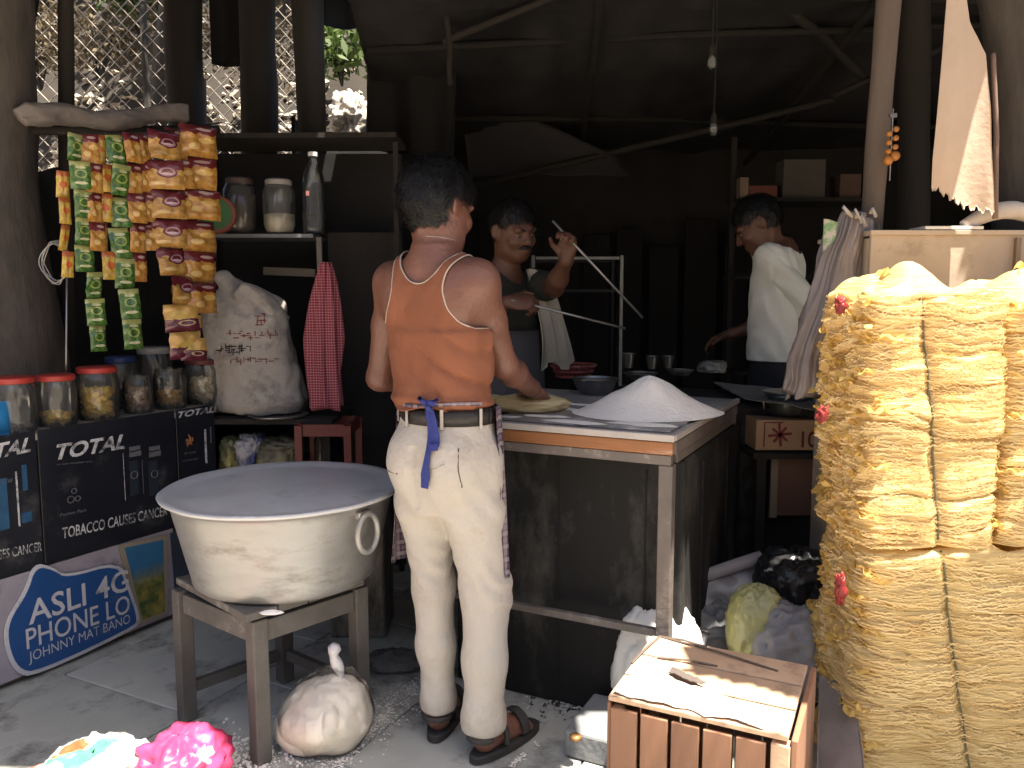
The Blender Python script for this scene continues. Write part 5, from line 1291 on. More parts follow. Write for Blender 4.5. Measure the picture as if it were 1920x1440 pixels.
v, f = Sf.mesh(); sk = tag(addnp('grain_sack', v, f, M_sack), 'bulging woven plastic sack with smudged printing at the end of the counter', 'sack')
N = vnormals(v, f)
def sackmark(px, py, w, h, colr, n, seed, name):
    g = np.random.default_rng(seed); m = MB(); vis = N[:, 1] < -.25
    for _ in range(n):
        q = P(px + g.uniform(-w, w), py + g.uniform(-h, h), sk_y - .15); j = np.where(vis)[0][np.argmin(((v[vis] - q) * (1, .05, 1) * 1.0).__pow__(2).sum(1))]
        n_ = N[j]; a = np.cross(n_, ZX); a /= np.linalg.norm(a); b = np.cross(a, n_); p = v[j] + n_ * .0022
        if g.random() < .5: a, b = b, a
        l, t = g.uniform(.006, .013), g.uniform(.0015, .003); m.add([p - a * l - b * t, p + a * l - b * t, p + a * l + b * t, p - a * l + b * t], [(0, 1, 2, 3)])
    add(name, m, colr, sk)
sackmark(438, 655, 32, 7, mat('black_stencil', (.05, .04, .04), rough=.9), 34, 1, 'stencil_print')
sackmark(470, 628, 45, 5, mat('red_stencil', (.22, .07, .06), rough=.9), 24, 2, 'stencil_print')
sackmark(478, 675, 42, 4, mat('red_stencil_b', (.20, .09, .07), rough=.9), 20, 3, 'stencil_print')
sackmark(484, 600, 8, 12, mat('red_stencil_c', (.22, .07, .06), rough=.9), 14, 4, 'stencil_print')
side = root('side_table', 'low dark side table under the sack', 'table', tuple(P(490, 900, 3.55) * (1, 1, 0)))
tz = sb[2] - .004
add('table_top', MB().box((sb[0] + .04, 3.58, tz - .012), (.72, .50, .022)), M_darkwood, side)
for dx in (-.30, .36):
    for dy in (-.2, .2): add('leg', MB().bar((sb[0] + dx, 3.58 + dy, 0), (sb[0] + dx, 3.58 + dy, tz - .022), .04), M_darkwood, side)
add('shelf_board', MB().box((sb[0] + .04, 3.58, P(500, 868, 3.5)[2] - .02), (.68, .46, .02)), M_darkwood, side)
lc = P(512, 774, 3.36); lc[2] = tz + .0
tag(add('tin_plate', MB().lathe(np.array((lc[0] + .01, 3.40, tz)), [(.001, .002), (.10, .002), (.125, .012), (.128, .012), (.104, -.0005 + .001)], 32), M_steel, None, smooth=True), 'steel plate lying under the edge of the sack', 'plate')
sz = P(500, 868, 3.5)[2] - .008
for lab, px, rr, colr, c2, sd in (('crumpled navy and white packet on the shelf under the sack', 468, (.06, .07, .085), (.04, .05, .14), (.35, .33, .33), 1), ('crumpled olive packet on the shelf under the sack', 520, (.09, .08, .075), (.16, .14, .08), (.06, .055, .035), 2), ('crumpled yellowish packet at the end of the counter', 428, (.04, .06, .08), (.28, .25, .10), (.1, .1, .05), 3)):
    q = P(px, 840, 3.42); tag(add('packet', blob((q[0], 3.45, sz + rr[2] * .72), rr, .3, 2.4, 3.2, 40, 30, sd, True), mat('packet_' + str(sd), colr, c2, rough=.45, scale=9, sharp=.06), None, smooth=True), lab, 'packet')
rc_ = root('red_crate', 'small red plastic crate standing behind the big pot', 'crate', tuple(P(602, 1000, 3.30) * (1, 1, 0) + ZX * .0))
q0, q1 = P(560, 800, 3.28), P(652, 800, 3.28); zt = P(600, 798, 3.28)[2]; M_rc = mat('faded_red_plastic', (.16, .032, .025), (.10, .02, .016), rough=.5)
for x in (q0[0], q1[0]):
    for y in (3.28, 3.52): add('upright', MB().bar((x, y, 0), (x, y, zt), .03), M_rc, rc_)
for z in (.14, .38, zt - .02):
    for y in (3.28, 3.52): add('rail', MB().bar((q0[0] + .016, y, z), (q1[0] - .016, y, z), .012, .05), M_rc, rc_)
    for x in (q0[0], q1[0]): add('rail', MB().bar((x, 3.296, z), (x, 3.504, z), .012, .05), M_rc, rc_)
gb = P(600, 850, 3.36); tag(add('brown_bottle', MB().lathe(np.array((gb[0], 3.4, zt - .10)), [(.001, -.3), (.035, -.3), (.035, .02), (.014, .06), (.014, .085), (.001, .085)], 20), mat('brown_glass', (.06, .035, .02), rough=.2), None, smooth=True), 'brown bottle standing in the red crate', 'bottle')
# red checked cloth hanging from the upright
M_red = checker('red_checked_cloth', (.30, .035, .055), (.13, .012, .022), (.50, .24, .26), 170)
rows = []
for u in np.linspace(0, 1, 44):
    z0 = P(612, 492, 3.42)[2]; z1 = P(605, 765, 3.42)[2]; z = z0 + (z1 - z0) * u; cx = P(612 - 10 * math.sin(u * 2.4) + 2, 600, 3.42)[0]; hw = .018 + .052 * min(1, u * 1.9) ** .8 + .008 * math.sin(u * 5)
    tt = np.linspace(0, 2 * math.pi, 60, endpoint=False); rad = 1 + .22 * np.sin(tt * 7 + 1.2 * math.sin(u * 4)) + .08 * np.sin(tt * 13 + 3 * u)
    rows.append(np.stack([cx + hw * np.cos(tt) * rad, 3.42 + .032 * np.sin(tt) * rad, z + .012 * np.sin(tt * 3) * u + 0 * tt], 1))
mb = MB().grid(np.array(rows)[::-1], True); mb.f.append(tuple(range(59, -1, -1))); mb.f.append(tuple(43 * 60 + k for k in range(60)))
tag(add('checked_cloth', mb, M_red, None, smooth=True), 'red checked cloth hanging from the shelf upright', 'cloth')
# ------------------------------------------------------------------ big pot on its stool
LG = [G(490, 1428), G(352, 1348), G(676, 1342)]; LG.append(LG[1] + LG[2] - LG[0])
ctr = np.mean(LG, 0); SZ = .445
M_stool = mat('grimy_painted_wood', (.125, .112, .10), (.065, .058, .052), rough=.75, scale=7, bump=.4, bscale=30, dirt=(.28, .27, .25), dscale=6, damt=.12)
stool = root('stool', 'grimy square wooden stool carrying the big pot', 'stool', tuple(ctr))
ex = LG[2] - LG[0]; ey = LG[1] - LG[0]; exn = ex / np.linalg.norm(ex); eyn = ey - exn * np.dot(ey, exn); eyn /= np.linalg.norm(eyn)
for p in LG: add('leg', MB().box(p + ZX * (SZ / 2 - .012), (.046, .046, SZ - .028), exn, eyn), M_stool, stool, bevel=.004)
for a, b in ((0, 1), (0, 2), (1, 3), (2, 3)):
    d = (LG[b] - LG[a]); d /= np.linalg.norm(d)
    add('apron_rail', MB().bar(LG[a] + d * .024 + ZX * (SZ - .065), LG[b] - d * .024 + ZX * (SZ - .065), .026, .06), M_stool, stool, bevel=.003)
for a, b in ((1, 3), (2, 3), (0, 1)):
    if (a, b) == (0, 1): continue
    d = (LG[b] - LG[a]); d /= np.linalg.norm(d); add('stretcher', MB().bar(LG[a] + d * .024 + ZX * .10, LG[b] - d * .024 + ZX * .10, .02, .035), M_stool, stool)
L1, L2 = np.linalg.norm(ex) + .052, np.linalg.norm(ey) + .052
for k in range(4):
    add('seat_plank', MB().box(ctr + exn * ((k - 1.5) * L1 / 4) + ZX * (SZ - .008), (L1 / 4 - .004, L2, .022), exn, eyn), M_stool, stool, bevel=.003)
sl_ = G(506, 1152, SZ + .004)
m = MB().lathe(sl_ + np.array((.0, .02, 0)), [(.001, .006), (.010, .005), (.020, .002), (.026, -.001)], 18); v = np.array(m.v); m.v = [tuple(x) for x in (sl_ + (v - sl_) * np.array((1.3, .7, 1)) * (1 + .3 * fbm(v * 60, 2))[:, None])]
tag(add('spilled_dough', m, M_flour, None, smooth=True), 'white smear of dough on the near corner of the stool', 'dough')
pc_ = G(532, 1128, SZ + .006); PY = 2.40; pcx = P(532, 912, PY); pc_ = np.array((pcx[0], PY, SZ + .004)); PR = 213 / 1500 * np.linalg.norm(pcx - CAM) * .985; PH = P(530, 915, PY)[2] - pc_[2]
pot = root('cooking_pot', 'big dull aluminium cooking pot with ring handles standing on the stool', 'pot', tuple(pc_))
rb_ = PR * .77
prof = [(.001, 0), (rb_ * .93, 0), (rb_ * .985, .012), (rb_ * 1.0, .035)] + [(rb_ + (PR * .90 - rb_) * t, .035 + (PH - .07) * t) for t in np.linspace(.1, 1, 8)] + [(PR * .905, PH - .020), (PR * .94, PH - .008), (PR * .955, PH - .006)]
mb = MB().lathe(pc_, prof, 96); v = np.array(mb.v); r_ = v - pc_; v = pc_ + r_ * (1 + .006 * fbm(v * 9, 2))[:, None] ; mb.v = [tuple(x) for x in v]
add('pot_body', mb, M_alu, pot, smooth=True)
lidp = [(.001, PH + .004), (PR * .30, PH + .006), (PR * .80, PH + .002), (PR * .88, PH - .001), (PR * .93, PH + .006), (PR * .985, PH + .010), (PR * 1.0, PH + .006), (PR * .99, PH - .002), (PR * .94, PH - .004)]
mb = MB().lathe(pc_, lidp[::-1], 96); v = np.array(mb.v); v[:, 2] += .004 * fbm(v * 6, 2); mb.v = [tuple(x) for x in v]
add('lid', mb, M_alulid, pot, smooth=True)
for ang in (R(-33), R(147)):
    d = np.array((math.cos(ang), math.sin(ang), 0)); l = np.array((-d[1], d[0], 0)); hc = pc_ + d * (PR * .90 + .010) + ZX * (PH - .085)
    a = np.linspace(0, 2 * math.pi, 30); ringp = [hc + l * (.040 * math.cos(t)) + ZX * (.055 * math.sin(t)) + d * (.012 - .026 * (math.sin(t) < 0) * -math.sin(t) * .0) for t in a]
    add('ring_handle', MB().tube(ringp, .0085, 10, False), M_alu, pot, smooth=True)
    add('handle_bracket', MB().box(hc + ZX * .052 - d * .008, (.05, .03, .022), l, d), M_steel, pot, bevel=.004)
# flour bag on the floor, tin, rag
fb_ = G(600, 1425); fbc = fb_ + np.array((0, .09, .0))
Fb = Field(fbc - (.2, .2, .02), fbc + (.2, .2, .42), .006)
Fb.ell(fbc + (0, 0, .085), (.135, .125, .105), None, .02); Fb.ell(fbc + (-.05, .0, .06), (.10, .10, .07), None, .03); Fb.ell(fbc + (.03, 0, .155), (.06, .05, .04), None, .05)
Fb.warp(lambda p: -.012 * fbm(p * 13, 3) + .006 * (1 - 2 * np.abs(fbm((p - fbc) * np.array((30, 30, 9)) + 4, 2))) * np.clip((p[:, 2] - .06) / .1, 0, 1))
Fb.put(fbc - .3, fbc + (.3, .3, .02), lambda X, Y, Z: Z - (fbc[2] + .004) + 0 * X + 0 * Y, .004, True)
v, f = Fb.mesh(); fbag = root('flour_bag', 'clear plastic bag of flour tied at the neck beside the stool leg', 'bag', tuple(fbc))
addnp('flour', v, f, mat('flour_in_film', (.74, .67, .58), (.60, .53, .45), rough=.45, scale=5, bump=.5, bscale=26, dirt=(.42, .40, .38), dscale=5, damt=.12, spec=.6), fbag)
F2 = Field(fbc - (.22, .22, .02), fbc + (.22, .22, .36), .006); F2.ell(fbc + (0, 0, .09), (.142, .132, .115), None, .02); F2.ell(fbc + (.03, 0, .165), (.075, .065, .05), None, .06); F2.cone(fbc + (.035, 0, .17), fbc + (.035, 0, .23), .04, .014, .05)
F2.warp(lambda p: -.010 * fbm(p * 11 + 6, 3) + .011 * (1 - 2 * np.abs(fbm((p - fbc - np.array((.035, 0, .2))) * np.array((26, 26, 8)), 2))) * np.clip((p[:, 2] - .05) / .1, 0, 1))
F2.put(fbc - .3, fbc + (.3, .3, .02), lambda X, Y, Z: Z - (fbc[2] + .002) + 0 * X + 0 * Y, .004, True)
v2, f2 = F2.mesh(); addnp('film', v2, f2, glassy('clear_film', (.99, .99, .98), haze=.04, rough=.25, hazecol=(.7, .67, .62), ior=1.22), fbag)
npz = [fbc + (.035 + .0 * t, 0, .17 + .13 * t) + np.array((.010 * math.sin(t * 6), 0, 0)) for t in np.linspace(0, 1, 12)]
add('tied_neck', MB().tube(npz, [.03, .016, .010, .009, .012, .016, .018, .016, .013, .016, .02, .012], 10), mat('film_neck', (.62, .60, .60), rough=.3, spec=.7, bump=.5, bscale=60), fbag, smooth=True)
tb = G(680, 1250); q0, q1 = P(616, 1080, 2.95), P(722, 1072, 2.95)
tn = root('tin_canister', 'tall scuffed tin canister behind the stool', 'canister', (q0[0] * .5 + q1[0] * .5, 3.05, 0))
M_tin = mat('scuffed_tin', (.30, .275, .235), (.10, .09, .075), rough=.5, scale=6, stretch=(1, 1, .35), bump=.2, metal=.3, sharp=.12, dirt=(.03, .028, .025), dscale=4, damt=.45)
cxx = (q0[0] + q1[0]) / 2; wq = q1[0] - q0[0]
add('tin_body', MB().box((cxx, 3.05, .30), (wq, wq, .60)), M_tin, tn, bevel=.012, seg=3)
add('tin_rim', MB().box((cxx, 3.05, .604), (wq + .008, wq + .008, .012)), M_tin, tn, bevel=.004)
tag(add('floor_rag', blob(G(735, 1262) + (0, .05, .02), (.10, .07, .035), .4, 3, 2, 44, 26, 9, True), mat('dirty_rag', (.15, .145, .14), (.07, .066, .062), rough=.95, scale=9), None, smooth=True), 'dirty rag on the floor behind the left leg', 'rag')
# sunlit bags at the bottom left
def print_mat(name, cols, sc):
    m = mat(name, cols[0], cols[1], rough=.4, scale=sc, bump=.3, bscale=20, spec=.5, detail=1.5, sharp=.06); nt = m.node_tree; b = nt.nodes['Principled BSDF']; src = b.inputs['Base Color'].links[0].from_socket
    for k, c in enumerate(cols[2:]):
        tc = _n(nt, 'ShaderNodeTexCoord'); mp = _n(nt, 'ShaderNodeMapping'); nt.links.new(tc.outputs['Object'], mp.inputs[0]); mp.inputs['Location'].default_value = (k * 3.1 + 1, k * 1.7, k)
        no = _n(nt, 'ShaderNodeTexNoise'); no.inputs['Scale'].default_value = sc * (.7 + .35 * k); no.inputs['Detail'].default_value = 1.2; nt.links.new(mp.outputs[0], no.inputs[0])
        r = _n(nt, 'ShaderNodeValToRGB'); nt.links.new(no.outputs['Fac'], r.inputs[0]); r.color_ramp.elements[0].position = .57; r.color_ramp.elements[1].position = .60
        x = _n(nt, 'ShaderNodeMix', data_type='RGBA'); nt.links.new(r.outputs[0], x.inputs[0]); nt.links.new(src, x.inputs[6]); x.inputs[7].default_value = c4(c); src = x.outputs[2]
    nt.links.new(src, b.inputs['Base Color']); return m
c = G(345, 1440, .06); tag(add('printed_bag', blob(c + (0, -.02, .0), (.115, .14, .105), .22, 2.2, 2.2, 60, 40, 12, True), print_mat('pink_print', ((.55, .05, .14), (.45, .04, .11), (.60, .50, .45)), 8), None, smooth=True), 'crumpled pink and yellow printed bag in the sun at the bottom edge', 'bag')
c = G(185, 1452, .06); tag(add('printed_bag', blob(c + (0, -.02, -.005), (.155, .13, .09), .24, 2.4, 2.2, 60, 40, 14, True), print_mat('green_print', ((.45, .44, .41), (.38, .37, .34), (.07, .26, .16), (.42, .10, .04)), 12), None, smooth=True), 'crumpled white and green printed bag in the sun at the bottom left', 'bag')
g = np.random.default_rng(8); m = MB()
for _ in range(420):
    p = G(450 + g.normal(0, 45), 1425 + g.normal(0, 26), .001); s = g.uniform(.002, .009); m.box(p + ZX * (s * .3), (s, s * g.uniform(.6, 1.4), s * .7), *rotm(g.uniform(0, 6)).T)
stuff(tag(add('spilled_scraps', m, M_flour, None), 'white scraps and flour crumbs on the floor by the stool leg', 'crumbs'))
# ================================================================== the dough table
TZ = .92
TA = G(1262, 818, TZ); TL, TD = .80, .90                 # near right corner, length to the left, depth
def tp(a, b, z=0.0): return np.array((TA[0], TA[1], 0)) - UX * a + WX * b + ZX * z
M_top = mat('floury_table_sheet', (.34, .32, .31), (.22, .205, .20), rough=.5, scale=5, bump=.1, metal=.2, dirt=(.66, .63, .60), dscale=3.2, damt=.42)
M_edge = mat('orange_brown_edge', (.34, .14, .05), (.17, .075, .035), rough=.55, scale=7, stretch=(.3, .3, 3), bump=.2, dirt=(.5, .44, .40), dscale=7, damt=.12)
M_tleg = mat('worn_grey_leg', (.165, .14, .125), (.085, .072, .065), rough=.6, scale=9, bump=.25, dirt=(.34, .31, .29), dscale=9, damt=.1)
table = root('work_table', 'flour dusted work table with an orange brown edge in front of the man', 'table', tuple(tp(TL / 2, TD / 2)))
add('table_top', MB().box(tp(TL / 2, TD / 2, TZ - .009), (TL, TD, .018), UX, WX), M_top, table, bevel=.003)
add('edge_lip', MB().box(tp(TL / 2, -.004, TZ - .006), (TL + .012, .014, .020), UX, WX), mat('pale_lip', (.46, .42, .39), (.30, .27, .25), rough=.5, scale=9), table, bevel=.003)
add('edge_strip', MB().box(tp(TL / 2, .006, TZ - .036), (TL, .022, .036), UX, WX), M_edge, table, bevel=.003)
add('edge_strip', MB().box(tp(.004, TD / 2, TZ - .036), (.020, TD - .03, .036), UX, WX), M_tleg, table, bevel=.003)
add('side_lip', MB().box(tp(-.002, TD / 2, TZ - .005), (.016, TD, .018), UX, WX), mat('pale_side_lip', (.42, .38, .36), (.24, .22, .2), rough=.5, scale=9), table, bevel=.003)
add('frame_rail', MB().box(tp(TL / 2, .014, TZ - .070), (TL - .01, .026, .028), UX, WX), M_tleg, table, bevel=.002)
add('frame_rail', MB().box(tp(.012, TD / 2 + .02, TZ - .070), (.026, TD - .06, .028), UX, WX), M_tleg, table, bevel=.002)
for a, b in ((.020, .022), (TL - .02, .022), (.020, TD - .02), (TL - .02, TD - .02)):
    add('leg', MB().box(tp(a, b, (TZ - .085) / 2), (.040, .040, TZ - .085), UX, WX), M_tleg, table, bevel=.003)
zst = P(1240, 1196, TA[1])[2]
add('stretcher', MB().bar(tp(.042, .022, zst), tp(TL - .042, .022, zst), .020, .022), M_tleg, table, bevel=.002)
add('rolling_board', MB().box(tp(.30, .30, TZ + .004), (.56, .52, .006), UX, WX), M_top, table, bevel=.002)
cl = P(1112, 816, tp(.33, 0)[1] - .02)
ck = tag(add('clip', MB().tube([cl + np.array((.020 * math.cos(t), -.008, .018 * math.sin(t))) for t in np.linspace(-.4, 3.8, 16)], .0035, 6).box(cl + (0, .004, -.004), (.05, .014, .012), UX, WX), M_steel, None, smooth=False), 'small metal clip hooked on the table edge', 'clip')
# flour heap
hc = G(1216, 775, TZ + .008); n, mm = 64, 26; rows = []
for i in range(mm):
    t = i / (mm - 1); th = np.linspace(0, 2 * math.pi, n, endpoint=False); rr = .222 * t * (1 + .06 * np.sin(th * 2 + 1) + .05 * np.sin(th * 3))
    hgt = .122 * max(0, 1 - (math.sqrt(t * t + .14 ** 2) - .14) / .87) ** 1.25
    z = hgt + .014 * fbm(np.stack([np.cos(th) * t * 3.4, np.sin(th) * t * 3.4, 0 * th], -1), 3) * (1 - t) * min(1, t * 5) + .0008
    ex_ = np.array((1, 0, 0)); rows.append(np.stack([hc[0] + rr * np.cos(th) * 1.05, hc[1] + rr * np.sin(th) * .86, hc[2] + z], 1))
tag(add('flour_heap', MB().grid(np.array(rows)[::-1], True), M_flour, None, smooth=True), 'big white heap of flour on the right of the work table', 'flour')
g = np.random.default_rng(31); m = MB()
for k in range(16):                                        # thin drifts of flour on the table
    c = tp(g.uniform(.1, .62), g.uniform(.05, .45), TZ + .0075); r = g.uniform(.02, .06); th = np.linspace(0, 6.283, 16, endpoint=False); q = r * (1 + .4 * fbm(np.stack([np.cos(th) * 2 + k, np.sin(th) * 2, 0 * th], -1), 2))
    m.add([c + ZX * .003] + [c + UX * (a * 1.6 * math.cos(t)) + WX * (a * .6 * math.sin(t)) for a, t in zip(q, th)], [(0, 1 + i, 1 + (i + 1) % 16) for i in range(16)])
stuff(tag(add('flour_dusting', m, M_flour, None, smooth=True), 'thin drifts of flour scattered over the work table', 'flour'))
# dough under the hands
M_dough = mat('yellow_dough', (.56, .46, .26), (.46, .36, .19), rough=.6, scale=8, bump=.2, bscale=18)
dc = G(985, 742, TZ + .03); tag(add('dough', blob(np.array((.055, 2.62, TZ + .030)), (.13, .085, .032), .18, 2.2, 2.2, 50, 30, 3), M_dough, None, smooth=True), 'lump of yellow dough under the right hand of the man at the table', 'dough')
tag(add('dough', blob(np.array((-.10, 2.66, TZ + .028)), (.10, .07, .03), .16, 2.2, 2.2, 50, 30, 5), M_dough, None, smooth=True), 'flattened dough left of the larger lump, partly hidden by the man', 'dough')
# bowl on the table
def bowl(lab, c, r, h, m, cat='bowl', name='bowl', inner=None):
    pr = [(.001, .0), (r * .62, .0), (r * .80, h * .35), (r * .94, h * .8), (r * .98, h), (r * 1.03, h), (r * 1.03, h - .004), (r * .97, h - .006), (r * .92, h * .78), (r * .77, h * .36), (r * .58, .006), (.001, .006)]
    o = tag(add(name, MB().lathe(c, pr, 40), m, None, smooth=True, auto=50), lab, cat)
    if inner is not None: add('contents', MB().lathe(c, [(r * .93, h * .80), (r * .5, h * .84), (.001, h * .85)], 32), inner, o, smooth=True)
    return o
bowl('dark steel bowl at the back of the table beside the flour heap', G(1116, 738, TZ + .002), .092, .062, mat('dark_steel', (.20, .20, .20), (.12, .12, .12), rough=.35, metal=.8), inner=mat('whey', (.55, .53, .5), rough=.3))
# ------------------------------------------------------------------ oven block under and behind the table
ov = root('clay_oven', 'soot black iron clad oven under and behind the work table', 'oven', tuple(tp(.4, .6)))
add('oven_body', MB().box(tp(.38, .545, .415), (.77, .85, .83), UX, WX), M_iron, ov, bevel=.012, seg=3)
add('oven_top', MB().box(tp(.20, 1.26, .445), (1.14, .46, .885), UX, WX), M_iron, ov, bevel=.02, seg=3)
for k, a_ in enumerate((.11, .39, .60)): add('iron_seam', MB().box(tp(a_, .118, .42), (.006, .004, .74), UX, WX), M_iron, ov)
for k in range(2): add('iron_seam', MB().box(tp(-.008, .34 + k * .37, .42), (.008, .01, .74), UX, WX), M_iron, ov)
OZ = .889
hood = sheet_grid(tp(-.36, .70, .905), tp(-.02, .96, .915), tp(.22, 1.50, .915), tp(-.30, 1.36, .90), 24, 18, nz=.015, fq=6)
tag(add('oven_cloth', MB().sheet(hood[::-1], .004), mat('grey_cloth', (.20, .185, .165), (.12, .11, .10), rough=.9, scale=5, bump=.3), None, smooth=True), 'grey cloth spread over the back right corner of the table', 'cloth')
# utensils on the oven
def onov(px, py): p = G(px, py, OZ); p[2] = OZ + .001; return p
M_wick = mat('red_plastic_basket', (.36, .10, .09), (.25, .06, .055), rough=.5, scale=10, dirt=(.5, .40, .36), dscale=14, damt=.25)
bc = onov(1075, 706); bk_ = root('basket', 'faded red woven plastic basket behind the steel bowl', 'basket', tuple(bc))
for k in range(26):
    a = k / 26 * 6.283; d = np.array((math.cos(a), math.sin(a), 0)); add('stake', MB().bar(bc + d * .085 + ZX * .004, bc + d * .115 + ZX * .056, .007, .004, up=d), M_wick, bk_)
for z, r in ((.003, .086), (.030, .100), (.058, .116)):
    a = np.linspace(0, 6.283, 40); add('hoop', MB().tube([bc + np.array((r * math.cos(t), r * math.sin(t), z)) for t in a], .008, 8, False), M_wick, bk_, smooth=True)
add('base', MB().lathe(bc, [(.001, .003), (.086, .003), (.086, .007), (.001, .007)], 30), mat('basket_dark', (.10, .03, .03), rough=.7), bk_)
def tumbler(lab, px, py, r, h): bowl(lab, onov(px, py), r, h, M_steel, 'tumbler', 'steel_tumbler')
tumbler('steel tumbler standing on the oven behind the flour heap', 1222, 692, .036, .075); tumbler('steel tumbler right beside another one on the oven', 1252, 690, .034, .07); tumbler('dim steel tumbler left of the pair on the oven', 1178, 690, .04, .085)
bowl('shallow steel dish in front of the tumblers on the oven', onov(1200, 712), .085, .035, M_steel, 'dish', 'dish'); bowl('flat steel dish right of the tumblers', onov(1275, 704), .07, .03, M_steel, 'dish', 'dish')
pkc = onov(1335, 700); tag(add('plastic_packet', blob(pkc + (0, 0, .032), (.075, .055, .036), .3, 2.6, 3.0, 44, 30, 17, True, True, rotm(R(20))), mat('shiny_film', (.42, .42, .38), (.2, .2, .19), rough=.15, scale=12, bump=.6, bscale=40, spec=.9), None, smooth=True), 'shiny clear plastic packet at the right end of the oven', 'packet')
# wire rack
Yr = 3.72; rk = root('metal_rack', 'pale metal rack frame standing behind the oven', 'rack', tuple(P(1110, 800, Yr) * (1, 1, 0)))
M_rack = mat('chipped_white_metal', (.27, .265, .225), (.15, .147, .125), rough=.5, scale=14, bump=.1)
x0, x1 = P(1000, 480, Yr)[0], P(1166, 480, Yr)[0]; zt = P(1166, 479, Yr)[2]; zm = P(1166, 545, Yr)[2]
for x in (x0, x1):
    for y in (Yr, Yr + .32): add('upright', MB().bar((x, y, 0), (x, y, zt), .014), M_rack if y == Yr else M_iron, rk)
for z, m_ in ((zt - .012, M_rack), (zm, M_iron)):
    for y in (Yr, Yr + .32): add('rail', MB().bar((x0 + .012, y, z), (x1 - .012, y, z), .012), m_ if y == Yr else M_iron, rk)
# ------------------------------------------------------------------ hanging bulbs
def bulb(lab, px, py, Y, top, lit=False):
    b = P(px, py, Y); t = root('light_bulb', lab, 'light bulb', tuple(b), None)
    add('cable', MB().tube([b + ZX * .05, b + (.004, 0, .4), b + (0, 0, top - b[2])], .004, 6), M_iron, t)
    add('holder', MB().lathe(b, [(.001, .018), (.013, .018), (.012, .05), (.005, .06), (.001, .06)], 16), M_darkwood, t, smooth=True, auto=40)
    add('glass', MB().lathe(b, [(.001, -.040), (.012, -.037), (.020, -.022), (.021, -.009), (.015, .008), (.011, .020), (.001, .020)], 22), glassy('bulb_glass', haze=.08), t, smooth=True)
bulb('unlit light bulb hanging from a cable near the roof', 1335, 112, 3.30, 2.68); bulb('unlit light bulb hanging lower in front of the slanting pole', 1338, 238, 3.6, 2.66)
# skewers held by the cook
def rod(lab, a, b, r): tag(add('skewer', MB().tube([a, (np.asarray(a) + b) / 2, b], r, 7), M_steel, None, smooth=True), lab, 'skewer')

# ================================================================== right: bales, crate, bags, board, poles
def bale_mat(name, c1, c2, c3):
    m = mat(name, c1, c2, rough=.5, scale=5, stretch=(.45, .45, 5.5), bump=.0, spec=.35, detail=9, sharp=.2, dirt=c3, dscale=11, damt=.16, trans=.28)
    nt = m.node_tree; L = nt.links.new; b = nt.nodes['Principled BSDF']
    tc = _n(nt, 'ShaderNodeTexCoord'); mp = _n(nt, 'ShaderNodeMapping'); L(tc.outputs['Object'], mp.inputs[0]); mp.inputs['Scale'].default_value = (5, 5, 120)
    n1 = _n(nt, 'ShaderNodeTexNoise'); n1.inputs['Scale'].default_value = 1.6; n1.inputs['Detail'].default_value = 8; n1.inputs['Distortion'].default_value = 1.2; L(mp.outputs[0], n1.inputs[0])
    bp = _n(nt, 'ShaderNodeBump'); bp.inputs['Strength'].default_value = .75; bp.inputs['Distance'].default_value = .012; L(n1.outputs['Fac'], bp.inputs['Height']); L(bp.outputs[0], b.inputs['Normal'])
    return m
M_bale = bale_mat('yellow_fibre', (.90, .70, .34), (.74, .51, .20), (.46, .26, .10))
M_flap = mat('yellow_film', (.88, .68, .26), (.80, .55, .16), rough=.35, scale=8, bump=.4, bscale=30, spec=.6, trans=.45)
M_strand = mat('pale_fibre', (.92, .77, .45), (.68, .46, .18), rough=.6, scale=6, bump=0, trans=.2)
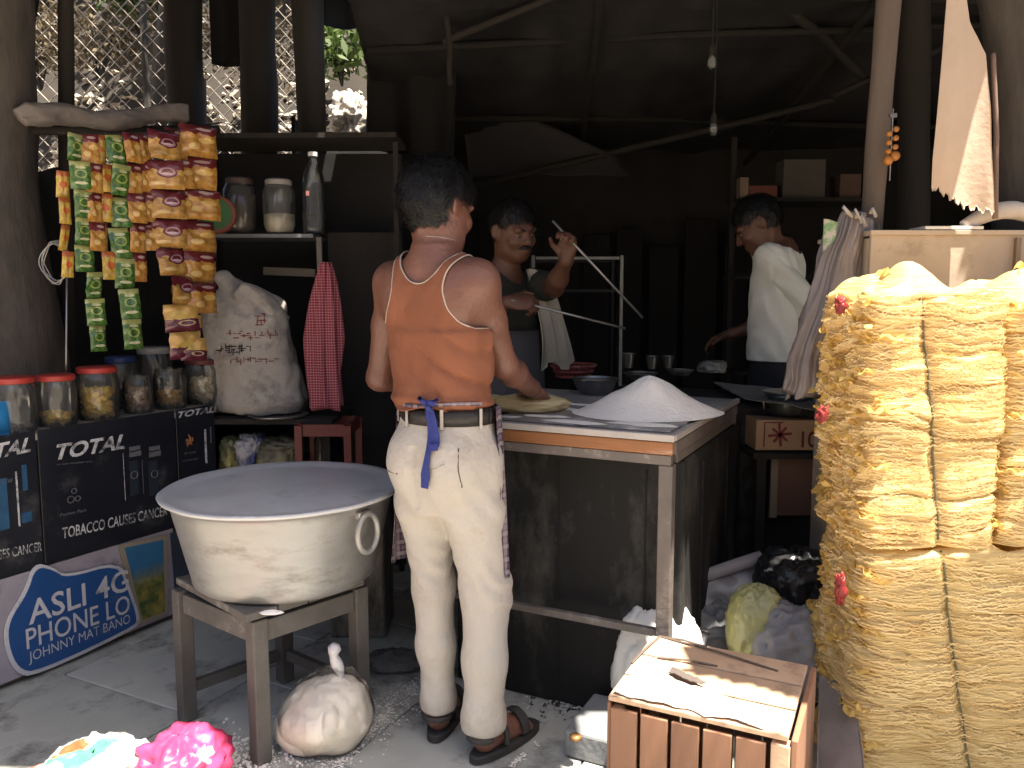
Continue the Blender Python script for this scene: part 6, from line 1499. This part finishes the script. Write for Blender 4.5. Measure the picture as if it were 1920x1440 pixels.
def bale(lab, x0, x1, y0, y1, z0, z1, seed, strings=(), dome=.03, lean=.0):
    """a compressed bale of thin yellow sheets, seen as hundreds of edges pressed together"""
    t = root('fibre_bale', lab, 'bale', ((x0 + x1) / 2, (y0 + y1) / 2, z0), 'yellow bales stacked at the right')
    cx, cy, hx, hy, H = (x0 + x1) / 2, (y0 + y1) / 2, (x1 - x0) / 2, (y1 - y0) / 2, z1 - z0
    n, m = 300, 240; th = np.linspace(0, 2 * math.pi, n, endpoint=False); e = 7.0
    ca, sa = np.cos(th), np.sin(th); rr = (np.abs(ca) ** e + np.abs(sa) ** e) ** (-1 / e)
    sx, sy = ca * rr, sa * rr
    rows = []
    for i in range(m):
        u = i / (m - 1)
        edge = min(u, 1 - u); k = 1 - .035 * math.exp(-edge / .012) - (.06 * max(0, (u - .97) / .03) ** 2 if u > .97 else 0) - (.4 * max(0, (.02 - u) / .02) ** 2)
        p = np.stack([cx + sx * hx * k, cy + sy * hy * k, np.full(n, z0 + .004 + (H - .004) * u)], 1)
        rows.append(p)
    A = np.array(rows)
    # strata: thin wavy layers with shelves of different depth
    q = A.copy(); wv = .055 * fbm(np.stack([q[..., 0] * 4.5, q[..., 1] * 4.5, q[..., 2] * 5 + seed], -1), 3)
    lay = (q[..., 2] + wv)
    big = fbm(np.stack([q[..., 0] * 2.2 + seed, q[..., 1] * 2.2, lay * 16], -1), 3); fine = fbm(np.stack([q[..., 0] * 4, q[..., 1] * 4 + seed, lay * 70], -1), 3)
    crk = np.clip(np.abs(fbm(np.stack([q[..., 0] * 1.6, q[..., 1] * 1.6 + seed, lay * 26 + 9], -1), 2)) / .10, 0, 1) - 1
    lump = fbm(np.stack([q[..., 0] * 5, q[..., 1] * 5, q[..., 2] * 5 + seed * 2], -1), 2)
    rf_ = np.clip(-sx - .75, 0, .25)[None] * 4
    disp = .015 * big + .009 * fine + .024 * lump + .010 * crk + rf_ * (.016 * (1 - 2 * np.abs(fbm(np.stack([q[..., 0] * 12, q[..., 1] * 12, lay * 24], -1), 2))) - .006)
    for (sxp, w, dpt) in strings:
        disp -= dpt * np.exp(-((q[..., 0] - (sxp[0] + (sxp[1] - sxp[0]) * (q[..., 2] - z0) / H)) / w) ** 2) * (q[..., 1] < cy)
    nrm = np.stack([np.sign(sx) * np.abs(sx) ** (e - 1), np.sign(sy) * np.abs(sy) ** (e - 1), 0 * sx], 1); nrm /= np.linalg.norm(nrm, axis=1)[:, None]
    A[..., :2] += nrm[None, :, :2] * disp[..., None]
    A[..., 2] += .014 * fbm(np.stack([q[..., 0] * 6, q[..., 1] * 6, q[..., 2] * 9 + 3], -1), 2)
    top = A[-1].copy(); c = top.mean(0)
    cap = [c + (top - c) * k + np.stack([0 * sx, 0 * sx, dome * (1 - k * k) + .10 * fbm((c + (top - c) * k) * np.array((8, 8, 0)) + seed, 2) * min(1, (1 - k) * 4)], 1) for k in np.linspace(.97, .02, 26)]
    A = np.concatenate([A, np.array(cap)])
    core = add('bale_core', MB().grid(A, True), M_bale, t, smooth=True)
    # loose fibres on the face
    g = np.random.default_rng(seed); fr = np.where((nrm[:, 1] < -.3) | (nrm[:, 0] < -.3))[0]; mb = MB()
    for _ in range(1700):
        k = g.choice(fr); i = g.integers(8, m - 3); ln = g.integers(5, 26); ks = [(k + a) % n for a in range(ln)]
        drift = g.normal(0, .25); p = np.array([A[int(np.clip(i + drift * a, 1, m - 2)), kk] for a, kk in enumerate(ks)]); nn = nrm[ks]
        off = g.uniform(.001, .007); p = p + nn * (off * np.sin(np.linspace(.2, 3.0, ln)))[:, None] + np.array((0, 0, 1)) * g.normal(0, .0015, (ln, 1)); w = g.uniform(.0005, .0022)
        S = np.stack([p - ZX * w, p + ZX * w + nn * .001], 1); mb.grid(S)
    stuff(add('loose_fibres', mb, M_strand, t))
    # torn film frills along the left edge and the top
    mb = MB()
    for _ in range(85):
        if g.random() < .97: k = g.choice(np.where(nrm[:, 0] < -.35)[0]); i = g.integers(4, m - 2); b = A[i, k]; d = nrm[k] + g.normal(0, .35, 3)
        else: i = g.integers(m, m + 20); k = g.integers(0, n); b = A[i, k]; d = np.array((g.normal(0, .6), -.3 + g.normal(0, .5), .9))
        d /= np.linalg.norm(d); s = np.cross(d, ZX if abs(d[2]) < .8 else np.array((1., 0, 0))); s /= np.linalg.norm(s); w = g.uniform(.02, .05); l = g.uniform(.010, .024); ph = g.uniform(0, 6)
        tt = np.linspace(-1, 1, 14); G_ = [[b + s * (w * x) + d * (l * (y * math.sqrt(max(0, 1 - x ** 4)) * (1 + .25 * math.sin(ph * 3 + x * 9)) - .2)) + np.cross(s, d) * (.008 * math.sin(ph + x * 5 + y * 2.5)) for x in tt] for y in np.linspace(0, 1, 7)]
        mb.grid(np.array(G_))
    stuff(add('torn_film', mb, M_flap, t, smooth=True))
    # twine
    for (sxp, w, dpt) in strings:
        pts = []
        for i in range(2, m, 4):
            x = sxp[0] + (sxp[1] - sxp[0]) * i / (m - 1); k = np.argmin(np.abs(A[i, :, 0] - x) + 10 * (nrm[:, 1] > -.5)); pts.append(A[i, k] + (0, -.004, 0))
        pts = np.array(pts); pts[1:-1] = smooth_loop(pts, 2)[1:-1]
        add('twine', MB().tube(pts, .0026, 6), mat('green_twine', (.16, .15, .08), (.10, .09, .05), rough=.8), t, smooth=True)
    return t
BY = 1.90; bzs = P(1760, 1040, BY)[2]
bx = lambda px, py=800: P(px, py, BY)[0]
zt_ = P(1700, 548, BY)[2]
bale('upper yellow bale beside the hanging grey bags', bx(1634), bx(1893), BY, BY + .36, bzs, zt_, 3, (((bx(1768, 1030), bx(1738, 560)), .018, .020),), .045)
bale('upper yellow bale at the right edge of the picture', bx(1899), bx(2230), BY + .015, BY + .38, bzs, zt_ - .02, 5, (), .04)
bale('lower yellow bale under the first, standing on the floor', bx(1644), bx(1990), BY - .004, BY + .36, -.002, bzs + .004, 8, (((bx(1830, 1440) + .01, bx(1770, 1050)), .018, .020),), .0)
bale('lower yellow bale at the right edge standing on the floor', bx(1996), bx(2330), BY + .012, BY + .38, -.002, bzs + .002, 9, (), .0)
for lab, px, py in (('red scrap of film at the top left of the upper bale', 1566, 572), ('red scrap of film low on the left of the upper bale', 1532, 776), ('red scrap of film on the left edge of the lower bale', 1566, 1105)):
    c = P(px, py, BY + .03); tag(add('red_scrap', blob(c + (.012, 0, 0), (.013, .010, .019 if py < 1000 else .036), .7, 2.2, 2, 36, 28, px, True, False), mat('red_film', (.36, .045, .04), (.22, .025, .022), rough=.4, trans=.3), None, smooth=True), lab, 'scrap')

# ------------------------------------------------------------------ wooden crate
CF = G(1140, 1312, .36); CRr = G(1484, 1392, .36); cu = CRr - CF; CW = np.linalg.norm(cu); cu /= CW; cw = np.array((-cu[1], cu[0], 0.)); CDp = .372; CHt = .36
M_crate = mat('reddish_crate_wood', (.31, .16, .095), (.20, .10, .058), objvar=.22, dirt=(.16, .09, .06), dscale=7, damt=.2, rough=.75, scale=5, stretch=(1, 1, .25), bump=.3, bscale=30)
M_cratel = mat('pale_crate_wood', (.56, .38, .25), (.42, .27, .17), objvar=.15, dirt=(.28, .18, .12), dscale=8, damt=.2, rough=.8, scale=6, bump=.3, bscale=30)
cb = np.array((CF[0], CF[1], 0.)); cr = root('wooden_crate', 'reddish wooden slat crate in the sun at the bottom right', 'crate', tuple(cb + cu * CW / 2 + cw * CDp / 2))
def cq(a, b, z): return cb + cu * a + cw * b + ZX * z
ns = 5; sw = (CW - .05) / ns
for k in range(ns):
    add('slat', MB().box(cq(.002 + sw * (k + .5), .007, CHt / 2 - .008), (sw - .009, .012, CHt - .022), cu, cw), M_crate, cr, bevel=.002)
    add('slat', MB().box(cq(.012 + sw * (k + .5), CDp - .007, CHt / 2 - .008), (sw - .006, .012, CHt - .022), cu, cw), M_crate, cr, bevel=.002)
add('corner_post', MB().box(cq(CW - .022, .016, CHt / 2 - .006), (.040, .032, CHt - .014), cu, cw), M_cratel, cr, bevel=.003)
for b in (.028, CDp - .03): add('corner_post', MB().box(cq(.016, b, CHt / 2 - .012), (.028, .028, CHt - .03), cu, cw), M_cratel, cr, bevel=.003)
add('side_board', MB().box(cq(CW + .006, CDp / 2 + .008, CHt / 2), (.014, CDp + .01, CHt + .006), cu, cw), M_crate, cr, bevel=.003)
add('side_board', MB().box(cq(-.004, CDp / 2 + .01, CHt / 2 - .006), (.010, CDp - .02, CHt - .02), cu, cw), M_crate, cr, bevel=.003)
for k in range(3):
    d0 = .002 + k * (CDp / 3); add('top_board', MB().box(cq(CW / 2 - .004, d0 + CDp / 6, CHt + .002 + .0015 * k), (CW - .006, CDp / 3 - .005, .012), cu, cw), M_cratel, cr, bevel=.002)
g = np.random.default_rng(12)
def scatter_sheet(lab, pts, z, n, col, cat='paper', name='paper_scrap'):
    A = sheet_grid(*pts, 40, 24, nz=.006, fq=18); A[..., 2] += .004; A[..., :2] += .016 * np.stack([fbm(A * 30 + 3, 3), fbm(A * 30 + 9, 3)], -1) ; return tag(add(name, MB().sheet(A, .002), col, None, smooth=True), lab, cat)
M_paper = mat('white_plastic', (.70, .68, .64), (.58, .56, .52), rough=.5, scale=8, bump=.4, bscale=40)
scatter_sheet('white plastic sheet lying along the front of the crate top', (cq(.012, .012, CHt + .010), cq(CW - .06, .010, CHt + .010), cq(CW - .08, .085, CHt + .010), cq(.02, .16, CHt + .010)), 0, 0, M_paper)  # flour and blown-out sun on the crate top, drawn as a white sheet
scatter_sheet('dark torn strip of paper on the crate top', (cq(.10, .15, CHt + .016), cq(.19, .125, CHt + .016), cq(.20, .14, CHt + .016), cq(.11, .175, CHt + .016)), 0, 0, mat('dark_scrap', (.10, .08, .07), rough=.8))
tg = MB()
for a, b, c, d in ((.02, .37, .34, .30), (.02, .37, .15, .36), (.0, .18, .02, .37), (.05, .24, .20, .26)): tg.tube([cq(a, b, CHt + .013), cq((a + c) / 2, (b + d) / 2, CHt + .018), cq(c, d, CHt + .013)], .003, 5)
tag(add('twigs', tg, M_bamboo, None), 'thin twigs lying across the back of the crate top', 'twigs')
wbc = G(1262, 1222, .30); tag(add('white_bag', blob(np.array((wbc[0] - .01, wbc[1] + .16, .17)), (.14, .085, .215), .14, 2.0, 2.2, 60, 44, 23, True), M_paper, None, smooth=True), 'white plastic bag bunched behind the crate by the table leg', 'bag')
# stone block left of the crate
sbk = G(1062, 1412); tag(add('stone_block', MB().box(np.array((sbk[0], sbk[1], .042)) + UX * .10 + WX * .10, (.20, .24, .080), UX, WX), mat('grey_block', (.24, .25, .255), (.15, .155, .16), rough=.8, scale=6, bump=.35), None, bevel=.008), 'low grey stone block on the floor left of the crate', 'block')
bt = G(1078, 1392, .06); tag(add('bolt_head', MB().lathe(np.array((bt[0], bt[1] - .02, .083)), [(.001, .012), (.012, .012), (.017, .008), (.017, .0)], 16), mat('brass', (.5, .26, .10), rough=.4, metal=.5), None, smooth=True), 'small orange cap lying on the stone block', 'cap')
g = np.random.default_rng(77); m = MB()
for _ in range(160):
    p = G(1058 + g.normal(0, 22), 1318 + g.normal(0, 13), .001); s = g.uniform(.003, .012); m.box(p + ZX * s * .3, (s * 1.6, s * .5, s * .6), *rotm(g.uniform(0, 6), g.uniform(-.4, .4)).T)
stuff(tag(add('floor_litter', m, mat('mixed_litter', (.42, .41, .40), (.03, .03, .03), rough=.8, scale=60, sharp=.03), None), 'scattered black and white litter on the floor behind the stone block', 'litter'))
# flour trodden along the floor joints
m = MB(); g = np.random.default_rng(15)
for (x0, y0, x1, y1, n, sp) in ((632, 1436, 800, 1262, 1500, 8), (640, 1430, 790, 1300, 500, 24), (960, 1436, 1015, 1388, 380, 4), (500, 1420, 640, 1432, 500, 16), (1080, 1440, 1130, 1340, 160, 14), (800, 1300, 1000, 1330, 160, 30), (690, 1330, 770, 1290, 400, 14)):
    for _ in range(n):
        t = g.random(); p = G(x0 + (x1 - x0) * t + g.normal(0, sp), y0 + (y1 - y0) * t + g.normal(0, sp * .45), .0022)
        if fbm(p[None] * 22, 2)[0] < g.normal(0, .18): continue
        r = .0012 + .0045 * g.random() ** 3; a = g.uniform(0, 6.28); e = np.array((math.cos(a), math.sin(a), 0)); f_ = np.array((-e[1], e[0], 0)) * g.uniform(.3, 1)
        m.add([p + e * r, p + f_ * r + ZX * .0008, p - e * r * g.uniform(.5, 1.4), p - f_ * r], [(0, 1, 2, 3)])
stuff(tag(add('trodden_flour', m, M_flour, None, smooth=True), 'white flour trodden along the joints of the floor slabs', 'flour'))

# ------------------------------------------------------------------ rubbish between table and bales
def heap(name, lab, px, py, Y, r, colr, seed, cat, amp=.2, sq=2.4, ridg=True, M=None):
    c = P(px, py, Y); return tag(add(name, blob(c, r, amp, 1.9, sq, 72, 54, seed, ridg, True, M), colr, None, smooth=True), lab, cat)
M_gp = mat('grey_plastic', (.30, .29, .29), (.18, .17, .175), rough=.5, scale=7, bump=.5, bscale=26, dirt=(.10, .09, .085), dscale=5, damt=.2)
np_ = sheet_grid(P(1276, 1100, 2.62), P(1428, 1042, 2.62), P(1430, 1190, 2.5), P(1290, 1180, 2.45), 26, 16, nz=.02, fq=9); np_[..., 1] += .02 * np.sin(np_[..., 2] * 50)
tag(add('paper_bundle', MB().sheet(np_, .02), print_mat('printed_paper', ((.34, .335, .35), (.28, .275, .29), (.42, .13, .05), (.20, .19, .2)), 7), None, smooth=True), 'folded printed paper with an orange patch leaning beside the table leg', 'paper')
tag(add('paper_roll', MB().tube([P(1278, 1096, 2.60), P(1350, 1070, 2.60), P(1428, 1044, 2.60)], .022, 12), mat('grey_card', (.36, .34, .36), (.28, .26, .28), rough=.7), None, smooth=True), 'grey rolled card along the top of the printed paper', 'roll')
heap('grey_bag', 'grey plastic rubbish bag low between the table leg and the bale', 1490, 1225, 2.30, (.13, .12, .15), M_gp, 31, 'bag', .14, 2.6, True)
heap('yellow_bag', 'yellowish plastic bag in the rubbish beside the black bag', 1418, 1175, 2.36, (.085, .09, .13), mat('yellow_green_plastic', (.50, .46, .12), (.36, .36, .22), rough=.4, scale=7, bump=.7, bscale=34), 32, 'bag', .13, 2.6, True)
heap('black_bag', 'black plastic bag on top of the rubbish', 1495, 1100, 2.46, (.12, .12, .12), mat('black_plastic', (.022, .022, .024), (.014, .014, .015), rough=.35, scale=7, bump=.5, bscale=24), 33, 'bag')
heap('grey_bag', 'dim grey bag at the back of the rubbish by the table leg', 1330, 1225, 2.55, (.15, .12, .17), mat('dim_grey_plastic', (.17, .175, .185), (.11, .11, .12), rough=.5, scale=7, bump=.4), 34, 'bag')
for lab, px, py, Y, r, sd in (('dim sack filling the gap under the rubbish pile', 1420, 1330, 2.42, (.30, .16, .22), 35),): heap('sack', lab, px, py, Y, r, mat('dim_sack', (.13, .125, .125), (.08, .075, .075), rough=.8, scale=6, bump=.3), sd, 'sack')
tr_ = sheet_grid(P(1536, 1262, 2.12), P(1600, 1290, 2.0), P(1625, 1470, 1.78), P(1530, 1490, 1.85), 20, 24, nz=.02, fq=9); tag(add('grey_tarp', MB().sheet(tr_, .004), mat('grey_tarp', (.24, .21, .205), (.16, .14, .135), rough=.7, scale=6, bump=.4, bscale=18), None, smooth=True), 'grey tarp trailing down between crate and lower bale', 'tarp')

# ------------------------------------------------------------------ small stand with the marked carton
Ys = 2.95; x0, x1 = P(1418, 800, Ys)[0], P(1600, 800, Ys)[0]; zs0, zs1 = P(1420, 846, Ys)[2], P(1420, 786, Ys)[2]
stn = root('wooden_stand', 'dark wooden stand under the marked carton', 'stand', ((x0 + x1) / 2, Ys + .15, 0))
add('stand_top', MB().box(((x0 + x1) / 2, Ys + .15, zs0 - .014), (x1 - x0 + .03, .36, .022)), M_darkwood, stn)
for x in (x0 + .02, x1 - .02):
    for y in (Ys + .0, Ys + .30): add('leg', MB().bar((x, y, 0), (x, y, zs0 - .025), .035), M_darkwood, stn)
add('front_panel', MB().box(((x0 + x1) / 2 + .02, Ys + .02, zs0 - .14), (x1 - x0 - .10, .012, .22)), mat('brown_panel', (.15, .075, .05), (.10, .05, .035), rough=.7, scale=6), stn)
add('batten', MB().box((x0 + .075, Ys + .006, zs0 - .14), (.026, .012, .23)), mat('pale_batten', (.24, .19, .13), rough=.8), stn)
car = tag(add('carton', MB().box(((x0 + x1) / 2, Ys + .12, (zs0 + zs1) / 2), (x1 - x0, .24, zs1 - zs0 - .006)), mat('brown_card', (.40, .255, .15), (.30, .18, .10), rough=.85, scale=7, bump=.2, bscale=30), None, bevel=.003), 'low brown carton with a red star mark and the number ten', 'carton')
M_rp = mat('red_paint', (.20, .035, .035), rough=.7); cyc = Ys - .003; mx_ = P(1462, 815, Ys)
for k in range(4):
    a = k * math.pi / 4 + .1; d = np.array((math.cos(a), 0, math.sin(a))) * (.044 if k % 2 == 0 else .036); add('star_mark', MB().bar((mx_[0] - d[0], cyc, mx_[2] - d[2]), (mx_[0] + d[0], cyc, mx_[2] + d[2]), .003, .009, up=(0, 0, 1) if k != 2 else (1, 0, 0)), M_rp, car)
add('frame_mark', MB().tube([(mx_[0] + sx * .058, cyc + .001, mx_[2] + sz * .046) for sx, sz in ((-1, -1), (-1, 1), (.2, 1))], .0025, 5), M_rp, car)
lettering('10.', np.array((P(1502, 838, Ys)[0], Ys, P(1502, 838, Ys)[2])), np.array((P(1538, 838, Ys)[0], Ys, P(1502, 838, Ys)[2])), .058, ZX, np.array((0, -1., 0)), mat('dark_red_ink', (.12, .02, .02), rough=.7), car, 'number_mark', 0, .02, .002)
spc = P(1475, 786, Ys + .12); sp_ = root('steel_pot', 'steel pot with a bright rim standing on the carton', 'pot', (spc[0], Ys + .12, zs1)); c_ = np.array((spc[0], Ys + .12, zs1))
hp = P(1475, 735, Ys + .1)[2] - zs1; add('pot_body', MB().lathe(c_, [(.001, 0), (.07, 0), (.078, .01), (.080, hp - .02), (.083, hp - .006)], 36), mat('dark_pot_steel', (.16, .17, .17), (.09, .095, .095), rough=.3, metal=.7), sp_, smooth=True)
add('rim', MB().lathe(c_, [(.080, hp - .008), (.093, hp - .004), (.094, hp + .002), (.082, hp + .002), (.001, hp - .004)], 36), M_steel, sp_, smooth=True, auto=40)
for e in (-1, 1): add('handle', MB().tube([c_ + np.array((e * .082, -.02, hp * .75)), c_ + np.array((e * .098, -.02, hp * .6)), c_ + np.array((e * .096, -.02, hp * .25))], .005, 6), M_steel, sp_, smooth=True)

# ------------------------------------------------------------------ hanging bags, board, poles, cloth
M_hb = mat('grey_brown_film', (.22, .19, .18), (.12, .10, .095), rough=.42, scale=6, stretch=(1, 1, .4), bump=.4, bscale=18, spec=.6, dirt=(.42, .38, .40), dscale=6, damt=.18)
Yh = 2.42; hk = root('hanging_bags', 'bunch of grey brown plastic bags hanging beside the upper bale', 'bags', tuple(P(1610, 400, Yh)))
def drape(top, bot, w0, w1, seed, depth=.05, n=90, m=60):
    rows = []; top = np.asarray(top); bot = np.asarray(bot)
    for i in range(m):
        u = i / (m - 1); c = top + (bot - top) * u; c = c + np.array((-.0, 0, 0)) * u; w = w0 + (w1 - w0) * u ** .8; th = np.linspace(0, 2 * math.pi, n, endpoint=False)
        rad = 1 + .30 * fbm(np.stack([np.cos(th) * 3.2 + seed, np.sin(th) * 3.2, 0 * th + u * 1.3], -1), 3) * 1.6
        rows.append(np.stack([c[0] + w * np.cos(th) * rad, c[1] + depth * (.5 + .5 * u) * np.sin(th) * rad, c[2] + .02 * u * np.sin(th * 4 + seed) + 0 * th], 1))
    rows = np.array(rows); rows += .022 * np.stack([fbm(rows * np.array((13, 13, 7)) + seed + 5 * k, 4) for k in range(3)], -1) * np.linspace(.3, 1, m)[:, None, None]
    mb = MB().grid(np.array(rows)[::-1], True); mb.f.append(tuple(range(n - 1, -1, -1))); mb.f.append(tuple((m - 1) * n + k for k in range(n))); return mb
for k, (a, b, w0, w1) in enumerate((((1600, 398), (1512, 740), .03, .075), ((1612, 410), (1560, 735), .04, .09), ((1575, 420), (1545, 640), .035, .07), ((1625, 415), (1590, 620), .035, .08))):
    add('bag', drape(P(*a, Yh + .03 * k), P(*b, Yh + .03 * k), w0, w1, k * 3.7 + 1, .05), M_hb, hk, smooth=True)
gf = sheet_grid(P(1545, 408, Yh - .05), P(1572, 418, Yh - .05), P(1566, 452, Yh - .04), P(1543, 470, Yh - .04), 8, 8, nz=.01, fq=20); add('green_flap', MB().sheet(gf, .003), mat('green_film', (.10, .20, .10), (.3, .3, .28), rough=.5, scale=30, sharp=.05), hk, smooth=True)
for k in range(4):
    a = P(1588 + k * 13 + (k % 2) * 5, 400 + (k % 3) * 9, Yh - .03); add('handle_loop', MB().tube([a, a + np.array((.006 * (k - 3), -.01, .018 + .006 * (k % 3))), a + np.array((.016, 0, -.01))], .006, 6), mat('white_film', (.36, .34, .35), rough=.4), hk, smooth=True)
# board behind the bales
Yb = 2.36; M_bd = mat('stained_plaster_board', (.46, .38, .30), (.33, .265, .20), rough=.8, scale=4, bump=.15, dirt=(.22, .17, .13), dscale=5, damt=.25)
x0, x1 = P(1632, 500, Yb)[0], P(2060, 500, Yb)[0]; zt = P(1700, 440, Yb)[2]
box_ = root('display_case', 'stained pale board case behind the bales', 'case', ((x0 + x1) / 2, Yb + .2, 0))
add('front_board', MB().box(((x0 + x1) / 2, Yb + .01, zt / 2), (x1 - x0, .014, zt)), M_bd, box_, bevel=.002)
add('side_board', MB().box((x0 + .008, Yb + .20, zt / 2 - .004), (.014, .36, zt - .01)), M_bd, box_)
add('top_board', MB().box(((x0 + x1) / 2, Yb + .20, zt + .006), (x1 - x0 + .01, .41, .014)), M_bd, box_, bevel=.002)
for px in (1905,): add('edge_strip', MB().box((P(px, 480, Yb)[0], Yb - .004, zt / 2), (.014, .014, zt - .02)), mat('brown_strip', (.22, .16, .11), rough=.7), box_)
a = P(1735, 436, Yb); tag(add('white_sheet', MB().box((P(1790, 430, Yb)[0], Yb + .05, zt + .020), (.17, .10, .010)), M_paper, None, bevel=.002), 'flat white sheet lying on top of the pale case', 'sheet')
cc = P(1905, 405, Yb); bd = np.array([np.array((P(1818 + 130 * t, 400, Yb)[0], Yb + .03, zt + .028 + .045 * math.sin(t * 2.4))) for t in np.linspace(0, 1, 20)])
mb = MB().tube(bd, .014 + .012 * np.sin(np.linspace(.2, 2.4, 20)), 14); v = np.array(mb.v); v += .004 * np.stack([fbm(v * 30 + k * 5, 2) for k in range(3)], -1); mb.v = [tuple(x) for x in v]
tag(add('cloth_bundle', mb, mat('pale_bundle', (.52, .47, .42), (.38, .33, .29), rough=.85, scale=7, bump=.4, bscale=30), None, smooth=True), 'pale curved bundle of cloth on top of the case at the right edge', 'bundle')
# leaning pole and the lemon charm
trunk('wooden_pole', 'leaning wooden pole behind the hanging bags', 'pole', [P(1612, 760, 2.52) * (1, 1, 0), P(1634, 420, 2.52), P(1650, 200, 2.55), P(1672, -60, 2.6), P(1690, -300, 2.65)], [.032, .031, .034, .038, .04], M_bamboo, 14)
ch = P(1672, 262, 2.46); chm = root('charm', 'string of orange beads and chillies hanging from the leaning pole', 'charm', tuple(ch - ZX * .08))
add('string', MB().tube([ch + ZX * .09, ch, ch - ZX * .12], .0018, 5), M_steel, chm)
add('nail', MB().box(ch + ZX * .07, (.02, .012, .012)), M_steel, chm)
for k in range(8):
    c = ch + np.array((.010 * (-1) ** k, -.004, .03 - .013 * k)); r = .009 if k < 6 else .015; tt = np.linspace(0, math.pi, 7)
    add('bead', MB().lathe(c, [(max(.0004, r * math.sin(x)), -r * math.cos(x)) for x in tt], 12), mat('amber_bead', (.45, .19, .035), (.25, .09, .02), rough=.4), chm, smooth=True)
# torn hanging sheet
Yc = 2.30; n, m_ = 50, 90; A = np.zeros((m_, n, 3)); us = np.linspace(0, 1, n)
top_l, top_r = 1776, 1815
for i in range(m_):
    v_ = i / (m_ - 1)
    for k, u in enumerate(us):
        yb = np.interp(u, [0, .12, .3, .5, .7, .88, 1.0], [352, 360, 372, 382, 390, 396, 398]) + 5 * math.sin(u * 47) + 3 * math.sin(u * 113)
        py = -60 + (yb + 60) * v_
        xl = np.interp(py, [-60, 0, 120, 300, 400], [1780, 1774, 1764, 1748, 1744]); xr = np.interp(py, [-60, 0, 40, 70, 100, 200, 400], [1806, 1812, 1820, 1838, 1852, 1858, 1862])
        A[i, k] = P(xl + (xr - xl) * u, py, Yc)
A[..., 1] += .010 * np.sin(A[..., 0] * 40) + .006 * fbm(A * np.array((20, 1, 4)), 2)
tag(add('torn_sheet', MB().sheet(A, .004), mat('tan_board_cloth', (.44, .345, .27), (.36, .275, .21), rough=.9, scale=3, bump=.2, bscale=60), None, smooth=True), 'tan torn sheet hanging over the pale case at the top right', 'sheet')
trunk('wooden_pole', 'thin brown stick along the right edge of the torn sheet', 'pole', [P(1866, 410, 2.34), P(1868, 250, 2.34), P(1862, 100, 2.34)], [.008, .008, .007], mat('brown_stick', (.20, .13, .10), rough=.8), 8)
trunk('tree', 'sooty broad trunk at the top right edge', 'tree', [P(1930, 700, 2.62) * (1, 1, 0), P(1930, 500, 2.62), P(1932, 200, 2.62), P(1912, -20, 2.62), P(1890, -260, 2.62)], [.12, .105, .10, .115, .15], M_bark, 22)
# back shelf at the right with dim goods
bs = root('back_shelf', 'dim shelf of goods behind the white shirt', 'shelf', (P(1480, 380, 4.6)[0], 4.7, 0)); x0, x1 = P(1385, 340, 4.6)[0], P(1640, 340, 4.6)[0]
for py in (375, 520, 700): add('shelf_board', MB().box(((x0 + x1) / 2, 4.72, P(1400, py, 4.6)[2]), (x1 - x0, .3, .02)), M_darkwood, bs)
for x in (x0, x1): add('upright', MB().bar((x, 4.72, 0), (x, 4.72, P(1400, 250, 4.6)[2]), .03), M_darkwood, bs)
zsh = P(1400, 375, 4.6)[2] + .0105
for lab, px, w, h, colr in (('dull red brick of packets on the back shelf', 1432, .16, .075, (.17, .06, .04)), ('pale carton on the back shelf above the white shirt', 1508, .24, .22, (.09, .078, .065)), ('small brown carton at the right of the back shelf', 1595, .12, .14, (.10, .06, .045)), ('narrow tan packet at the left end of the back shelf', 1396, .05, .12, (.24, .17, .12))):
    c = P(px, 375, 4.62); tag(add('carton', MB().box((c[0], 4.70, zsh + h / 2), (w, .14, h)), mat('c' + lab[:9], colr, rough=.8, scale=9), None, bevel=.004), lab, 'carton')
trunk('wooden_post', 'dim roof post behind the torn sheet', 'post', [P(1712, 700, 3.6) * (1, 1, 0), P(1712, 500, 3.6), P(1716, -150, 3.6)], [.07, .065, .06])

# ================================================================== people
SF = man_front()
SB = man_back()
SS = man_side()
hL = SB['wL'] + np.array((.03, -.05, .05))
hl = P(1058, 452, SB['wL'][1] - .05)
a = P(1036, 414, SB['wL'][1] - .05); b = P(1205, 596, SB['wL'][1] - .02); rod('thin steel skewer raised in the hand of the cook', a, b, .005)
a = P(958, 562, SB['wR'][1] - .03); b = P(1172, 616, SB['wR'][1] + .02); rod('thin steel skewer held level by the cook', a, b, .005)

# ================================================================== unseen awning, holes cut above each sun patch
sun_hole(np.array((1.03, BY + .115, 1.22)), .42, .215, R(-6), .42)            # over the upper bale
sun_hole(cq(.19, .10, CHt), .27, .085, R(-26), .22)               # over the front of the crate
sun_hole(cq(-.02, .28, CHt - .06), .09, .15, R(10), .3)           # over the bag left of the crate
sun_hole(P(1846, 345, 2.28), .05, .12, R(20), .35)                # over the torn sheet
sun_hole(cq(CW - .02, -.01, .16), .03, .10, R(0), .2)             # over the crate corner
sun_hole(P(1900, 470, BY + .2), .18, .10, 0, .3)
build_awning()
